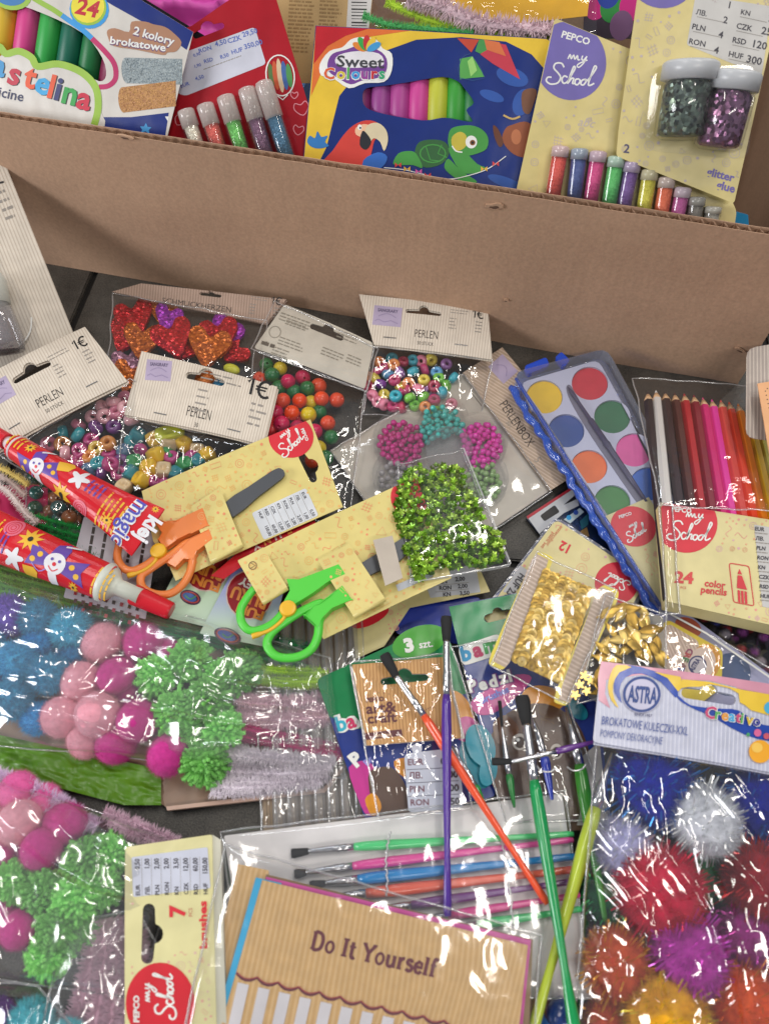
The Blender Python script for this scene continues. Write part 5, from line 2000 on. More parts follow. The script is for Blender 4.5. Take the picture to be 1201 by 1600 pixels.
scissors('child scissors with orange handles on the yellow card with price sticker', S,
         spline([(352, 792), (390, 766), (428, 740), (440, 737), (446, 744), (441, 753), (405, 781), (366, 813)], 2, closed=True),
         [[(243, 817), (262, 823), (280, 822), (320, 804), (330, 830), (300, 842), (275, 854), (262, 862), (252, 850), (258, 840)],
          [(300, 850), (330, 836), (335, 850), (312, 868), (306, 880), (292, 880), (278, 892), (265, 886)]],
         [([(262, 856), (248, 874), (230, 888), (210, 896), (195, 891), (187, 875), (190, 855), (197, 838), (205, 825)], False, 6.5),
          ([(300, 852), (270, 872), (240, 892), (224, 905), (226, 922), (244, 932), (268, 932), (288, 918), (300, 898), (304, 874)], True, 6.5)],
         (252, 868), [(252, 868), (246, 884), (228, 898), (204, 906)], '#ea7a3a', .003)
scissors('child scissors with bright green handles on the lower yellow card', S2,
         [(560, 888), (600, 864), (640, 838), (655, 850), (625, 880), (575, 905)],
         [[(450, 912), (468, 913), (490, 905), (530, 890), (540, 905), (515, 916), (490, 934), (462, 951), (446, 946), (455, 930)],
          [(500, 950), (535, 925), (550, 945), (520, 958), (506, 972), (498, 985), (478, 968)]],
         [([(458, 950), (444, 962), (428, 978), (407, 988), (390, 988), (379, 975), (378, 957), (388, 938), (402, 922), (420, 912)], False, 6.5),
          ([(506, 948), (480, 956), (450, 974), (426, 993), (419, 1012), (434, 1029), (462, 1031), (486, 1020), (497, 1000), (500, 976)], True, 6.8)],
         (452, 958), [(450, 960), (444, 974), (424, 990), (396, 1000)], '#4cc03a', .003)

# ---- sequin flower bag
bag = thing('flower_sequin_bag', 'small clear bag packed with shiny lime green flower sequins and a blank white label', 'craft bag', P(710, 820, .02))
q = [(622, 726), (722, 704), (795, 884), (642, 912)]
film('clear_film', q, [.042, .030, .030, .043], .006, bag, TAUT, amp=.0009, seed=61)
Sq = card_surf(q, [.0415, .0295, .0295])
mb = MB(Sq)
mb.slab([(582, 846), (612, 839), (628, 905), (601, 917)], ink('#b8ada0'), .0012, .0018)
mb.build('blank_label', bag)
mb = MB(Sq)
mb.stroke([(717, 705), (722, 704), (795, 884)], 2.6, film_mat('film_edge', haze=.5, refl=2), .003)
mb.stroke([(795, 884), (642, 912), (640, 905)], 1.6, film_mat('film_edge', haze=.5, refl=2), .002)
mb.build('bag_seam', bag)
# flower sequin: five petals cupped
vs, fs = [(0, 0, -.25)], []
for i in range(20):
    a = 2 * math.pi * i / 20
    r = .8 + .2 * math.cos(5 * a)
    vs.append((r * math.cos(a), r * math.sin(a), .25 * r))
for i in range(20):
    fs.append((0, 1 + i, 1 + (i + 1) % 20))
FLW = bpy.data.meshes.new('flower_sequin')
FLW.from_pydata(vs, [], fs)
FLW.materials.append(None)
LIME = [plastic(c, .22, metal=.6, coat=.3) for c in ('#6c9a22', '#84ae30', '#547a1a', '#9aba48')]
r = random.Random(5)
reg = spline([(634, 738), (668, 730), (700, 728), (716, 732), (722, 750), (742, 790), (768, 830), (786, 872), (745, 885), (700, 886), (652, 906), (640, 880), (630, 840), (618, 800), (622, 765)], 3, closed=True)
cnt = 0
seeds = []
while cnt < 300:
    x, y = r.uniform(610, 792), r.uniform(722, 908)
    if not inside((x, y), reg):
        continue
    p = Sq.at(x, y, r.uniform(.0005, .006))
    if sum((p - s).length < .0034 for s in seeds) > 0 and cnt < 240:
        if r.random() < .93:
            continue
    seeds.append(p)
    inst('flower_sequin', FLW, r.choice(LIME), p, up_rot(r, .45), .0028 * r.uniform(.85, 1.1), 'shiny lime green flower sequin in the small clear bag', 'sequin', 'lime green flower sequins')
    cnt += 1
mb = MB()
for _ in range(500):
    while True:
        x, y = r.uniform(610, 792), r.uniform(722, 908)
        if inside((x, y), reg):
            break
    p = Sq.at(x, y, r.uniform(-.003, .0015))
    e = up_rot(r, .8).to_matrix()
    mb.add([tuple(p + e @ Vector(v) * .0031) for v in vs], fs, LIME[r.randrange(4)])
o = mb.build('flower_sequins')
o['kind'] = 'stuff'
o['label'] = 'deeper layer of lime green flower sequins packed in the small bag'

# ================================================================ glue tubes, leaflets
TR, TY, TV, TWH = gloss('#c21a26', .25), ink('#d8a82c'), ink('#5a3a94'), ink('#d2d0d4')
TP = ink('#d0647a')


def star(cx, cy_, r0, r1, n, ang):
    return [(cx + (r0 if i % 2 == 0 else r1) * math.cos(math.radians(ang + 180 * i / n)), cy_ + (r0 if i % 2 == 0 else r1) * math.sin(math.radians(ang + 180 * i / n))) for i in range(2 * n)]


def flower(cx, cy_, r, ang=0):
    return [(cx + r * (.72 + .28 * math.cos(5 * a)) * math.cos(a + ang), cy_ + r * (.72 + .28 * math.cos(5 * a)) * math.sin(a + ang)) for a in [2 * math.pi * i / 30 for i in range(30)]]


def tube_print(S, o, items):
    mb = MB(S)
    for it in items:
        k, x, y, sz, a = it[:5]
        if k == 'star':
            mb.poly(star(x, y, sz, sz * .5, 9, a), TY, 2e-4)
            mb.disc(x, y, sz * .22, BLK, 4e-4, n=8)
        elif k == 'flower':
            mb.poly(flower(x, y, sz, a), TWH, 2e-4)
        elif k == 'spiral':
            mb.disc(x, y, sz, TP, 2e-4)
            for q in (.75, .5, .25):
                mb.stroke(ell(x, y, sz * q, n=14), 1, TR, 3e-4, closed=True)
        elif k == 'clown':
            # bow tie shaped hat, white round face, red nose
            f = lambda pts: rot([(p * sz, r * sz) for p, r in pts], x, y, a)
            mb.poly(f([(-.2, -.15), (-1.35, -.55), (-1.15, .0), (-1.3, .5), (-.2, .25)]), TV, 2e-4)
            mb.poly(f([(.2, -.15), (1.35, -.5), (1.2, .05), (1.45, .6), (.2, .3)]), TV, 2e-4)
            for px, py in ((-.75, -.1), (-1.0, .2), (.75, -.05), (1.05, .25)):
                (q, w_), = f([(px, py)])
                mb.disc(q, w_, sz * .13, TY, 3e-4, n=8)
            mb.stroke(spline(f([(-.2, .3), (-.6, .6), (-1.0, .35)]), 3), 1.5, ink('#8a7ac0'), 3e-4)
            (q, w_), = f([(0, .05)])
            mb.disc(q, w_, sz * .47, TWH, 4e-4)
            (q, w_), = f([(0, -.5)])
            mb.poly(f([(-.35, -.3), (-.28, -.75), (.1, -.95), (.35, -.7), (.35, -.3)]), TV, 3.5e-4)
            mb.stroke(f([(.0, -.8), (.55, -.95)]), 3, TWH, 4e-4)
            (q, w_), = f([(0, .08)])
            mb.disc(q, w_, sz * .09, RED, 6e-4, n=8)
            for e in (-.17, .17):
                (q, w_), = f([(e, -.1)])
                mb.disc(q, w_, sz * .07, ink('#5a4a9a'), 6e-4, n=8)
            mb.stroke(spline(f([(-.22, .22), (0, .38), (.22, .22)]), 3), 1.5, RED, 6e-4)
            mb.poly(f([(-.2, .5), (.2, .5), (.28, .85), (-.1, .9)]), TWH, 3e-4)
        elif k == 'block':
            mb.poly(rot([(-sz, -sz * .6), (sz * .5, -sz * .7), (sz, -sz * .2), (sz * .6, sz * .6), (-sz * .8, sz * .7)], x, y, a), TY, 2e-4)
        elif k == 'rows':
            for i in range(it[5]):
                (q, w_), = rot([(0, i * 7)], x, y, a)
                mb.micro(q, w_, sz, 1, 6, it[6], a, 2e-4, th=.45)
        elif k == 'text':
            mb.text(it[5], x, y, sz, it[6], a, it[8] if len(it) > 8 else 4e-4, bold=it[7])
    mb.build('picture_print', o)


def glue_tube(label, A, B, zA, zB, prof, items, side):
    T = Tube(A, B, zA, zB, prof)
    o = thing('glue_tube', label, 'glue tube', T.pa)
    mb = MB(T)
    pts = []
    for u in [i / 24 for i in range(25)]:
        a, b = T.ab(u)
        x, y = A[0] + T.d[0] * T.L * u, A[1] + T.d[1] * T.L * u
        pts.append((x + T.e[0] * a * .99, y + T.e[1] * a * .99))
    low = []
    for u in [i / 24 for i in range(24, -1, -1)]:
        a, b = T.ab(u)
        x, y = A[0] + T.d[0] * T.L * u, A[1] + T.d[1] * T.L * u
        low.append((x - T.e[0] * a * .99, y - T.e[1] * a * .99))
    # strips along the tube so that the skin curves
    N = 16
    for k in range(24):
        for j in range(N):
            t0, t1 = j / N, (j + 1) / N
            def mix(i, t):
                p, q = pts[i], low[24 - i]
                tt = .5 - .5 * math.cos(math.pi * t)
                return (p[0] + (q[0] - p[0]) * tt, p[1] + (q[1] - p[1]) * tt)
            mb.add([(*mix(k, t0), 0), (*mix(k, t1), 0), (*mix(k + 1, t1), 0), (*mix(k + 1, t0), 0)], [(0, 1, 2, 3)], TR)
    ct = T.cuts
    T.cuts = lambda: []
    body = mb.build('tube_skin', o, smooth=True)
    # underside
    mb = MB()
    vs = []
    for k in range(25):
        u = k / 24
        a, b = T.ab(u)
        c = T.pa.lerp(T.pb, u)
        m = (c - CC).dot(FW) / FOC
        for j in range(13):
            an = math.pi * j / 12
            vs.append(tuple(c + T.lat * (a * m * math.cos(an) * .98) - T.n * (b * m * math.sin(an) + 1e-4)))
    mb.add(vs, [(k * 13 + j, k * 13 + j + 1, (k + 1) * 13 + j + 1, (k + 1) * 13 + j) for k in range(24) for j in range(12)], TR)
    mb.build('tube_back', o, smooth=True)
    T.cuts = ct
    tube_print(T, body, items)
    return o, T


o, T = glue_tube('upper red glue tube with clown print and blue magic lettering, ending in a flat crimp', (24, 698), (232, 832), .046, .046,
                 [(0, 20, 20), (.3, 25, 25), (.55, 29, 24), (.8, 36, 14), (.95, 43, 5), (1, 45, 2)],
                 [('rows', 22, 700, 24, -60, 4, TY), ('star', 60, 708, 9, 20), ('clown', 74, 737, 27, 12), ('star', 108, 780, 18, 0), ('flower', 138, 758, 16, .3), ('block', 116, 739, 12, 10), ('spiral', 136, 801, 12, 0),
                  ('rows', 146, 776, 24, -60, 4, TV), ('rows', 155, 822, 55, -58, 5, TY), ('star', 177, 818, 9, 10),
                  ('text', 218, 784, 24, 122, 'magic', ink('#dcdae6'), .06, 5e-4), ('text', 218, 784, 24, 122, 'magic', ink('#4a4aa8'), .01, 8e-4), ('text', 236, 806, 22, 122, 'klej', TWH, .04, 5e-4), ('star', 243, 797, 6, 0)], 0)
mb = MB()
A0 = T.pa
mb.lathe(A0 - T.ax * .009, A0 + T.ax * .004, [(0, .0042), (.3, .0048), (.55, .0075), (1, .0102)], plastic('#cfc8ca', .4), 24)
mb.build('shoulder', o, smooth=True)
mb = MB()
mb.lathe(A0 - T.ax * .034, A0 - T.ax * .008, [(0, .0045), (.03, .0053), (1, .0062)], plastic('#c21f2c', .3), 26)
mb.build('cap', o, smooth=False)
o, T = glue_tube('lower red glue tube with clown print, its red cap pointing to the orange scissors', (174, 913), (-60, 815), .043, .043,
                 [(0, 29, 26), (.3, 33, 29), (.6, 37, 30), (1, 42, 22)],
                 [('rows', 150, 930, 50, -64, 4, TY), ('clown', 104, 886, 34, 22), ('star', 64, 850, 19, 0), ('spiral', 36, 832, 14, 0), ('flower', 40, 878, 17, 0.2), ('block', 62, 898, 12, 20), ('star', 126, 921, 8, 0),
                  ('rows', 14, 868, 36, -66, 2, TV), ('rows', -12, 868, 60, -66, 3, TY), ('text', -40, 865, 20, -62, 'magic', ink('#4a4aa8'), .03)], 1)
mb = MB()
A0 = T.pa
mb.lathe(A0 - T.ax * .022, A0 + T.ax * .004, [(0, .0052), (.62, .0055), (.72, .0075), (.86, .0115), (1, .0135)], plastic('#cdd0c4', .4, trans=.1), 24)
mb.build('shoulder', o, smooth=True)
mb = MB()
Bc = P(268, 955, .036)
Ac = A0.lerp(Bc, .36)
vs = []
mb.lathe(Ac, Bc, [(0, .0064), (.03, .0069), (.95, .0058), (1, .0052)], plastic('#c01a28', .3), 28)
mb.build('cap', o, smooth=False)

q = [(132, 808), (248, 836), (228, 968), (100, 934)]
S = card_surf(q, .022, .002)
o = thing('leaflet', 'white instruction leaflet with small black print lying between the two red glue tubes', 'leaflet', S.at(180, 880))
card_slabs(o, S, q, ink('#b9bac2'), 'paper_sheet', .0004)
mb = MB(S)
for i in range(5):
    mb.micro(138 + i * 20, 872 + i * 3, 60, 1, 8, INKT, -80, .0006, th=.6)
for r_ in range(3):
    for c_ in range(9):
        mb.poly(rot([(0, 0), (5, 0), (5, 6), (0, 6)], 118 + c_ * 12, 925 + r_ * 12 + c_ * 3, 14), INKT if (r_ + c_) % 3 else ink('#9a2a34'), .0006)
mb.build('small_print', o)

# sticker sheets
for k, (q, red_, el, c0, lb, z) in enumerate((
        ([(300, 846), (390, 826), (345, 985), (240, 960)], (322, 886, 37), (298, 934, 17, 11), '#b4bfae', 'pale green sticker sheet with red round sticker beside the orange scissors', .018),
        ([(370, 880), (455, 880), (420, 1012), (312, 990)], (390, 930, 37), (356, 994, 22, 12), '#8a9ad0', 'blue to pale green sticker sheet with red round sticker under the green scissors', .021))):
    S = card_surf(q, z)
    o = thing('sticker_sheet', lb, 'sticker sheet', S.at(350, 930))
    m_, nt_, b_ = base_mat('sticker_sheet_print')
    uv = nd(nt_, 'ShaderNodeUVMap')
    sp_ = nd(nt_, 'ShaderNodeSeparateXYZ')
    cr_ = nd(nt_, 'ShaderNodeValToRGB')
    mr_ = nd(nt_, 'ShaderNodeMapRange')
    mr_.inputs[1].default_value = 8.6
    mr_.inputs[2].default_value = 9.8
    nt_.links.new(uv.outputs[0], sp_.inputs[0])
    nt_.links.new(sp_.outputs[1], mr_.inputs[0])
    nt_.links.new(mr_.outputs[0], cr_.inputs[0])
    cr_.color_ramp.elements[0].color = C('#4a6ac0' if k else '#b8c0b4')
    cr_.color_ramp.elements[1].color = C('#b0c4b0')
    e_ = cr_.color_ramp.elements.new(.5)
    e_.color = C('#9aa0d0' if k else '#a8c0a4')
    nt_.links.new(cr_.outputs[0], b_.inputs['Base Color'])
    b_.inputs['Roughness'].default_value = .25
    card_slabs(o, S, q, m_, 'paper_sheet', .0004)
    x, y, r_ = red_
    mb = MB(S)
    mb.disc(x, y, r_, ink('#c0a8a0'), .0005, r_ * 1.05)
    mb.disc(x, y, r_ - 2, gloss('#8a1f26'), .0006, (r_ - 2) * 1.05)
    mb.text('BURU', x + 30, y + 6, 19, ink('#c87a2c'), 200, .0008, bold=.05, fit=58)
    mb.text('KEY', x + 18, y - 14, 13, ink('#c8c0b8'), 205, .0008, bold=.04, fit=34)
    mb.text('FUN', x + 24, y + 28, 14, ink('#c87a2c'), 200, .0009, bold=.05, fit=44)
    mb.build('round_sticker', o)
    x, y, rx, ry = el
    mb = MB(S)
    mb.disc(x, y, rx, ink('#4a2a44'), .0006, ry, 20)
    mb.disc(x - 2, y, rx * .7, ink('#3a5a9a'), .0008, ry * .6, 20)
    mb.stroke(ell(x, y, rx * .8, ry * .7, 20, 16), 2, ink('#a03a3a'), .0009, closed=True)
    mb.stroke(spline([(x - 8, y - 3), (x, y + 3), (x + 9, y - 2)], 3), 2, ink('#4a8a5a'), .001)
    mb.build('small_sticker', o)
q = [(376, 866), (470, 822), (478, 836), (384, 884)]
S = card_surf([(300, 840), (480, 830), (480, 900)], .0285)
mb = MB(S)
mb.slab([(330, 900), (376, 860), (488, 806), (496, 824), (400, 870), (350, 905)], gloss('#b01c26'), 0, .0004)
for k in range(4):
    mb.text('FUNY'[k], 452 - k * 16, 822 + k * 8, 12, ink('#c8b0a8') if k % 2 else ink('#c87a2c'), 155, .0006, bold=.04)
o = mb.build('red_strip')
tag(o, 'narrow red printed card strip wedged between the two scissors cards', 'card')

# ================================================================ pompoms
def pom_mesh(name, kind, seed):
    r = random.Random(seed)
    bm = bmesh.new()
    bmesh.ops.create_icosphere(bm, subdivisions=4, radius=1)
    for v in bm.verts:
        d = v.co.normalized()
        if kind == 'felt':
            k = 1 + .03 * noise.noise(d * 2 + Vector((seed, 0, 0))) + .012 * noise.noise(d * 9)
            R = .97
        elif kind == 'curl':
            vd = noise.voronoi(d * 4.2 + Vector((seed, 3, 1)))[0]
            k = .88 + .16 * (1 - min(1, vd[0] * 1.6)) + .05 * noise.noise(d * 14)
            R = .95
        elif kind == 'tuft':
            k = .62 + .2 * noise.noise(d * 3)
            R = 1
        else:
            k = .84 + .1 * noise.noise(d * 3)
            R = 1
        v.co = d * k * R
    for f in bm.faces:
        f.smooth = True
    me0 = bpy.data.meshes.new('tmp')
    bm.to_mesh(me0)
    bm.free()
    vs = [tuple(v.co) for v in me0.vertices]
    fs = [tuple(p.vertices) for p in me0.polygons]
    bpy.data.meshes.remove(me0)

    def rd():
        while True:
            v = Vector((r.uniform(-1, 1), r.uniform(-1, 1), r.uniform(-1, 1)))
            if .1 < v.length < 1:
                return v.normalized()
    if kind == 'felt':
        N, r0, r1, w_, j = 9000, .93, 1.055, .0055, .09
    elif kind == 'curl':
        N, r0, r1, w_, j = 5200, .86, 1.07, .018, .16
    elif kind == 'tuft':
        N, r0, r1, w_, j = 0, .5, 1.1, .03, .1
    else:
        N, r0, r1, w_, j = 14000, .62, 1.0, .006, .10
    for _ in range(N):
        d = rd()
        t = (d + Vector((r.uniform(-j, j), r.uniform(-j, j), r.uniform(-j, j)))) * r1 * r.uniform(.88, 1.08)
        s = d.cross(rd()).normalized() * w_
        b = len(vs)
        p = d * r0
        vs += [tuple(p - s), tuple(p + s), tuple(t)]
        fs.append((b, b + 1, b + 2))
    if kind == 'tuft':
        for _ in range(330):            # chunky chenille ends
            d = rd()
            x = d.orthogonal().normalized()
            y = d.cross(x)
            b = len(vs)
            L = r.uniform(.78, .96)
            ww = r.uniform(.075, .11)
            n = 5
            bend = Vector((r.uniform(-.2, .2), r.uniform(-.2, .2), r.uniform(-.2, .2)))
            for t_, rr in ((.35, .7), (.75, 1), (1, .85)):
                for i in range(n):
                    a = 6.283 * i / n
                    vs.append(tuple(d * L * t_ + bend * t_ * t_ + (x * math.cos(a) + y * math.sin(a)) * ww * rr))
            vs.append(tuple(d * L * 1.06 + bend))
            for k in range(2):
                for i in range(n):
                    fs.append((b + k * n + i, b + k * n + (i + 1) % n, b + (k + 1) * n + (i + 1) % n, b + (k + 1) * n + i))
            for i in range(n):
                fs.append((b + 2 * n + i, b + 2 * n + (i + 1) % n, b + 3 * n))
            for _k in range(46):        # fibres on each end
                t_ = r.uniform(.5, 1.05)
                a = r.uniform(0, 6.28)
                o_ = (x * math.cos(a) + y * math.sin(a))
                p = d * L * t_ + bend * t_ * t_ + o_ * ww * .8
                b = len(vs)
                vs += [tuple(p - d * .012), tuple(p + d * .012), tuple(p + o_ * r.uniform(.04, .12) + d * r.uniform(-.02, .06))]
                fs.append((b, b + 1, b + 2))
    me = bpy.data.meshes.new(name)
    me.from_pydata(vs, [], fs)
    for i, p in enumerate(me.polygons):
        p.use_smooth = kind != 'tuft' and i < 5120
    me.materials.append(None)
    return me


PM = {k: [pom_mesh('pompom', k, s + 1) for s in range(3)] for k in ('felt', 'curl', 'tuft')}
PM['tinsel'] = [pom_mesh('pompom', 'tinsel', s + 5) for s in range(3)]
ORD = ['', 'second', 'third', 'fourth', 'fifth', 'sixth', 'seventh', 'eighth', 'ninth']
LOOK = {'felt': 'smooth', 'curl': 'curly', 'tuft': 'shaggy'}


def pompoms(lst, where, group, z0, k=1.0):
    """lst: (px, py, r px, kind, colour name, hex, dz)"""
    by = {}
    for p in lst:
        by.setdefault(p[4], []).append(p)
    for i, p in enumerate(lst):
        x, y, r_, kind, nm, hx = p[:6]
        dz = p[6] if len(p) > 6 else 0
        L = sorted(by[p[4]], key=lambda t: t[0])
        j = L.index(p)
        n = len(L)
        pos = 'the only' if n == 1 else ('leftmost' if j == 0 else ('rightmost' if j == n - 1 else ORD[j] + ' from left'))
        lb = f'{LOOK.get(kind, "glittery")} {nm} pompom, {pos} of that colour in the {where}'
        rm = r_ * mpp(x, y, z0) * k
        if kind in ('tuft', 'curl'):
            f_ = (1.0, .9, 1.1)[i % 3]
            hx = '#' + ''.join('%02x' % min(255, int(int(hx[q:q + 2], 16) * f_)) for q in (1, 3, 5))
        o = inst('pompom', PM[kind][i % 3], fuzzy(hx, .1 if kind == 'felt' else .22), P(x, y, max(rm * .9, z0 + dz)), rnd_rot(random), tuple(rm * (1.03 if kind == 'felt' else 1.06) * random.uniform(.9, 1.05) for _ in range(3)), lb, 'pompom', group)


# ---- big pompom bag
bag = thing('pompom_bag', 'large clear bag of blue, pink and green pompoms with pipe cleaners inside', 'craft bag', P(230, 1080, 0))
CBL, CBL2, CPU, CLP, CMG, CGR = '#48a4cc', '#3a8cbc', '#7a5cc0', '#e094a2', '#b63282', '#78be5e'
PLs = [(13, 962, 31, 'curl', 'purple', CPU), (63, 966, 29, 'curl', 'turquoise blue', CBL), (112, 983, 29, 'curl', 'turquoise blue', CBL, .002), (25, 1033, 29, 'curl', 'turquoise blue', CBL, .006), (78, 1054, 29, 'curl', 'turquoise blue', CBL, .008), (62, 1008, 27, 'curl', 'turquoise blue', CBL2, -.006),
       (112, 1026, 24, 'curl', 'turquoise blue', CBL2, -.006), (22, 1092, 30, 'curl', 'turquoise blue', CBL, .002), (62, 1122, 26, 'curl', 'turquoise blue', CBL2, -.004), (-22, 1000, 28, 'curl', 'turquoise blue', CBL), (-20, 1070, 28, 'curl', 'purple', CPU, 0),
       (160, 1005, 31, 'felt', 'light pink', CLP, .004), (127, 1066, 31, 'felt', 'light pink', CLP, .004), (152, 1117, 33, 'felt', 'light pink', CLP, .010), (97, 1120, 32, 'felt', 'light pink', CLP, .002), (133, 1157, 28, 'felt', 'light pink', CLP, -.003),
       (223, 1004, 31, 'felt', 'magenta', CMG, .003), (259, 1022, 24, 'felt', 'magenta', CMG, -.006), (182, 1056, 29, 'felt', 'magenta', CMG, .010), (198, 1085, 26, 'felt', 'magenta', CMG, -.006), (214, 1127, 31, 'felt', 'magenta', CMG, .009), (181, 1164, 30, 'felt', 'magenta', CMG, .0), (263, 1180, 31, 'felt', 'magenta', CMG, .004),
       (243, 1058, 33, 'tuft', 'bright green', CGR, .006), (298, 1032, 34, 'tuft', 'bright green', CGR, .006), (372, 1050, 34, 'tuft', 'bright green', CGR, .002), (338, 1060, 32, 'tuft', 'bright green', CGR, .0), (277, 1114, 35, 'tuft', 'bright green', CGR, .009), (322, 1094, 35, 'tuft', 'bright green', CGR, .011),
       (346, 1140, 34, 'tuft', 'bright green', CGR, .004), (300, 1152, 33, 'tuft', 'bright green', CGR, -.002), (320, 1190, 36, 'tuft', 'bright green', CGR, .003)]
pompoms(PLs, 'large bag', 'pompoms in the large bag', .016)
film('clear_film', [(-60, 860), (515, 1028), (540, 1215), (-60, 1160)], [.020, .014, .010, .014], .026, bag, POMF, amp=.0034, seed=71, n=(150, 100), edge=.32, freq=26, fold=(-14, .0034, 60))
q = [(-60, 1130), (150, 1195), (262, 1262), (505, 1234), (540, 1190), (500, 1080), (420, 1030), (200, 940), (-60, 880)]
S = card_surf([(0, 900), (500, 1050), (500, 1230)], [.003, .004, .004])
mb = MB(S)
mb.slab(q, gloss('#8a705e', .35), 0, .0006)
mb.build('backing_card', bag)
mb = MB(S)
mb.slab([(262, 1262), (505, 1234), (538, 1195), (542, 1200), (508, 1240), (264, 1268)], gloss('#c0a090', .3), .0006, .004)
mb.build('card_rim', bag)


def stems(n, A, B, A2, B2, r, mat, z, lab, group, seed, curve=0.0, dens=90000, core=.35, pile_=False):
    """n chenille stems fanned between picture line A-B and A2-B2"""
    rr = random.Random(seed)
    for k in range(n):
        t = k / max(1, n - 1)
        a = (A[0] + (A2[0] - A[0]) * t + rr.uniform(-3, 3), A[1] + (A2[1] - A[1]) * t)
        b = (B[0] + (B2[0] - B[0]) * t + rr.uniform(-8, 8), B[1] + (B2[1] - B[1]) * t)
        pts = []
        for i in range(13):
            s = i / 12
            x, y = a[0] + (b[0] - a[0]) * s, a[1] + (b[1] - a[1]) * s
            dx, dy = b[0] - a[0], b[1] - a[1]
            l = math.hypot(dx, dy)
            w_ = math.sin(math.pi * s) * curve + rr.uniform(-.6, .6)
            pts.append(P(x - dy / l * w_, y + dx / l * w_, z + .0015 * math.sin(k * 2.1) + .002 * math.sin(s * 5 + k)))
        st = chenille('chenille_stem', pts, r, mat, dens=dens, seed=seed * 50 + k, core=core)
        tag(st, lab, 'pipe cleaner', group)


stems(7, (-30, 878), (485, 1008), (-30, 915), (470, 1042), .0036, fuzzy('#1f7a44'), .010, 'green pipe cleaner along the upper edge of the large pompom bag', 'green pipe cleaners in the large bag', 3, dens=60000)
stems(6, (372, 1036), (508, 1046), (385, 1062), (508, 1070), .0034, fuzzy('#a4cc2c'), .012, 'lime pipe cleaner at the right end of the large pompom bag', 'lime pipe cleaners in the large bag', 4, curve=4)
stems(6, (365, 1088), (500, 1088), (375, 1130), (515, 1126), .0046, fuzzy('#d2aebc'), .012, 'fluffy pale pink chenille stem at the right end of the large bag', 'pale pink stems in the large bag', 5, curve=5, dens=160000, core=.25)
stems(6, (350, 1128), (540, 1168), (360, 1152), (545, 1188), .0036, fuzzy('#a81c62'), .009, 'dark magenta pipe cleaner between the pale stems of the large bag', 'magenta pipe cleaners in the large bag', 6)
stems(9, (350, 1168), (525, 1184), (330, 1238), (505, 1222), .0050, fuzzy('#d8c8e0'), .013, 'fluffy lilac white chenille stem in the fat bunch of the large bag', 'lilac stems in the large bag', 7, curve=6, dens=170000, core=.25)
# dark green bunch between the glue tubes
stems(9, (40, 802), (165, 838), (55, 900), (150, 905), .0038, fuzzy('#147a34'), .020, 'dark green pipe cleaner in the bunch between the glue tubes', 'green pipe cleaners between the tubes', 8)
stems(6, (-10, 885), (150, 925), (-10, 930), (120, 952), .0038, fuzzy('#4f8a24'), .016, 'olive green pipe cleaner below the lower glue tube', 'olive pipe cleaners below the tube', 9)
for pts, c, z, lb, rr_ in (([(-15, 752), (15, 770), (38, 800), (58, 818)], '#c9bcb8', .030, 'white pipe cleaner curving below the upper glue tube', .0042), ([(-15, 725), (15, 738), (45, 758)], '#cdb86a', .028, 'pale yellow pipe cleaner above the white one at the left edge', .004),
                       ([(-15, 738), (12, 750), (40, 775)], '#bfaea8', .026, 'greyish pipe cleaner beside the pale yellow one', .004)):
    st = chenille('chenille_stem', [P(x, y, z) for x, y in spline(pts, 5)], rr_, fuzzy(c), seed=int(z * 1e4), dens=110000)
    tag(st, lb, 'pipe cleaner', 'loose pipe cleaners at the left edge')
mb = MB()
vs = []
for j in range(13):
    for i in range(17):
        x, y = -30 + 105 * i / 16, 758 + 62 * j / 12
        vs.append(tuple(P(x, y, .012 + .006 * noise.noise(Vector((x / 20, y / 18, 2))))))
mb.add(vs, [(j * 17 + i, j * 17 + i + 1, (j + 1) * 17 + i + 1, (j + 1) * 17 + i) for j in range(12) for i in range(16)], fuzzy('#a01a48'))
o = mb.build('felt_piece', smooth=True)
tag(o, 'crumpled crimson felt piece under the upper glue tube', 'felt')
# dark bits in foil under the upper tube
bag = thing('foil_bag', 'crinkled clear bag with dark beads under the upper glue tube', 'craft bag', P(90, 780, 0))
film('clear_film', [(40, 740), (170, 800), (140, 850), (40, 810)], .014, .006, bag, amp=.002, seed=14, n=(30, 20))
auto_beads('round_bead', ROUND, [(50, 745), (130, 790), (130, 830), (60, 810)], 16, .0055, .001, .02, [('dark teal', '#2a5a54'), ('copper', '#8a5a3a'), ('bottle green', '#22503a')], 'small {} bead in the foil bag', 'bead', 'dark beads under the glue tube', 12)

# lime tissue between the two pompom bags
mb = MB()
out = [(-40, 1150), (110, 1150), (255, 1200), (232, 1238), (204, 1262), (90, 1225), (-40, 1200)]
vs, idx = [], {}
for j in range(23):
    for i in range(41):
        u, v = i / 40, j / 22
        x = -40 + 292 * u
        y0 = 1140 + 62 * u
        y1 = 1196 + 62 * min(1, u * 1.25)
        y = y0 + (y1 - y0) * v
        vs.append(tuple(P(x, y, .006 + .005 * abs(noise.noise(Vector((x / 24, y / 16, 3)))) + .002 * noise.noise(Vector((x / 7, y / 7, 1))))))
mb.add(vs, [(j * 41 + i, j * 41 + i + 1, (j + 1) * 41 + i + 1, (j + 1) * 41 + i) for j in range(22) for i in range(40)], gloss('#527f1a', .35))
o = mb.build('tissue_sheet', smooth=True)
tag(o, 'crumpled lime green tissue sheet between the two pompom bags', 'tissue paper')

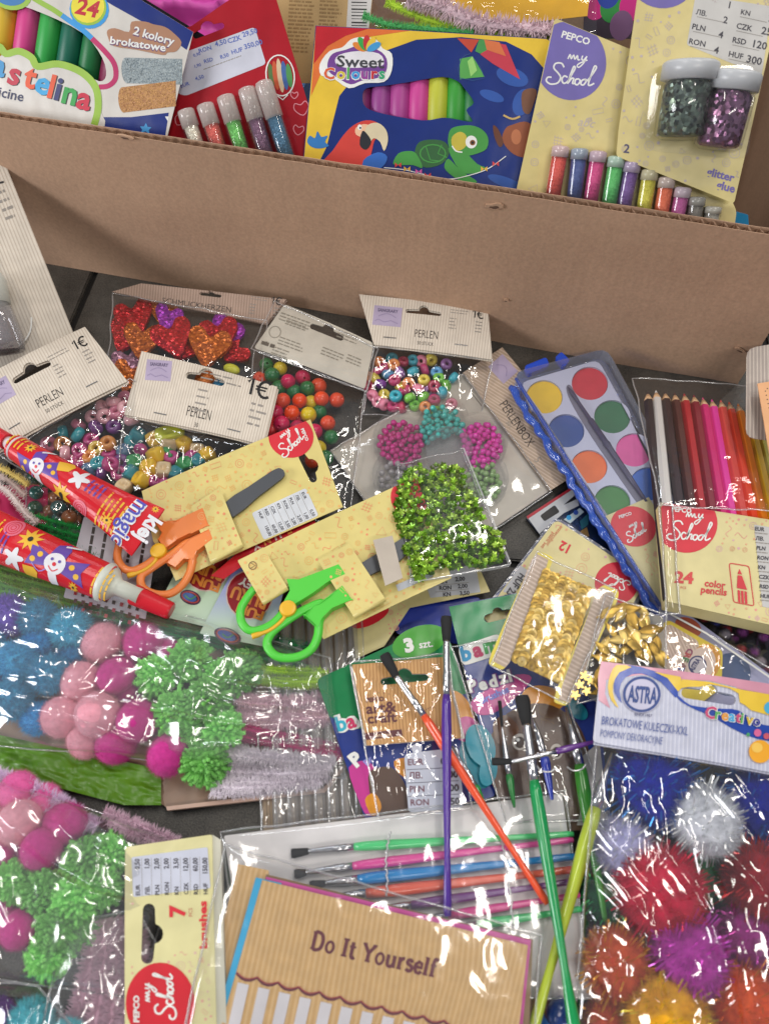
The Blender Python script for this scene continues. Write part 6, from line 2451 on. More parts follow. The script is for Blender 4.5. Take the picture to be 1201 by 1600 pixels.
# ---- second pompom bag
bag = thing('pompom_bag', 'clear bag of pink and green pompoms partly cut off at the lower left', 'craft bag', P(100, 1400, 0))
PL2 = [(30, 1285, 33, 'felt', 'light pink', CLP, .008), (28, 1238, 32, 'felt', 'rose pink', '#d8609a', .0), (70, 1252, 28, 'felt', 'rose pink', '#d8609a', -.003), (-16, 1262, 30, 'felt', 'light pink', CLP, .0), (65, 1326, 31, 'felt', 'magenta', CMG, .010), (102, 1288, 33, 'felt', 'magenta', CMG, .003),
       (2, 1335, 28, 'felt', 'magenta', CMG, -.002), (132, 1345, 35, 'tuft', 'bright green', CGR, .007), (172, 1335, 33, 'tuft', 'bright green', CGR, .0), (18, 1378, 31, 'tuft', 'bright green', CGR, .004), (70, 1395, 35, 'tuft', 'bright green', CGR, .006), (118, 1405, 36, 'tuft', 'bright green', CGR, .009),
       (160, 1385, 33, 'tuft', 'bright green', CGR, .002), (95, 1450, 36, 'tuft', 'bright green', CGR, .008), (78, 1492, 34, 'tuft', 'bright green', CGR, .004), (130, 1450, 30, 'tuft', 'bright green', CGR, -.002), (30, 1452, 30, 'felt', 'magenta', CMG, .003), (-8, 1425, 28, 'felt', 'magenta', CMG, 0)]
pompoms(PL2, 'lower left bag', 'pompoms in the lower left bag', .016)
stems(5, (150, 1440), (110, 1610), (205, 1430), (230, 1600), .0078, fuzzy('#c9a2b4'), .012, 'fluffy dusty pink chenille stem in the lower left bag', 'dusty pink stems in the lower left bag', 11, curve=-8, dens=170000, core=.25)
stems(2, (-20, 1205), (150, 1292), (-20, 1218), (140, 1300), .0062, fuzzy('#c6aec8'), .018, 'fluffy lilac chenille stem along the top of the lower left bag', 'lilac stems along the lower left bag', 12, curve=-10, dens=170000, core=.25)
stems(2, (165, 1268), (275, 1318), (170, 1282), (280, 1330), .0055, fuzzy('#bfa0b0'), .016, 'short fluffy mauve chenille stem near the 7 brushes card', 'mauve stems near the brushes card', 13, dens=170000, core=.25)
stems(3, (140, 1300), (250, 1340), (150, 1312), (250, 1352), .0035, fuzzy('#6a8a2c'), .012, 'olive pipe cleaner above the green pompoms of the lower left bag', 'olive pipe cleaners in the lower left bag', 14)
film('clear_film', [(-70, 1190), (292, 1318), (215, 1560), (-70, 1520)], [.020, .012, .012, .016], .026, bag, POMF, amp=.0034, seed=81, n=(120, 110), edge=.32, freq=26, fold=(-35, .0034, 60))
film('clear_film', [(100, 1440), (215, 1420), (330, 1640), (60, 1640)], .02, .008, bag, POMF, amp=.003, seed=83, n=(50, 50), edge=.32, freq=50)
bag = thing('pompom_bag', 'third clear pompom bag, only its corner showing at the bottom left', 'craft bag', P(20, 1600, 0))
pompoms([(48, 1600, 32, 'curl', 'pale turquoise', '#5ab4c0'), (-6, 1592, 28, 'curl', 'violet', '#7a4a9a'), (105, 1625, 28, 'curl', 'pale turquoise', '#5ab4c0')], 'bottom corner bag', 'pompoms in the corner bag', .016)
film('clear_film', [(-60, 1530), (60, 1540), (180, 1680), (-60, 1680)], .022, .014, bag, amp=.003, seed=87, n=(40, 30), edge=.3)

# ---- silver foam stick pack below the scissors, runs on under the green card
bag = thing('glue_stick_pack', 'clear bag of frosted glue sticks on a brown striped card under the green scissors', 'craft pack', P(500, 1100, 0))
q = [(398, 958), (560, 935), (578, 1300), (412, 1308)]
S = card_surf(q, .003)
card_slabs(bag, S, q, stripes('#9a8468', '#84705a', 88, 5.0, .4), r=0)
for k in range(7):
    x0 = 424 + k * 21
    mb = MB()
    mb.lathe(P(x0, 945 - k * 2, .0075), P(x0 + 14, 1302, .0075), [(0, .0036), (.005, .0042), (.995, .0042), (1, .0036)], film_mat('frosted_stick', tint=(.93, .93, .93), haze=.22, refl=2.2, rough=.16, scale=60, bump=.0004), 16)
    st = mb.build('glue_stick', smooth=True)
    tag(st, 'frosted clear glue stick on the brown striped card', 'glue stick', 'glue sticks on the striped card')
film('clear_film', [(395, 955), (562, 935), (582, 1298), (408, 1306)], .010, .004, bag, amp=.0016, seed=91, n=(40, 60))

# ================================================================ right side
# ---- marker leaflet under the paint set
q = [(822, 808), (900, 752), (960, 800), (1000, 900), (870, 900), (842, 832)]
S = card_surf([(822, 808), (900, 752), (960, 860)], .004)
o = thing('marker_box', 'dark marker box with white and red edge, under the blue paint set', 'craft pack', S.at(880, 800))
mb = MB(S)
mb.slab([(822, 810), (905, 756), (990, 870), (880, 900), (842, 834)], gloss('#12203a', .2), -.002, 0)
mb.build('carton', o)
mb = MB(S)
mb.poly([(824, 809), (898, 761), (904, 790), (880, 802), (868, 812), (842, 834)], ink('#b4b6ba'), 1e-4)
mb.poly([(822, 807), (900, 756), (901, 760), (824, 811)], ink('#a02030'), 2e-4)
mb.poly(rrect([(843, 806), (866, 789), (874, 800), (850, 815)], 3), BLK, 2e-4)
mb.poly([(880, 789), (888, 782), (900, 772), (904, 778), (892, 784)], BLK, 2e-4)
mb.poly([(880, 812), (905, 794), (912, 800), (890, 818)], ink('#a8b8c0'), 2e-4)
mb.disc(888, 809, 4, ink('#2a8ac0'), 3e-4, n=10)
mb.disc(899, 801, 4, ink('#2a4a9a'), 3e-4, n=10)
mb.poly([(905, 815), (920, 800), (918, 820), (908, 828)], ink('#1f5a6a'), 2e-4)
mb.poly([(906, 830), (916, 824), (920, 838), (908, 842)], ink('#8a6a3a'), 2e-4)
mb.build('picture_print', o)

# ---- second (closed) paint set turned card side up
q = [(868, 812), (1010, 906), (905, 1085), (752, 965)]
S = card_surf(q, .014)
o = thing('paint_set', 'watercolour set turned card side up with red 12, under the gold sequin pack', 'paint set', S.at(880, 940))
big = [(868, 806), (1018, 904), (906, 1096), (742, 968)]
mb = MB(S)
mb.slab(rrect(big, 14), BLUEFILM, -.010, -.0004)
mb.build('lid', o)
mb = MB(S)
mb.slab(rrect(big, 14), ink('#2a2f60'), -.0115, -.0102)
mb.build('base', o)
YP = gloss('#c8bc86', .35)
card_slabs(o, S, rrect(q, 10), YP, r=0)
PKD = [ink('#d08a80'), ink('#cf9a78'), ink('#c89aa0')]
mb = MB(S)
doodles(mb, q, 60, PKD, 14, 8, avoid=[(962, 912, 40), (880, 862, 20), (850, 850, 30), (800, 915, 30)], h=.0007)
mb.build('pattern_print', o)
mb = MB(S)
mb.text('12', 891, 853, 15, RED, 208, .0009, bold=.03, fit=16)
mb.text('watercolour', 875, 822, 6, ink('#c06048'), 128, .0009, fit=38)
mb.text('paint set', 862, 832, 6, ink('#c06048'), 128, .0009, fit=30)
mb.build('lettering', o)
mb = MB(S)
mb.poly([(812, 884), (824, 892), (802, 930), (785, 925)], ink('#b4b4ba'), .0008)
mb.text('HUF 230', 812, 896, 12, pk, 125, .0010, bold=.03, fit=46)
mb.build('price_sticker', o)
mb = MB(S)
mb.poly(clip_poly(ell(962, 912, 34, 33, 0, 28), q), ink('#c02034'), .0008)
school(mb, 962, 912, .42, -150, WHT, 1.8, .0010)
mb.build('badge', o)

# ---- open paint set in blue clear case
q = [(803, 592), (940, 554), (1118, 890), (1030, 956)]
zt = .022
S = card_surf([q[0], q[1], q[3]], [zt, zt, zt])
o = thing('paint_set', 'watercolour set with round paint pans and brush in blue clear case', 'paint set', S.at(940, 720))
mb = MB(S)
mb.slab(rrect([(800, 588), (945, 550), (1128, 890), (1032, 964)], 16), BLUEFILM, -.012, -.0065)
mb.build('case_base', o)
PANS = [(850, 620, 'yellow', '#e0b428'), (921, 599, 'red', '#c22a3c'), (956, 651, 'dark green', '#2a6a48'), (884, 673, 'dark blue', '#2c4a8a'), (990, 703, 'pink', '#dc5a9c'), (920, 729, 'orange', '#dc6a34'), (1012, 756, 'blue', '#3a6ac0'), (956, 784, 'green', '#3a7a3a'), (1046, 806, 'violet', '#5a3a8a'), (992, 840, 'white', '#c8c8c8')]
tray = [(812, 598), (934, 562), (1110, 888), (1034, 945)]
holes = [ell(x, y, 28.5, 26, 8, 28) for x, y, *_ in PANS[:8]] + [ell(x, y, 28.5, 26, 8, 28) for x, y, *_ in PANS[8:]]
WTRAY = plastic('#b4b6c8', .38)
mb = MB(S)
mb.slab(rrect(tray, 12), WTRAY, -.0006, 0, holes=holes)
for h_ in holes:
    n_ = len(h_)
    mb.add([(x, y, 0) for x, y in h_] + [(x, y, -.004) for x, y in h_], [(i, (i + 1) % n_, n_ + (i + 1) % n_, n_ + i) for i in range(n_)], WTRAY)
mb.slab(rrect(tray, 12), WTRAY, -.0062, -.0056)
tr_ = mb.build('tray', o)
for x, y, nm, hx in PANS:
    mb = MB(S)
    e = ell(x, y, 28, 25.6, 8, 28)
    mb.slab(e, ink(hx, .5), -.005, -.0016)
    mb.build('paint_pan', o, bevel=.0007, label='round ' + nm + ' paint pan')
mb = MB(S)
mb.slab(spline([(884, 606), (890, 602), (900, 618), (925, 662), (960, 716), (1014, 790), (1004, 798), (950, 722), (914, 668), (890, 626)], 3, closed=True), ink('#6a6878'), -.0002, .0003)
mb.build('brush_groove', o)
mb = MB()
mb.lathe(S.at(886, 606, .0016), S.at(1008, 786, .0016), [(0, .0003), (.06, .0016), (.14, .0012), (.30, .0014), (.31, .0022), (.5, .0022), (.52, .0027), (.56, .0022), (.8, .002), (1, .0012)], plastic('#3a3450', .35), 14)
mb.build('brush', o, smooth=True)
mb = MB(S)
out_ = rrect([(800, 588), (945, 550), (1128, 890), (1032, 964)], 16)
n_ = len(out_)
mb.add([(x, y, -.0065) for x, y in out_] + [(x, y, .0045) for x, y in out_], [(i, (i + 1) % n_, n_ + (i + 1) % n_, n_ + i) for i in range(n_)], BLUEFILM)
mb.slab(out_, film_mat('case_lid', tint=(.93, .94, .98), haze=.05, refl=1.0, rough=.08, scale=12, bump=.0003), .0045, .0052, bottom=False)
mb.build('case_lid', o)
# scalloped hinge edge along the left side
mb = MB()
r = random.Random(3)
BLP = plastic('#3a68d8', .12, trans=.5, coat=.6, alpha=.8)
pts = []
for i in range(64):
    t = i / 63
    x, y = 800 + (1030 - 800) * t, 600 + (958 - 600) * t
    wv = 1.6 * math.sin(i * 1.35) + 1.4 * math.sin(i * .61) + r.uniform(-.6, .6)
    pts.append(S.at(x - 3 + wv * .9, y + 2 - wv * .5, -.002 + r.uniform(-.0006, .0006)))
mb.sweep(pts, [(.0022 + .0012 * abs(math.sin(i * .9))) for i in range(64)], BLP, 10)
mb.build('hinge_edge', o, smooth=True)
mb = MB()
mb.sweep([S.at(805 + 228 * t, 594 + 360 * t, .002) for t in [k / 10 for k in range(11)]], .0014, BLP, 8)
mb.build('case_rim', o, smooth=True)
for k, (a, b) in enumerate((((822, 576), (856, 562)), ((872, 552), (886, 566)))):
    mb = MB(S)
    dx, dy = b[0] - a[0], b[1] - a[1]
    l = math.hypot(dx, dy)
    ex, ey = -dy / l * 7, dx / l * 7
    mb.slab(rrect([(a[0] - ex, a[1] - ey), (b[0] - ex, b[1] - ey), (b[0] + ex, b[1] + ey), (a[0] + ex, a[1] + ey)], 4), plastic('#1f48b8', .2, coat=.4), -.006, -.002)
    mb.build('clip', o, bevel=.0005)
# card sleeve inside the case
q = [(944, 808), (1012, 778), (1090, 905), (1034, 950)]
Sc = card_surf([q[0], q[1], q[3]], [zt + .001] * 3)
mb = MB(Sc)
mb.slab(q, YP, .0006, .0012)
cs = mb.build('sleeve_card', o)
mb = MB(Sc)
mb.poly(clip_poly(ell(988, 824, 36, 31, 20, 30), [(944, 808), (1012, 778), (1090, 905), (1034, 950)]), RED, .0014)
school(mb, 990, 832, .38, -30, WHT, 1.8, .0016)
mb.text('PEPCO', 966, 812, 5, WHT, -18, .0016, bold=.03)
doodles(mb, [(985, 860), (1030, 840), (1075, 905), (1038, 935)], 16, PKD, 4, 7, h=.0014)
mb.build('badge', cs)

# ---- pencil box
o = thing('pencil_box', 'yellow card sleeve of 24 color pencils with red badge, the pencil tips fanned above', 'craft pack', P(1120, 860, .03))
PZ = .040
q = [(1031, 785), (1215, 814), (1240, 985), (1043, 940)]
S = card_surf([q[0], q[1], q[3]], [.046, .046, .046])
mb = MB(S)
mb.slab(q, YP, -.0006, 0)
mb.slab([(1034, 790), (1215, 818), (1238, 980), (1045, 936)], YP, -.0135, -.0129)
n_ = 0
mb.add([(1031, 785, 0), (1043, 940, 0), (1043, 940, -.0135), (1031, 785, -.0135)], [(0, 1, 2, 3)], YP)
mb.add([(1043, 940, 0), (1240, 985, 0), (1240, 985, -.0135), (1043, 940, -.0135)], [(0, 1, 2, 3)], YP)
mb.build('sleeve', o)
mb = MB(S)
doodles(mb, q, 90, PKD, 24, 8, avoid=[(1075, 825, 52), (1085, 905, 44), (1155, 905, 40), (1190, 890, 30)], h=.0001)
mb.build('pattern_print', o)
mb = MB(S)
mb.poly(clip_poly(ell(1072, 818, 48, 46, 0, 34), q), ink('#c42334'), .0002)
mb.text('PEPCO', 1048, 799, 7.5, WHT, 6, .0004, bold=.04)
school(mb, 1077, 826, .74, 6, WHT, 2.4, .0004)
mb.build('badge', o)
mb = MB(S)
mb.text('24', 1052, 910, 18, ink('#c03a3a'), 4, .0003, bold=.04, fit=30)
mb.text('PCS', 1062, 920, 4, ink('#c03a3a'), 4, .0003, align='l')
mb.text('color', 1132, 920, 11, ink('#c03a3a'), 7, .0003, bold=.03, align='r')
mb.text('pencils', 1134, 931, 11, ink('#c03a3a'), 7, .0003, bold=.03, align='r')
pr = rrect([(1138, 880), (1169, 885), (1177, 947), (1145, 941)], 4)
mb.stroke(pr, 1.6, ink('#c03a3a'), .0003, closed=True)
mb.poly([(1154, 889), (1158, 898), (1151, 897)], ink('#c02a34'), .0004)
mb.poly([(1151, 899), (1158, 900), (1166, 922), (1150, 919)], ink('#c02a34'), .0004)
for k in range(3):
    x = 1151 + k * 5.4
    mb.poly([(x, 922 + k), (x + 3.8, 923 + k), (x + 4.8, 942 + k), (x + 1, 941 + k)], ink('#c02a34'), .0004)
mb.build('lettering', o)
mb = MB(S)
mb.poly([(1177, 820), (1240, 830), (1250, 960), (1190, 948)], ink('#b4b2b0'), .0002)
for k in range(8):
    mb.text(CUR[k], 1178 + k * 1.2, 829 + k * 15, 6, pk, 6, .0004, bold=.03)
    mb.micro(1178 + k * 1.2, 832 + k * 15, 22, 1, 3.5, GREY, 6, .0004, th=.4)
mb.build('price_sticker', o)
film('clear_film', [(988, 590), (1215, 606), (1222, 800), (1030, 790)], [.026, .030, .050, .048], .006, o, amp=.0012, seed=95)
film('clear_film', [(1030, 786), (1050, 789), (1062, 960), (1040, 958)], .047, .002, o, amp=.001, seed=96, n=(8, 30))

WOOD = ink('#c8a078')
PEN = [(1011, 612, 1043, 938, 'near black', '#231a20'), (1024, 610, 1041, 780, 'white', '#c8c4c0'), (1038, 612, 1060, 784, 'very dark brown', '#2c1a20'), (1053, 614, 1078, 787, 'dark brown', '#4a2220'), (1068, 615, 1094, 789, 'red', '#a81c28'), (1083, 617, 1110, 792, 'maroon', '#7a1428'),
       (1097, 621, 1126, 795, 'cerise', '#c4186a'), (1111, 624, 1141, 798, 'hot pink', '#dc3498'), (1125, 625, 1158, 800, 'salmon red', '#cf4840'), (1138, 628, 1174, 803, 'orange red', '#dc4428'), (1152, 631, 1190, 806, 'orange', '#d8781c'), (1166, 636, 1206, 809, 'golden yellow', '#cca41c'), (1180, 641, 1222, 812, 'olive yellow', '#b8b04a'), (1193, 646, 1238, 814, 'light green', '#7aa83a')]
for k, (x0, y0, x1, y1, nm, hx) in enumerate(PEN):
    z0 = .030 + .010 * ((y0 - 610) * 0) + .0
    A, B = P(x0, y0, .024), P(x1 + (x1 - x0) * .12, y1 + (y1 - y0) * .12, .0395) if k else P(x1, y1, .040)
    L = (B - A).length
    t = thing('pencil', 'colouring pencil, ' + nm + ', sharpened tip up in the clear pencil pack', 'pencil', A, 'pencils in the 24 pack')
    rr = 7.4 * mpp(x0, y0, .03)
    m = plastic(hx, .35, coat=.25)
    c0, c1 = .0035 / L, .0105 / L
    mb = MB()
    mb.lathe(A, A.lerp(B, c0), [(0, .0003), (.3, rr * .16), (1, rr * .34)], m, 12)
    mb.build('lead', t, smooth=True)
    mb = MB()
    mb.lathe(A.lerp(B, c0), A.lerp(B, c1), [(0, rr * .34), (1, rr * .99)], WOOD, 12)
    mb.build('wood_cone', t, smooth=True)
    mb = MB()
    mb.lathe(A.lerp(B, c1), B, [(0, rr), (1, rr)], m, 6)
    mb.build('painted_barrel', t)

# ---- cards at the right edge
q = [(1165, 545), (1225, 535), (1225, 692), (1164, 684)]
S = card_surf([q[0], q[1], q[3]], [.060, .060, .052])
o = thing('striped_card', 'pale grey-white striped hanging card with rounded corner at the right edge, above the pencils', 'card', S.at(1190, 620))
card_slabs(o, S, rrect(q, 14), stripes('#b8ada2', '#978b84', 90, 5.6, .35), 'card_sheet', r=0)
q = [(1182, 600), (1240, 590), (1250, 780), (1212, 780)]
S = card_surf([q[0], q[1], q[3]], [.066, .066, .058])
o = thing('orange_card', 'peach orange card with a dotted stitch line at the right edge beside the striped card', 'card', S.at(1200, 660))
card_slabs(o, S, q, ink('#d8a070'), 'card_sheet', r=0)
mb = MB(S)
for k in range(22):
    mb.disc(1194 + k * 1.5, 612 + k * 6.5, 1.0, INKT, .0008, n=6)
for k in range(4):
    mb.disc(1197 + k * 6, 608, 1.0, INKT, .0008, n=6)
mb.build('stitch_print', o)

# ---- dark glitter bag at right
bag = thing('dark_glitter_bag', 'dark clear bag of purple, blue and red glitter pieces below the pencil box', 'craft bag', P(1150, 990, 0))
mb = MB(card_surf([(1040, 940), (1220, 950), (1220, 1090)], .002))
mb.slab([(1060, 925), (1230, 940), (1230, 1100), (1100, 1090)], gloss('#181628'), 0, .0006)
mb.build('dark_card', bag)
film('clear_film', [(1060, 925), (1230, 950), (1230, 1100), (1100, 1090)], .014, .006, bag, amp=.002, seed=98, n=(36, 30))
auto_beads('glitter_piece', PEARL, [(1080, 950), (1215, 975), (1215, 1085), (1150, 1060)], 70, .0042, .003, .018, [('purple', '#6a2a6a'), ('dark blue', '#1f2a7a'), ('crimson', '#8a1428'), ('silver', '#8a8088'), ('black', '#20202a')],
           'faceted {} glitter piece in the dark bag under the pencil box', 'glitter piece', 'glitter pieces in the dark bag', 31, mk=lambda h: glitter(h, h, 900, .7, .25, 1.0))

# ---- small card with yellow border
q = [(1026, 984), (1042, 968), (1128, 1016), (1126, 1075), (1080, 1110), (1010, 1060)]
S = card_surf([(1026, 984), (1128, 1016), (1010, 1060)], .024)
bag2 = thing('craft_card_bag', 'lilac clear bag with yellow bordered striped card and small ASTRA logo, below the pencil box', 'craft bag', S.at(1090, 1030))
mb = MB(S)
mb.slab([(1020, 960), (1060, 945), (1215, 1060), (1215, 1110), (1040, 1110)], gloss('#a5a5c4', .25), -.003, -.0024)
mb.poly(ell(1142, 1052, 32, 34, 20, 26), ink('#46587e'), -.0022)
mb.disc(1076, 978, 22, gloss('#b86048'), -.0021, 14, 25)
mb.build('backing_card', bag2)
mb = MB(S)
mb.slab(rrect(q, 8), gloss('#d8be3a', .3), 0, .0005)
c_ = mb.build('striped_label', bag2)
mb = MB(S)
mb.poly(rrect([(1030, 986), (1044, 975), (1090, 1002), (1092, 1062), (1074, 1078), (1018, 1050)], 6), stripes('#d2bcae', '#b8a090', 66, 5, .4), .0006)
mb.disc(1100, 1036, 24, ink('#cf9030'), .0007, 30, 20)
mb.disc(1094, 1038, 22, ink('#d2bcae'), .0008, 27, 20)
mb.disc(1088, 1040, 14.5, ink('#3a3a66'), .0009, 15)
mb.disc(1088, 1040, 12, ink('#c0b8bc'), .0010, 12.6)
mb.text('ASTRA', 1081, 1051, 8, ink('#3a3a66'), -58, .0012, bold=.04, fit=22)
for k, c in enumerate(('#8a3a5a', '#b04a4a', '#4a7a4a', '#8a5a5a', '#4a5a9a', '#5a4a6a')):
    mb.text('CREATI'[k], 1073 - k * 3.4, 1013 + k * 7, 10, ink(c), 110, .0010, bold=.04)
mb.build('lettering', c_)
mb = MB(S)
mb.stroke([(1044, 962), (1100, 992), (1215, 1072)], 3, WHT, .003)
mb.build('bag_seam', bag2)
film('clear_film', [(1030, 950), (1215, 1050), (1215, 1120), (1015, 1090)], .026, .003, bag2, amp=.0012, seed=99, n=(30, 20))

# ================================================================ green brush packs
def bpack(name, label, q, z, zs):
    S = card_surf([q[0], q[1], q[3]], z)
    return thing(name, label, 'craft pack', S.at(sum(p[0] for p in q) / 4, sum(p[1] for p in q) / 4)), S


G1, G2, N1, MG, OR_, TE, BRN = gloss('#1c7a48', .22), gloss('#4a9a3a', .22), gloss('#26377e', .22), gloss('#b83a86', .22), gloss('#cf8a2c', .22), gloss('#1f7f92', .22), gloss('#523a2c', .3)
# plain blue card behind
q = [(646, 922), (752, 934), (735, 1010), (615, 990)]
S = card_surf([q[0], q[1], q[3]], [.006, .006, .006])
o = thing('blue_card', 'plain dark blue hanging card behind the purple-handled brush head', 'card', S.at(690, 960))
card_slabs(o, S, rrect(q, 10), gloss('#2a3a94', .25), 'card_sheet', r=0)
# yellow school card with the price columns
q = [(548, 950), (745, 880), (765, 930), (560, 1030)]
S = card_surf([q[0], q[1], q[3]], [.010, .010, .010])
o = thing('school_card', 'pale yellow patterned card with red spot and price sticker half under the green scissors card', 'card', S.at(640, 950))
card_slabs(o, S, [(548, 950), (745, 880), (765, 925), (640, 950), (600, 1010), (556, 1030)], YP, 'card_sheet', r=0)
mb = MB(S)
doodles(mb, [(600, 955), (640, 925), (628, 980), (606, 1000)], 24, [ink('#d08a80')], 6, 7, avoid=[(580, 965, 26)], h=.0007)
mb.build('pattern_print', o)
mb = MB(S)
mb.disc(578, 965, 32, RED, .0008, 12, -26)
mb.build('red_spot', o)
mb = MB(S)
mb.poly([(662, 905), (742, 880), (750, 926), (672, 935)], ink('#b8bac0'), .0008)
for (t, x, y, al) in (('PLN', 683, 913, 'l'), ('2,00', 726, 908, 'r'), ('RON', 686, 923, 'l'), ('2,00', 730, 919, 'r'), ('KN', 692, 933, 'l'), ('3,50', 733, 930, 'r')):
    mb.text(t, x, y, 6.5, pk, -4, .0010, bold=.03, align=al)
for y in (915, 925):
    mb.stroke([(680, y + 1), (732, y - 4)], .7, GREY, .0010)
mb.build('price_sticker', o)

# left green pack
q = [(494, 1062), (700, 968), (775, 1245), (572, 1285)]
o, S = bpack('brush_pack', 'green and blue brush pack with 3 szt. bubble and cartoon print, left of its twin', q, .0165, None)
OUT = rrect([(494, 1062), (612, 1008), (640, 985), (668, 975), (690, 982), (706, 1010), (775, 1245), (572, 1285)], 10)
mb = MB(S)
mb.slab(OUT, G1, 0, .0006)
mb.build('backing_card', o)
mb = MB(S)
mb.poly(clip_poly([(515, 1120), (560, 1140), (740, 1080), (790, 1250), (560, 1290)], OUT), N1, .0008)
mb.poly(spline([(545, 1200), (575, 1190), (590, 1215), (600, 1262), (575, 1275), (560, 1250)], 3, closed=True), MG, .0010)
mb.poly(spline([(570, 1250), (585, 1240), (596, 1262), (582, 1276)], 3, closed=True), OR_, .0012)
mb.poly(spline([(575, 1215), (590, 1200), (620, 1205), (645, 1260), (640, 1278), (590, 1275)], 3, closed=True), BRN, .0011)
mb.poly(spline([(615, 1190), (650, 1185), (660, 1210), (630, 1215)], 3, closed=True), OR_, .0012)
mb.disc(718, 1110, 34, OR_, .0009, 18, 60)
mb.disc(745, 1190, 26, TE, .0010, 44, -15)
mb.disc(728, 1140, 20, MG, .0010, 20)
mb.build('picture_print', o)
mb = MB(S)
mb.disc(655, 1003, 44, G2, .0008, 24, -18, 26)
mb.text('3', 633, 1020, 21, WHT, -12, .0011, bold=.06, fit=15)
mb.text('szt.', 655, 1014, 12, WHT, -8, .0011, bold=.02)
mb.build('count_bubble', o)
mb = MB(S)
for (t, x, y, c) in (('b', 529, 1144, '#2aa0b8'), ('a', 544, 1140, '#c0285a')):
    mb.text(t, x, y, 24, WHT, -18, .0012, bold=.11)
    mb.text(t, x, y, 24, ink(c), -18, .0014, bold=.03)
mb.text('P', 556, 1200, 22, WHT, -40, .0014, bold=.06)
mb.text('Br', 574, 1198, 11, ink('#8a8ad0'), -45, .0014, bold=.02)
mb.build('lettering', o)

# right green pack
OUT = [(700, 948), (812, 926), (830, 940), (925, 1020), (955, 1290), (800, 1290), (742, 1110)]
q = [(700, 948), (880, 915), (960, 1285), (790, 1290)]
o, S = bpack('brush_pack', 'green and blue brush pack with pink splash and brown bear print behind the green brush', q, .0165 + .003, None)
hole = slot(778, 963, 46, 13, -14, 9)
mb = MB(S)
mb.slab(rrect(OUT, 6), N1, 0, .0006, holes=[hole])
mb.build('backing_card', o)
mb = MB(S)
mb.slab([(701, 949), (812, 927), (824, 950), (800, 1000), (716, 1012)], G1, .0007, .0009, holes=[hole], bottom=False)
mb.poly(rrect([(714, 1012), (780, 990), (790, 1020), (722, 1042)], 10), WHT, .0010)
for (t, x, y, c) in (('b', 722, 1034, '#2a8ab8'), ('a', 740, 1028, '#b02858'), ('m', 757, 1022, '#3a9a4a')):
    mb.text(t, x, y, 23, ink(c), -14, .0012, bold=.05)
mb.poly(spline([(735, 1098), (765, 1075), (805, 1055), (830, 1060), (806, 1090), (770, 1115), (745, 1116)], 3, closed=True), MG, .0010)
for (t, x, y) in (('P', 733, 1083), ('e', 749, 1080), ('d', 765, 1076), ('z', 780, 1070), ('l', 795, 1066)):
    mb.text(t, x, y, 19, ink('#6a2a7a'), -16, .0011, bold=.10)
    mb.text(t, x, y, 19, WHT, -16, .0014, bold=.05)
mb.text('Brushes', 752, 1101, 11, ink('#7a8ad8'), -24, .0014, bold=.03)
mb.poly(spline([(758, 1180), (772, 1140), (800, 1110), (850, 1100), (900, 1130), (925, 1200), (930, 1290), (830, 1290), (775, 1240)], 4, closed=True), BRN, .0010)
mb.poly(spline([(770, 1130), (790, 1118), (810, 1140), (795, 1165), (775, 1160)], 3, closed=True), gloss('#6a4834'), .0012)
mb.disc(811, 1160, 12, ink('#b8b0a8'), .0014, 13)
mb.disc(811, 1161, 8, ink('#3a2a20'), .0016, 9)
mb.disc(808, 1157, 3, WHT, .0018)
mb.disc(868, 1175, 10, ink('#b8b0a8'), .0014, 12)
mb.disc(868, 1176, 7, ink('#3a2a20'), .0016, 8)
mb.disc(750, 1165, 22, TE, .0011, 34, -20)
mb.disc(762, 1205, 14, TE, .0012, 24, 10)
mb.disc(848, 1092, 34, OR_, .0009, 20, 10)
mb.disc(900, 1110, 20, TE, .0012, 12, 40)
mb.poly([(905, 1185), (935, 1160), (950, 1290), (900, 1290), (912, 1240)], ink('#a8a4a2'), .0013)
mb.build('picture_print', o)
film('clear_film', [(705, 1010), (850, 990), (950, 1280), (792, 1285)], .022, .005, o, amp=.0012, seed=101, n=(40, 50))

# ================================================================ brushes
SIL = plastic('#b8b8bc', .22, metal=.95)
BRI = ink('#141416', .7)


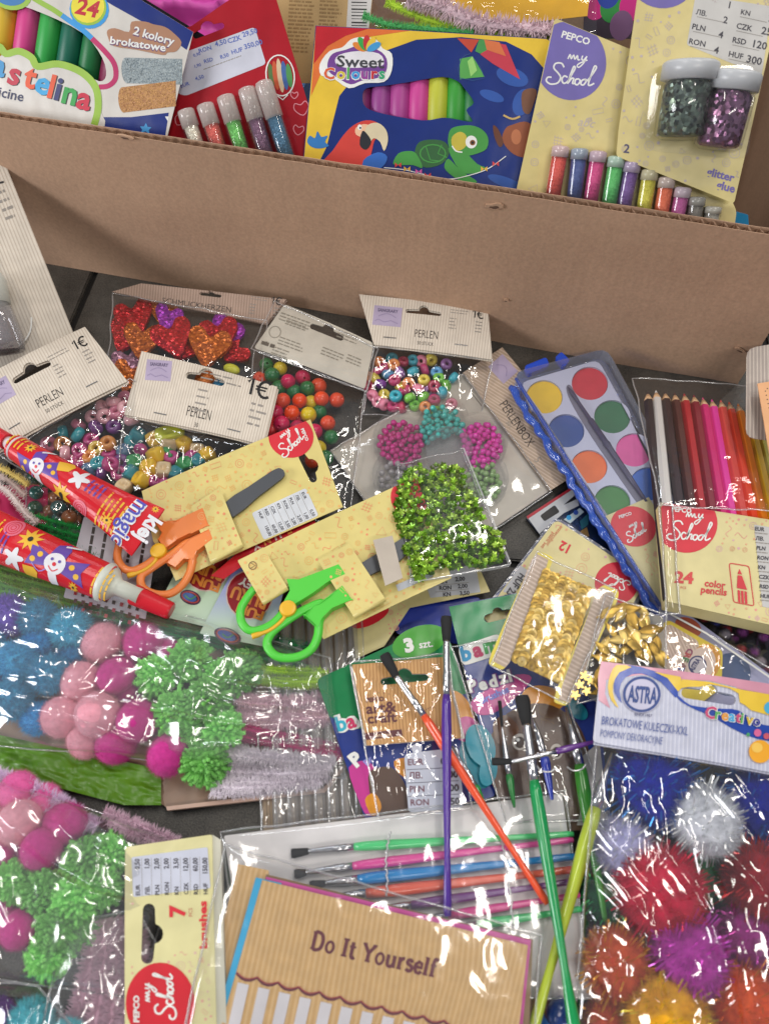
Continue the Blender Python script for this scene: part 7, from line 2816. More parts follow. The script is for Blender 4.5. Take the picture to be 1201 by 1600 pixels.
def brush(label, pts, z0, z1, rb, rh, hx, group=None, bristle=True, rt=.35, kind='flat'):
    """pts: bristle tip, ferrule start, handle start, handle end (picture)"""
    (x0, y0), (x1, y1), (x2, y2), (x3, y3) = pts
    L = math.hypot(x3 - x0, y3 - y0)
    f = lambda x, y: z0 + (z1 - z0) * math.hypot(x - x0, y - y0) / L
    A, B, Cc, D = [P(x, y, f(x, y)) for x, y in pts]
    k = mpp(x1, y1, z0)
    o = thing('paintbrush', label, 'paintbrush', B, group)
    if bristle:
        mb = MB()
        mb.lathe(B, A, [(0, rb * k * .55), (.25, rb * k * .8), (.8, rb * k), (1, rb * k * .85)], BRI, 14, squash=.5)
        r = random.Random(int(x0))
        ax = (A - B)
        sx = ax.cross(Vector((0, 0, 1))).normalized()
        for _ in range(90):
            u = r.uniform(-1, 1)
            h = r.uniform(-.45, .5)
            p = B + sx * (u * rb * k * .6) + Vector((0, 0, h * rb * k * .7))
            q_ = B + ax * r.uniform(.95, 1.12) + sx * (u * rb * k * 1.12) + Vector((0, 0, h * rb * k * .9))
            e = sx * .00018
            mb.add([tuple(p - e), tuple(p + e), tuple(q_)], [(0, 1, 2)], BRI)
        mb.build('bristles', o)
    mb = MB()
    fb = rb * k * .55 if bristle else rh * k * .25
    if bristle:
        pr_ = [(0, fb), (.06, fb * 1.05), (.5, rh * k * .85)]
    else:
        pr_ = [(0, fb), (.5, rh * k * .7)]
    fr = rh * k * .92
    pr_ += [(.62, fr), (.66, fr * 1.12), (.70, fr), (.76, fr), (.80, fr * 1.12), (.84, fr), (1, fr)]
    mb.lathe(B, Cc, pr_, SIL, 18)
    mb.build('ferrule', o, smooth=True)
    mb = MB()
    hk = rh * k
    mb.lathe(Cc, D, [(0, hk * .95), (.05, hk * 1.15), (.18, hk * 1.25), (.4, hk * 1.02), (.75, hk * .7), (.97, hk * rt * 1.3), (1, hk * rt)], plastic(hx, .2, coat=.6), 18)
    mb.build('handle', o, smooth=True)
    return o


brush('long purple-handled paintbrush with flat black bristles standing across the white brush card', [(697, 963), (697, 1001), (697, 1086), (699, 1432)], .040, .0345, 9, 6.2, '#4a2a86', rt=.75)
brush('long orange-handled paintbrush with black bristles lying diagonally over the kraft header', [(600, 1022), (619, 1057), (662, 1118), (855, 1412)], .036, .034, 9, 6.0, '#dc4e2c', rt=.7)
brush('long dark green-handled paintbrush with wide black bristles, crossing over the lime one', [(815, 1087), (822, 1132), (834, 1220), (900, 1625)], .042, .044, 12, 8, '#128a4a', rt=.9)
brush('long lime yellow-handled paintbrush with thin silver tip, under the dark green one', [(957, 1172), (955, 1177), (930, 1262), (832, 1610)], .048, .031, 3, 9, '#a8b83a', bristle=False, rt=.7)
brush('small horizontal purple-handled paintbrush pointing its black tip at the bear print', [(768, 1190), (799, 1190), (868, 1174), (940, 1156)], .046, .046, 6, 4.5, '#5a2a7a')
brush('green-handled paintbrush half hidden behind the lime one', [(882, 1085), (884, 1105), (905, 1195), (945, 1440)], .030, .024, 6, 8.5, '#3a8a2c', bristle=False)
brush('blue-handled paintbrush behind the dark green one on the bear print', [(826, 1100), (829, 1112), (850, 1182), (862, 1250)], .027, .027, 5, 6, '#2a3a9a', bristle=False)
brush('tiny green-handled paintbrush upright on the bear pack', [(780, 1095), (784, 1135), (795, 1210), (803, 1262)], .027, .027, 3, 5, '#2a7a3a')
brush('tiny green paintbrush with silver ferrule beside the price label bag', [(698, 1150), (706, 1166), (742, 1228), (756, 1256)], .029, .029, 4, 5, '#2c8a3c', bristle=False)

# wire twists
WIRE = film_mat('wire_plastic', tint=(.9, .9, .9), haze=.5, refl=3, rough=.1)


def wiretie(label, pts, z, parent=None):
    mb = MB()
    mb.sweep([P(x + 1.5 * math.sin(i * 1.9), y, z + .0006 * math.sin(i * 2.5)) for i, (x, y) in enumerate(spline(pts, 6))], .0006, WIRE, 8)
    o = mb.build('wire_tie', parent, smooth=True)
    if not parent:
        tag(o, label, 'wire tie')


# ---- kraft header with "art & craft"
bag = thing('brush_bag', 'clear brush bag with kraft striped header reading art and craft, and a EUR price label', 'craft bag', P(630, 1150, .02))
q = [(550, 1039), (691, 1027), (722, 1153), (573, 1165)]
S = card_surf([q[0], q[1], q[3]], .0255, 0)
KR = stripes('#cf9f62', '#b8854a', 87, 5.3, .4)
hole = [(x, y) for x, y in slot(632, 1062, 76, 11, -6, 14)]
mb = MB(S)
mb.slab([(x - 4, y + 2) for x, y in q[:1]] + [(x + 4, y + 2) for x, y in q[1:2]] + [(x + 4, y) for x, y in q[2:3]] + [(x - 3, y) for x, y in q[3:]], ink('#c0bcba'), -.0012, -.0006, holes=[hole])
mb.slab(q, KR, 0, .0006, holes=[hole])
hd = mb.build('header_card', bag)
MAR = ink('#5a1f24')
mb = MB(S)
mb.text('PEPCO', 572, 1098, 7, MAR, -5, .0008, bold=.05, fit=28)
mb.text('art&', 572, 1116, 17, MAR, -5, .0008, bold=.03, fit=48)
mb.text('craft', 574, 1131, 16, MAR, -4, .0008, bold=.03, fit=46)
for k in range(26):
    a = math.radians(-175 + k * 350 / 26)
    mb.disc(594 + 34 * math.cos(a), 1109 + 26 * math.sin(a), .9, MAR, .0008, n=6)
for k in range(12):
    a = math.radians(150 + k * 12)
    mb.disc(675 + 16 * math.cos(a), 1122 + 16 * math.sin(a), .9, MAR, .0008, n=6)
mb.poly([(569, 1146), (627, 1140), (629, 1150), (571, 1157)], MAR, .0008)
mb.text('Brushes', 599, 1151.5, 6, ink('#c8a888'), -5, .0010, bold=.03, align='c')
mb.build('lettering', hd)
S2 = card_surf([(633, 1175), (720, 1165), (640, 1270)], .024)
mb = MB(S2)
mb.slab(rrect([(631, 1178), (716, 1168), (724, 1262), (638, 1270)], 8), ink('#b8bcca'), 0, .0004)
mb.poly(ell(651, 1170, 8, 8), ink('#b8bcca'), .0003)
LBR = ink('#6a3a4a')
for k, t in enumerate(('EUR', '\u041b\u0412.', 'PLN', 'RON')):
    mb.text(t, 637 + k * 1.4, 1196 + k * 21, 10, LBR, -2, .0006, bold=.02)
    mb.text(('0,50', '1,00', '2,00', '2,50')[k], 714 + k * 1.4, 1194 + k * 21, 11, pk, -2, .0006, bold=.04, align='r')
    if k:
        mb.stroke([(635, 1182 + k * 21), (716, 1178 + k * 21)], .9, ink('#4a4a5a'), .0006)
mb.build('price_label', bag)
film('clear_film', [(546, 1036), (700, 1022), (738, 1262), (592, 1282)], .027, .003, bag, amp=.0016, seed=111, n=(40, 50))

# ================================================================ white card with seven brushes
q = [(350, 1306), (877, 1240), (925, 1560), (390, 1560)]
S = card_surf([q[0], q[1], q[3]], [.0215, .0215, .0215])
o = thing('brush_card', 'white card with seven thin coloured paintbrushes tied on by clear twists, under the kraft sheets', 'craft pack', S.at(640, 1380))
card_slabs(o, S, q, ink('#d6d2d2'), r=3)
BR7 = [('light green', '#4cc878', (455, 1334), (482, 1330), (553, 1323), (895, 1303)), ('pink', '#d84a96', (460, 1366), (478, 1363), (551, 1353), (895, 1312)), ('blue', '#1f7fc0', (484, 1384), (508, 1380), (559, 1374), (898, 1338)),
       ('coral orange', '#e0604a', (500, 1406), (520, 1402), (572, 1396), (900, 1358)), ('purple', '#6a3a7a', (560, 1425), (590, 1421), (642, 1414), (902, 1376)), ('rose pink', '#cc4488', (620, 1446), (650, 1440), (700, 1431), (905, 1398)), ('mint green', '#44b870', (660, 1462), (690, 1456), (745, 1445), (908, 1420))]
for k, (nm, hx, a, b, c, d) in enumerate(BR7):
    brush('thin ' + nm + ' handled paintbrush tied on the white card, ' + ['first', 'second', 'third', 'fourth', 'fifth', 'sixth', 'seventh'][k] + ' from the top', [a, b, c, d], .0256, .0256, 7, 7.5 if k in (2, 3) else 6.3, hx, 'brushes tied on the white card', rt=.6)
wiretie('clear wire twist', [(610, 1300), (607, 1312), (604, 1330), (603, 1352), (605, 1376), (604, 1400)], .0300, o)
wiretie('clear wire twist', [(783, 1308), (786, 1325), (790, 1350), (794, 1380), (798, 1410), (801, 1450)], .0300, o)
film('clear_film', [(345, 1300), (880, 1236), (925, 1560), (385, 1560)], [.024, .024, .026, .026], .009, o, TAUT, amp=.0005, seed=121, n=(80, 46), edge=.35)

# ================================================================ 7 brushes card
q = [(197, 1324), (332, 1304), (340, 1640), (196, 1660)]
S = card_surf([q[0], q[1], q[3]], [.036, .036, .036], .0012, vert=True)
o = thing('brush_card', 'narrow pale yellow card with red 7, word brushes and a price table at the bottom', 'craft pack', S.at(265, 1450))
hole = slot(233, 1459, 94, 19, 92, 17)
YB = gloss('#ccc592', .28)
mb = MB(S)
mb.slab(rrect(q, 4), YB, 0, .0006, holes=[hole])
mb.build('backing_card', o)
mb = MB(S)
mb.slab([(332, 1304), (345, 1312), (356, 1640), (340, 1640)], ink('#bcb9a8'), -.006, 0)
mb.build('card_edge', o)
mb = MB(S)
doodles(mb, [(200, 1345), (330, 1330), (335, 1600), (200, 1600)], 90, [ink('#d09a8a'), ink('#c8aa9a')], 44, 9, avoid=[(235, 1460, 48), (235, 1425, 24), (235, 1500, 24), (280, 1425, 24), (322, 1445, 40), (268, 1366, 66), (250, 1575, 62)], h=.0007)
mb.text('brushes', 325, 1482, 12, RED, -91, .0009, bold=.035, fit=74)
mb.text('7', 290, 1433, 24, RED, -91, .0009, bold=.04, fit=19)
mb.text('PCS', 302, 1432, 6, ink('#b05a50'), -91, .0009)
mb.build('lettering', o)
mb = MB(S)
mb.poly(rrect([(207, 1340), (325, 1324), (330, 1388), (210, 1402)], 3), ink('#b9bcca'), .0008)
(ox, oy) = (209, 1401)
price_table(mb, ox, oy, -91 + 0, 60, 15, CUR, ['0,50', '1,00', '2,00', '2,00', '3,50', '12,00', '60,00', '150,00'], 6.8, .0010)
mb.build('price_sticker', o)
mb = MB(S)
mb.poly(clip_poly(ell(252, 1568, 54, 64, 0, 36), [(197, 1324), (332, 1304), (345, 1650), (197, 1650)]), ink('#c01828'), .0008)
school(mb, 254, 1556, .78, -90, WHT, 3.0, .0010)
mb.text('PEPCO', 219, 1597, 9, WHT, -90, .0010, bold=.04, fit=42)
mb.build('badge', o)

# ================================================================ kraft sheets pack "Do It Yourself"
bag = thing('kraft_sheet_pack', 'clear bag of kraft striped sheets printed Do It Yourself, with pink and blue sheets behind', 'craft pack', P(580, 1500, .03))
ZK = .0365
q = [(410, 1375), (824, 1477), (800, 1700), (318, 1700)]
KS = stripes('#c8a574', '#bd9762', 103, 8.5, .45, .3)
for k, (dx, dy, m, dz, nm) in enumerate(((-36, -24, KS, -.0040, 'kraft_sheet'), (-4, -6, gloss('#8a7050'), -.0032, 'brown_sheet'), (-9, -2, gloss('#3aa0cc'), -.0008, 'blue_sheet'), (9, -8, gloss('#c04a92'), -.0016, 'pink_sheet'))):
    Sx = card_surf([q[0], q[1], q[3]], ZK + dz)
    mb = MB(Sx)
    qq = {0: [(372, 1350), (420, 1360), (430, 1700), (285, 1700)], 1: [(416, 1366), (832, 1468), (822, 1700), (330, 1700)], 2: [(400, 1371), (440, 1380), (400, 1700), (308, 1700)], 3: [(416, 1370), (829, 1469), (806, 1700), (350, 1700)]}[k]
    mb.slab(qq, m, 0, .0004)
    mb.build(nm, bag)
S = card_surf([q[0], q[1], q[3]], ZK)
mb = MB(S)
mb.slab(q, KS, 0, .0004)
fs_ = mb.build('kraft_sheet', bag)
SER = {'D': (.98, [[(.14, 0), (.14, 1)], [(.14, 1), (.42, 1), (.66, .86), (.76, .5), (.66, .14), (.42, 0), (.14, 0)], [(-.02, .03), (.2, .03)], [(-.02, .97), (.2, .97)]]),
       'o': (.78, 'o'), 'I': (.50, [[(.2, 0), (.2, 1)], [(0, .03), (.4, .03)], [(0, .97), (.4, .97)]]),
       't': (.56, [[(.2, .9), (.2, .14), (.32, 0), (.46, .06)], [(.0, .63), (.44, .63)]]),
       'Y': (.92, [[(.04, .97), (.4, .48)], [(.78, .97), (.4, .48)], [(.4, .5), (.4, 0)], [(-.1, .97), (.2, .97)], [(.6, .97), (.9, .97)], [(.24, .03), (.58, .03)]]),
       'u': (.82, [[(.12, .65), (.12, .16), (.26, .02), (.44, .06), (.56, .2)], [(.56, .65), (.56, 0)], [(0, .62), (.16, .62)], [(.42, .62), (.58, .62)], [(.56, .03), (.7, .03)]]),
       'r': (.60, [[(.14, .65), (.14, 0)], [(.16, .42), (.28, .6), (.46, .62)], [(0, .62), (.16, .62)], [(0, .03), (.32, .03)]]),
       's': (.60, [[(.44, .52), (.3, .64), (.12, .58), (.12, .42), (.42, .28), (.44, .1), (.26, 0), (.06, .1)]]),
       'e': (.68, [[(.08, .34), (.54, .34), (.48, .58), (.3, .65), (.1, .5), (.07, .25), (.2, .03), (.4, 0), (.56, .14)]]),
       'l': (.44, [[(.16, 1), (.16, 0)], [(0, .97), (.18, .97)], [(0, .03), (.34, .03)]]),
       'f': (.52, [[(.48, .92), (.32, 1), (.19, .84), (.19, 0)], [(.02, .62), (.4, .62)], [(.02, .03), (.38, .03)]]), ' ': (.42, [])}
mb = MB(S)
pen = 0
WINE = ink('#5c1c2a')
KX, KY = 22.2, 27.5
for ch in 'Do It Yourself':
    adv, sts = SER[ch]
    conv = lambda pts: rot([((pen + a) * KX, -b * KY) for a, b in pts], 485, 1482, 13)
    if sts == 'o':
        e = [(.33 + .25 * math.cos(t), .32 + .31 * math.sin(t)) for t in [6.2832 * i / 20 for i in range(20)]]
        mb.stroke(conv(e), 4.2, WINE, .0006, closed=True)
    else:
        for i, st in enumerate(sts):
            hor = len(st) == 2 and abs(st[0][1] - st[1][1]) < .01
            pts = conv(st)
            if len(st) > 2 and ch in 'Dsu rtf':
                pts = spline(pts, 4)
            mb.stroke(pts, 3.2 if hor else 5.4, WINE, .0006 + i * 1e-5)
    pen += adv
mb.build('lettering', fs_)
# scalloped awning and stripes
mb = MB(S)
c, s = math.cos(math.radians(13)), math.sin(math.radians(13))
x0, y0 = 370, 1520
WS = ink('#c6c2c6')
for k in range(13):
    ax, ay = x0 + k * 33.2 * c, y0 + k * 33.2 * s
    f = lambda pts: rot(pts, ax, ay, 13)
    mb.stroke(f(spline([(0, 0), (8, 6), (16.5, 8), (25, 6), (33, 0)], 3)), 4, WINE, .0006)
    mb.stroke(f(spline([(0, -1), (8, 3), (16.5, 5), (25, 3), (33, -1)], 3)), 1.4, ink('#a03a3a'), .0008)
    if k < 12:
        (a1, b1), (a2, b2) = f([(5, 14)])[0], f([(23, 14)])[0]
        mb.poly([(a1, b1), (a2, b2), (a2 - 38, b2 + 170), (a1 - 38, b1 + 170)], WS, .0006)
mb.build('awning_print', fs_)
film('clear_film', [(352, 1320), (846, 1462), (828, 1720), (262, 1720)], [.039, .039, .038, .038], .0075, bag, TAUT, amp=.0005, seed=131, n=(90, 60), edge=.3)

# ================================================================ gold sequins and leaves
bag = thing('gold_sequin_pack', 'pack of round gold sequin strings wound between two yellow edged striped cards', 'craft pack', P(860, 980, .03))
SPC = stripes('#cbb7a8', '#b29c8a', 28, 6.5, .4)
YE = gloss('#d8c444', .3)
S = card_surf([(832, 870), (940, 916), (775, 1040)], [.034, .036, .036])
for q in ([(832, 872), (842, 862), (864, 872), (860, 884), (792, 1040), (784, 1048), (762, 1038), (766, 1024)], [(934, 920), (944, 914), (966, 924), (964, 938), (908, 1060), (884, 1104), (864, 1098), (868, 1080)]):
    mb = MB(S)
    mb.slab(rrect(q, 5), YE, 0, .0008)
    cx, cy_ = sum(p[0] for p in q) / 8, sum(p[1] for p in q) / 8
    mb.poly([(cx + (x - cx) * (.84 if k else .84), cy_ + (y - cy_) * .955) for k, (x, y) in enumerate(q)], SPC, .0010)
    mb.build('spool_card', bag)
mb = MB(S)
mb.slab([(850, 890), (925, 925), (872, 1068), (795, 1030)], gloss('#a88a3a'), -.001, .0002)
mb.build('inner_card', bag)
SEQ = lathe_mesh('sequin', [(.17, 0), (.6, .05), (1, 0), (1, .05), (.6, .10), (.17, .05)], 14)
for p in SEQ.polygons:
    p.use_smooth = False
GOLD = [plastic(c, .3, metal=.7) for c in ('#c8a44c', '#d8ba6c', '#ac8836')]
r = random.Random(9)
cnt = 0
# strings run down the pack; each string is a row of overlapping sequins
for sx in range(9):
    for i in range(31):
        u, v = (sx + .5) / 9, i / 31
        x = 848 + 74 * u + (800 - 848) * v + (872 - 922 - (800 - 848)) * u * v
        y = 896 + 32 * u + 138 * v
        x += r.uniform(-.7, .7)
        y += r.uniform(-.5, .5) + (2 if sx % 2 else 0)
        sd = (P(835, 1045, .035) - P(886, 905, .035)).normalized()
        pr_ = Vector((-sd.y, sd.x, 0))
        e = (Matrix.Rotation(.40 + r.uniform(-.16, .16), 3, pr_) @ Matrix.Rotation((.12 if sx % 2 else -.12) + r.uniform(-.14, .14), 3, sd)).to_euler()
        inst('sequin', SEQ, r.choice(GOLD), S.at(x, y, .0028 + (.0009 if sx % 2 else 0)), e, .0031 * r.uniform(.97, 1.03), 'round gold sequin on the strings between the spool cards', 'sequin', 'round gold sequins')
film('clear_film', [(838, 862), (962, 922), (885, 1100), (765, 1040)], .042, .004, bag, TAUT, amp=.0005, seed=141, n=(40, 50))

bag = thing('gold_leaf_pack', 'pack of embossed gold leaf shapes lying above the ASTRA header card', 'craft pack', P(985, 990, .03))
mb = MB(card_surf([(930, 940), (1040, 980), (920, 1090)], .030))
mb.slab([(945, 935), (1035, 965), (1040, 1045), (935, 1100), (905, 1080)], film_mat('gold_bag_back', tint=(.8, .75, .6), haze=.3, refl=1.5), 0, .0006)
mb.build('bag_back', bag)
film('clear_film', [(945, 930), (1040, 960), (1040, 1060), (900, 1100)], .042, .003, bag, amp=.0013, seed=143, n=(26, 30))
bm = bmesh.new()
LV, LF = [], []
for j in range(9):
    t = j / 8
    w_ = .40 * math.sin(math.pi * t ** .8) + .01
    for i in range(7):
        u = i / 6 * 2 - 1
        LV.append((u * w_, t * 2 - 1, .10 * (1 - u * u) - .05 * abs(math.sin(t * 22 + abs(u) * 5)) * abs(u) - (.05 if i == 3 else 0) + .14 * math.sin(t * 3)))
for j in range(8):
    for i in range(6):
        LF.append((j * 7 + i, j * 7 + i + 1, (j + 1) * 7 + i + 1, (j + 1) * 7 + i))
LEAF = bpy.data.meshes.new('gold_leaf')
LEAF.from_pydata(LV, [], LF)
for p in LEAF.polygons:
    p.use_smooth = True
LEAF.materials.append(None)
r = random.Random(12)
sl = [(x, y) for x, y in [(950, 958), (968, 962), (985, 965), (1003, 975), (955, 985), (972, 990), (990, 992), (1008, 996), (1024, 1004), (945, 1008), (960, 1012), (978, 1014), (995, 1018), (1012, 1020), (1028, 1022), (940, 1030), (955, 1032), (1020, 1012), (985, 1005), (1000, 1005), (966, 1000), (1015, 985), (950, 1045), (960, 1060), (945, 1075), (935, 1058), (1030, 1030), (978, 950), (1000, 952)]]
for x, y in sl + [(x + r.uniform(-9, 9), y + r.uniform(-9, 9)) for x, y in sl[::3]]:
    e = Euler((r.uniform(-.3, .3), r.uniform(-.3, .3), r.uniform(-.6, 2.4)))
    inst('gold_leaf', LEAF, r.choice(GOLD), P(x, y, .034 + r.uniform(0, .007)), e, .0082 * r.uniform(.75, 1.15), 'embossed gold leaf shape in the clear pack above the ASTRA header', 'gold leaf', 'gold leaf shapes')
mb = MB(S)
for x, y in ((912, 1062), (920, 1078), (898, 1085), (908, 1072)):
    pass
for k, (x, y) in enumerate(((912, 1056), (922, 1064), (905, 1070), (916, 1080), (898, 1086))):
    mb = MB(card_surf([(900, 1040), (940, 1040), (940, 1100)], .044 + k * .0006))
    mb.slab(flower(x, y, 8, k), GOLD[1], 0, .0007)
    o = mb.build('gold_flower', bevel=.0002)
    tag(o, 'tiny gold flower at the lower end of the gold sequin pack', 'gold flower', 'tiny gold flowers')
ctie = MB()
for q_ in ([(838, 1196), (845, 1204), (858, 1206), (868, 1200)], [(885, 1198), (895, 1204), (908, 1202), (915, 1194)]):
    mb = MB()
    mb.sweep([P(x, y, .036) for x, y in spline(q_, 5)], .0005, WIRE, 8)
    o = mb.build('wire_tie', smooth=True)
    tag(o, 'thin clear wire loop round a brush ferrule, ' + ('near the blue brush' if q_[0][0] < 860 else 'near the green brush'), 'wire tie')

# ================================================================ ASTRA header and big tinsel pompoms
bag = thing('pompom_bag', 'clear bag of large glittery tinsel pompoms under a pink and yellow ASTRA header', 'craft bag', P(1060, 1350, 0))
q = [(938, 1034), (1230, 1074), (1240, 1214), (925, 1160)]
Sh = card_surf([q[0], q[1], q[3]], [.056, .056, .058], .0018)
hole = slot(1104, 1090, 86, 17, 9, 14)
AST = stripes('#bfc0ce', '#aeb0c2', 92, 6.5, .3, .25)
mb = MB(Sh)
mb.slab(rrect(q, 7), AST, 0, .0006, holes=[hole])
mb.slab([(x + 2, y + 3) for x, y in q], AST, -.0014, -.0008, holes=[hole])
hd = mb.build('header_card', bag)
Pk, Yk, Bk = gloss('#c58a9c', .22), gloss('#d6b43c', .22), gloss('#24439a', .22)


def hpoly(pts, m, h):
    """coloured field on the header with the hang hole kept open"""
    mb = MB(Sh)
    hl = []
    if inside((1104, 1090), pts) or any(inside(p, pts) for p in hole):
        c_ = clip_poly(hole, pts) if all(inside(p, pts) for p in hole) else None
        if c_:
            hl = [c_]
    mb.slab(pts, m, h - 1e-5, h, holes=hl, bottom=False)
    return mb


# fields are cut into pieces left and right of the hole so that nothing covers it
top = [(938, 1034), (1230, 1074), (1232, 1092), (1150, 1078), (1145, 1075), (1104, 1066), (1060, 1064), (1000, 1056), (950, 1062), (937, 1066)]
mb = MB(Sh)
mb.poly(top, Pk, .0008)
mb.poly([(938, 1034), (966, 1038), (946, 1060), (944, 1085), (952, 1108), (934, 1095), (933, 1060)], Pk, .0009)
mb.poly(spline([(962, 1040), (952, 1055), (948, 1075), (953, 1095), (965, 1108), (958, 1092), (956, 1072), (966, 1052), (985, 1044)], 2, closed=True), Yk, .0011)
# blue crescent round the logo and swoosh to the right under the hole
mb.poly(spline([(975, 1042), (1000, 1044), (1040, 1060), (1056, 1082), (1052, 1092), (1030, 1068), (1000, 1054), (975, 1060), (966, 1080), (970, 1100), (958, 1082), (960, 1058)], 2, closed=True), Bk, .0010)
mb.poly([(1020, 1052), (1060, 1060), (1064, 1076), (1056, 1083), (1040, 1062)], Yk, .0012)
mb.poly(spline([(1052, 1086), (1060, 1098), (1085, 1112), (1110, 1122), (1140, 1140), (1180, 1156), (1232, 1160), (1234, 1140), (1190, 1134), (1150, 1112), (1130, 1110), (1100, 1108), (1075, 1104), (1062, 1094)], 2, closed=True), Bk, .0010)
mb.poly([(1062, 1064), (1104, 1068), (1146, 1078), (1155, 1080), (1234, 1092), (1234, 1128), (1170, 1112), (1160, 1104), (1152, 1100), (1150, 1086), (1136, 1078), (1118, 1074), (1104, 1072), (1090, 1076), (1072, 1076), (1060, 1078)], Yk, .0013)
mb.build('colour_print', hd)
mb = MB(Sh)
mb.disc(1000, 1088, 30, ink('#b9b6cc'), .0014, 28)
mb.stroke(ell(1000, 1087, 27, 26, 0, 36), 4, ink('#26407e'), .0016, closed=True)
mb.text('ASTRA', 1000, 1100, 26, ink('#26407e'), 6, .0017, bold=.03, align='c', fit=45)
mb.text('SINCE 1957', 1002, 1121, 4, ink('#5a5a7a'), 6, .0016, bold=.03, align='c')
mb.build('logo_disc', hd)
mb = MB(Sh)
NV = ink('#4a5a94')
mb.text('BROKATOWE KULECZKI-XXL', 938, 1133, 14, NV, 8, .0015, bold=0, fit=134)
mb.text('POMPONY DEKORACYJNE', 936, 1152, 12, NV, 8, .0015, bold=-.005, fit=96)
for k, ch in enumerate('Creativo'):
    cc = ('#b83a68', '#4a9a4a', '#d08a2c', '#3a9ac8', '#b83a68', '#4a9a4a', '#c8a82c', '#3a3a8a')[k]
    x = [1096, 1112, 1122, 1133, 1144, 1152, 1160, 1171][k]
    mb.text(ch, x, 1124 + k * 1.6, 19 if k == 0 else 17, WHT, 8, .0017, bold=.06)
    mb.text(ch, x, 1124 + k * 1.6, 19 if k == 0 else 17, ink(cc), 8, .0019, bold=.03)
mb.build('lettering', hd)
mb = MB(Sh)
mb.disc(1184, 1176, 18, gloss('#dc9a2c'), .0015, 18)
mb.disc(1179, 1170, 9, ink('#e0b04a'), .0017, 8)
for x, y, r_, c in ((1180, 1147, 6, '#c85a8a'), (1165, 1150, 3, '#3a8a5a'), (1194, 1152, 5, '#b84a5a'), (1200, 1108, 10, '#3a9ac0')):
    mb.disc(x, y, r_, ink(c), .0016, n=12)
mb.build('dot_print', hd)

XP = [(1020, 1226, 62, 'royal blue', '#0c1c92', .010), (1182, 1256, 58, 'royal blue', '#0c1c92', .008), (1100, 1282, 50, 'silver white', '#c8cad6', .022), (972, 1322, 42, 'silver white', '#a9a8cc', .008), (1030, 1392, 62, 'crimson', '#b81238', .014), (1184, 1380, 56, 'dark red', '#8f1c28', .010),
      (1098, 1366, 36, 'dark green', '#1f6a38', -.008), (946, 1400, 34, 'dark green', '#1a6a44', -.010), (1074, 1492, 56, 'magenta', '#a83298', .016), (1166, 1462, 44, 'mulberry', '#9a3484', .004), (962, 1508, 50, 'copper orange', '#b8502c', .008), (1040, 1590, 60, 'golden yellow', '#d09a20', .012), (1160, 1566, 50, 'burnt orange', '#cc5220', .010), (950, 1600, 40, 'copper orange', '#a8442a', -.004), (1215, 1500, 36, 'crimson', '#a01a3a', -.004)]
tl_ = []
for p in XP:
    tl_.append((p[0], p[1], p[2], 'tinsel', p[3], p[4], p[5]))
pompoms(tl_, 'ASTRA bag', 'tinsel pompoms in the ASTRA bag', .024, 1.04)
# tinsel strips
r = random.Random(77)
for p in XP:
    hx = {'royal blue': '#3a8aff', 'silver white': '#d8dcf0', 'crimson': '#ff2a4a', 'dark red': '#d83a3a', 'dark green': '#3ac870', 'magenta': '#e050d0', 'mulberry': '#d050b0', 'copper orange': '#ffa040', 'golden yellow': '#ffc83a', 'burnt orange': '#ff8a3a'}[p[3]]
    m = plastic(hx, .2, metal=.6, coat=.5)
    z = max(p[2] * mpp(p[0], p[1], .03) * .87, .024 + p[5])
    c = P(p[0], p[1], z)
    rm = p[2] * mpp(p[0], p[1], z)
    mb = MB()
    for _ in range(520):
        d = Vector((r.gauss(0, 1), r.gauss(0, 1), r.gauss(0, 1))).normalized()
        if d.z < -.2:
            continue
        s = d.cross(Vector((r.gauss(0, 1), r.gauss(0, 1), r.gauss(0, 1)))).normalized() * rm * .018
        a = c + d * rm * .9
        b = c + (d + Vector((r.uniform(-.15, .15),) * 3)) * rm * r.uniform(1.08, 1.24)
        mb.add([tuple(a - s), tuple(a + s), tuple(b + s), tuple(b - s)], [(0, 1, 2, 3)], m)
    t = [o_ for o_ in bpy.data.objects if o_.name.startswith('pompom') and (o_.location - c).length < .004]
    o = mb.build('tinsel', None)
    if t:
        # keep the tinsel a part of its pompom
        po = t[-1]
        bpy.context.view_layer.update()
        o.parent = po
        o.matrix_parent_inverse = po.matrix_world.inverted()
film('clear_film', [(932, 1165), (1230, 1214), (1240, 1640), (892, 1640)], [.052, .054, .040, .036], .016, bag, film_mat('sparkling_film', haze=.015, refl=2.6, rough=.08, scale=12.0, bump=.0006), amp=.004, seed=151, n=(100, 140), edge=.3, freq=34, fold=(-70, .004, 50))

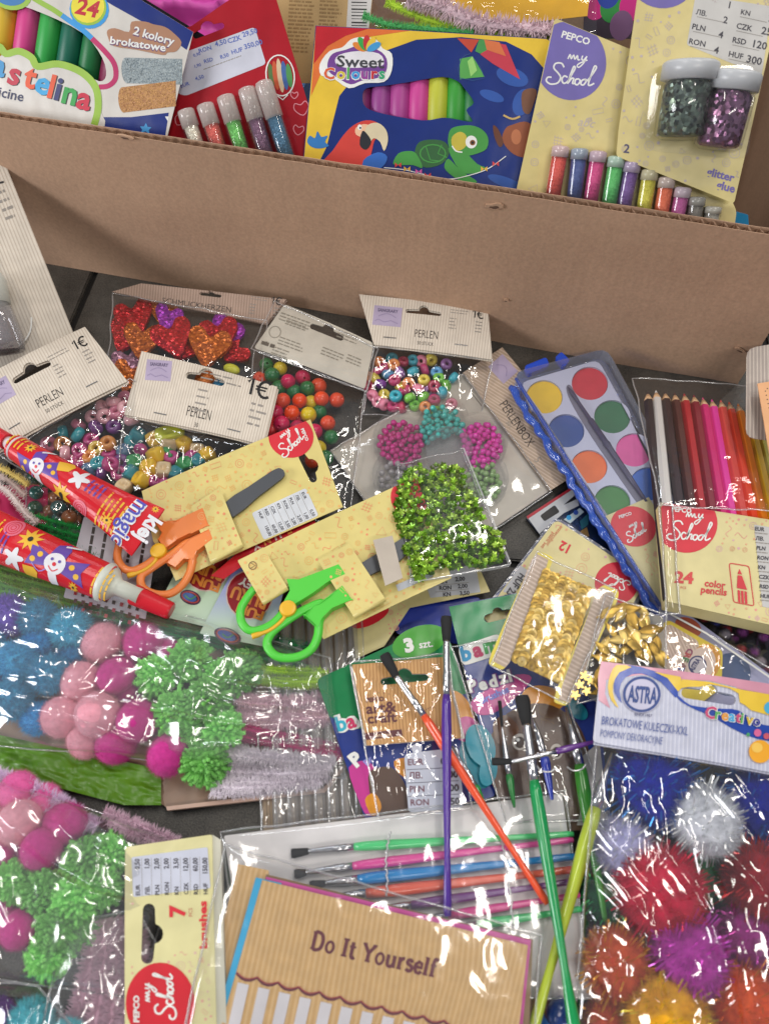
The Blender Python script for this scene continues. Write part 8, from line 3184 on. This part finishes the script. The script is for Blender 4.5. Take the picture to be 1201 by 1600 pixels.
# ---- stuff under the lower right
mb = MB()
vs = []
for j in range(17):
    for i in range(17):
        x, y = 820 + 110 * i / 16, 1480 + 150 * j / 16
        vs.append(tuple(P(x, y, .010 + .006 * noise.noise(Vector((x / 30, y / 26, 5))))))
mb.add(vs, [(j * 17 + i, j * 17 + i + 1, (j + 1) * 17 + i + 1, (j + 1) * 17 + i) for j in range(16) for i in range(16)], gloss('#1f3a24', .4))
o = mb.build('felt_piece', smooth=True)
tag(o, 'dark green felt sheet under the crossing brushes', 'felt')
S = card_surf([(820, 1540), (880, 1540), (880, 1610)], .020)
mb = MB(S)
mb.slab(rrect([(815, 1545), (862, 1548), (868, 1640), (812, 1640)], 12), gloss('#8a5c38'), 0, .001)
o = mb.build('brown_card')
tag(o, 'small brown card with rounded corner under the lime brush', 'card')
inst('glass_bead', PEARL, plastic('#1f3a7a', .12, coat=1), P(878, 1588, .022), Euler((0, 0, 0)), .0095, 'shiny dark blue ball beside the dark green brush end', 'bead', None)
inst('glass_bead', PEARL, plastic('#2a5a9a', .12, coat=1), P(858, 1606, .018), Euler((0, 0, 0)), .008, 'smaller blue ball at the bottom edge by the brown card', 'bead', None)

# ---------------------------------------------------------------- labels of small families say which one
NTH = ['', 'second', 'third', 'fourth', 'fifth', 'sixth', 'seventh', 'eighth', 'ninth', 'tenth', 'eleventh', 'twelfth', 'thirteenth', 'fourteenth']
fam = {}
bpy.context.view_layer.update()


def screen(o):
    if o.type == 'MESH' and o.data and len(o.data.vertices):
        c = o.matrix_world @ (sum((Vector(b) for b in o.bound_box), Vector()) / 8)
    else:
        c = o.matrix_world.translation
    v = c - CC
    k = FOC / v.dot(FW)
    return 600.5 + v.dot(RT) * k, 800 - v.dot(UP) * k


for o in list(COL.objects):
    if o.parent is None and 'label' in o:
        fam.setdefault(o['label'], []).append(o)
for lb, os_ in fam.items():
    n = len(os_)
    if 1 < n <= 14:
        ps = {o: screen(o) for o in os_}
        sx = max(p[0] for p in ps.values()) - min(p[0] for p in ps.values())
        sy = max(p[1] for p in ps.values()) - min(p[1] for p in ps.values())
        ax = 0 if sx >= sy else 1
        os_.sort(key=lambda o: ps[o][ax])
        for i, o in enumerate(os_):
            if ax == 0:
                w_ = 'leftmost' if i == 0 else ('rightmost' if i == n - 1 else NTH[i] + ' from left')
            else:
                w_ = 'topmost' if i == 0 else ('lowest' if i == n - 1 else NTH[i] + ' from top')
            o['label'] = lb + ', ' + w_
            if len(o['label'].split()) > 16:
                print('LONG', o['label'])
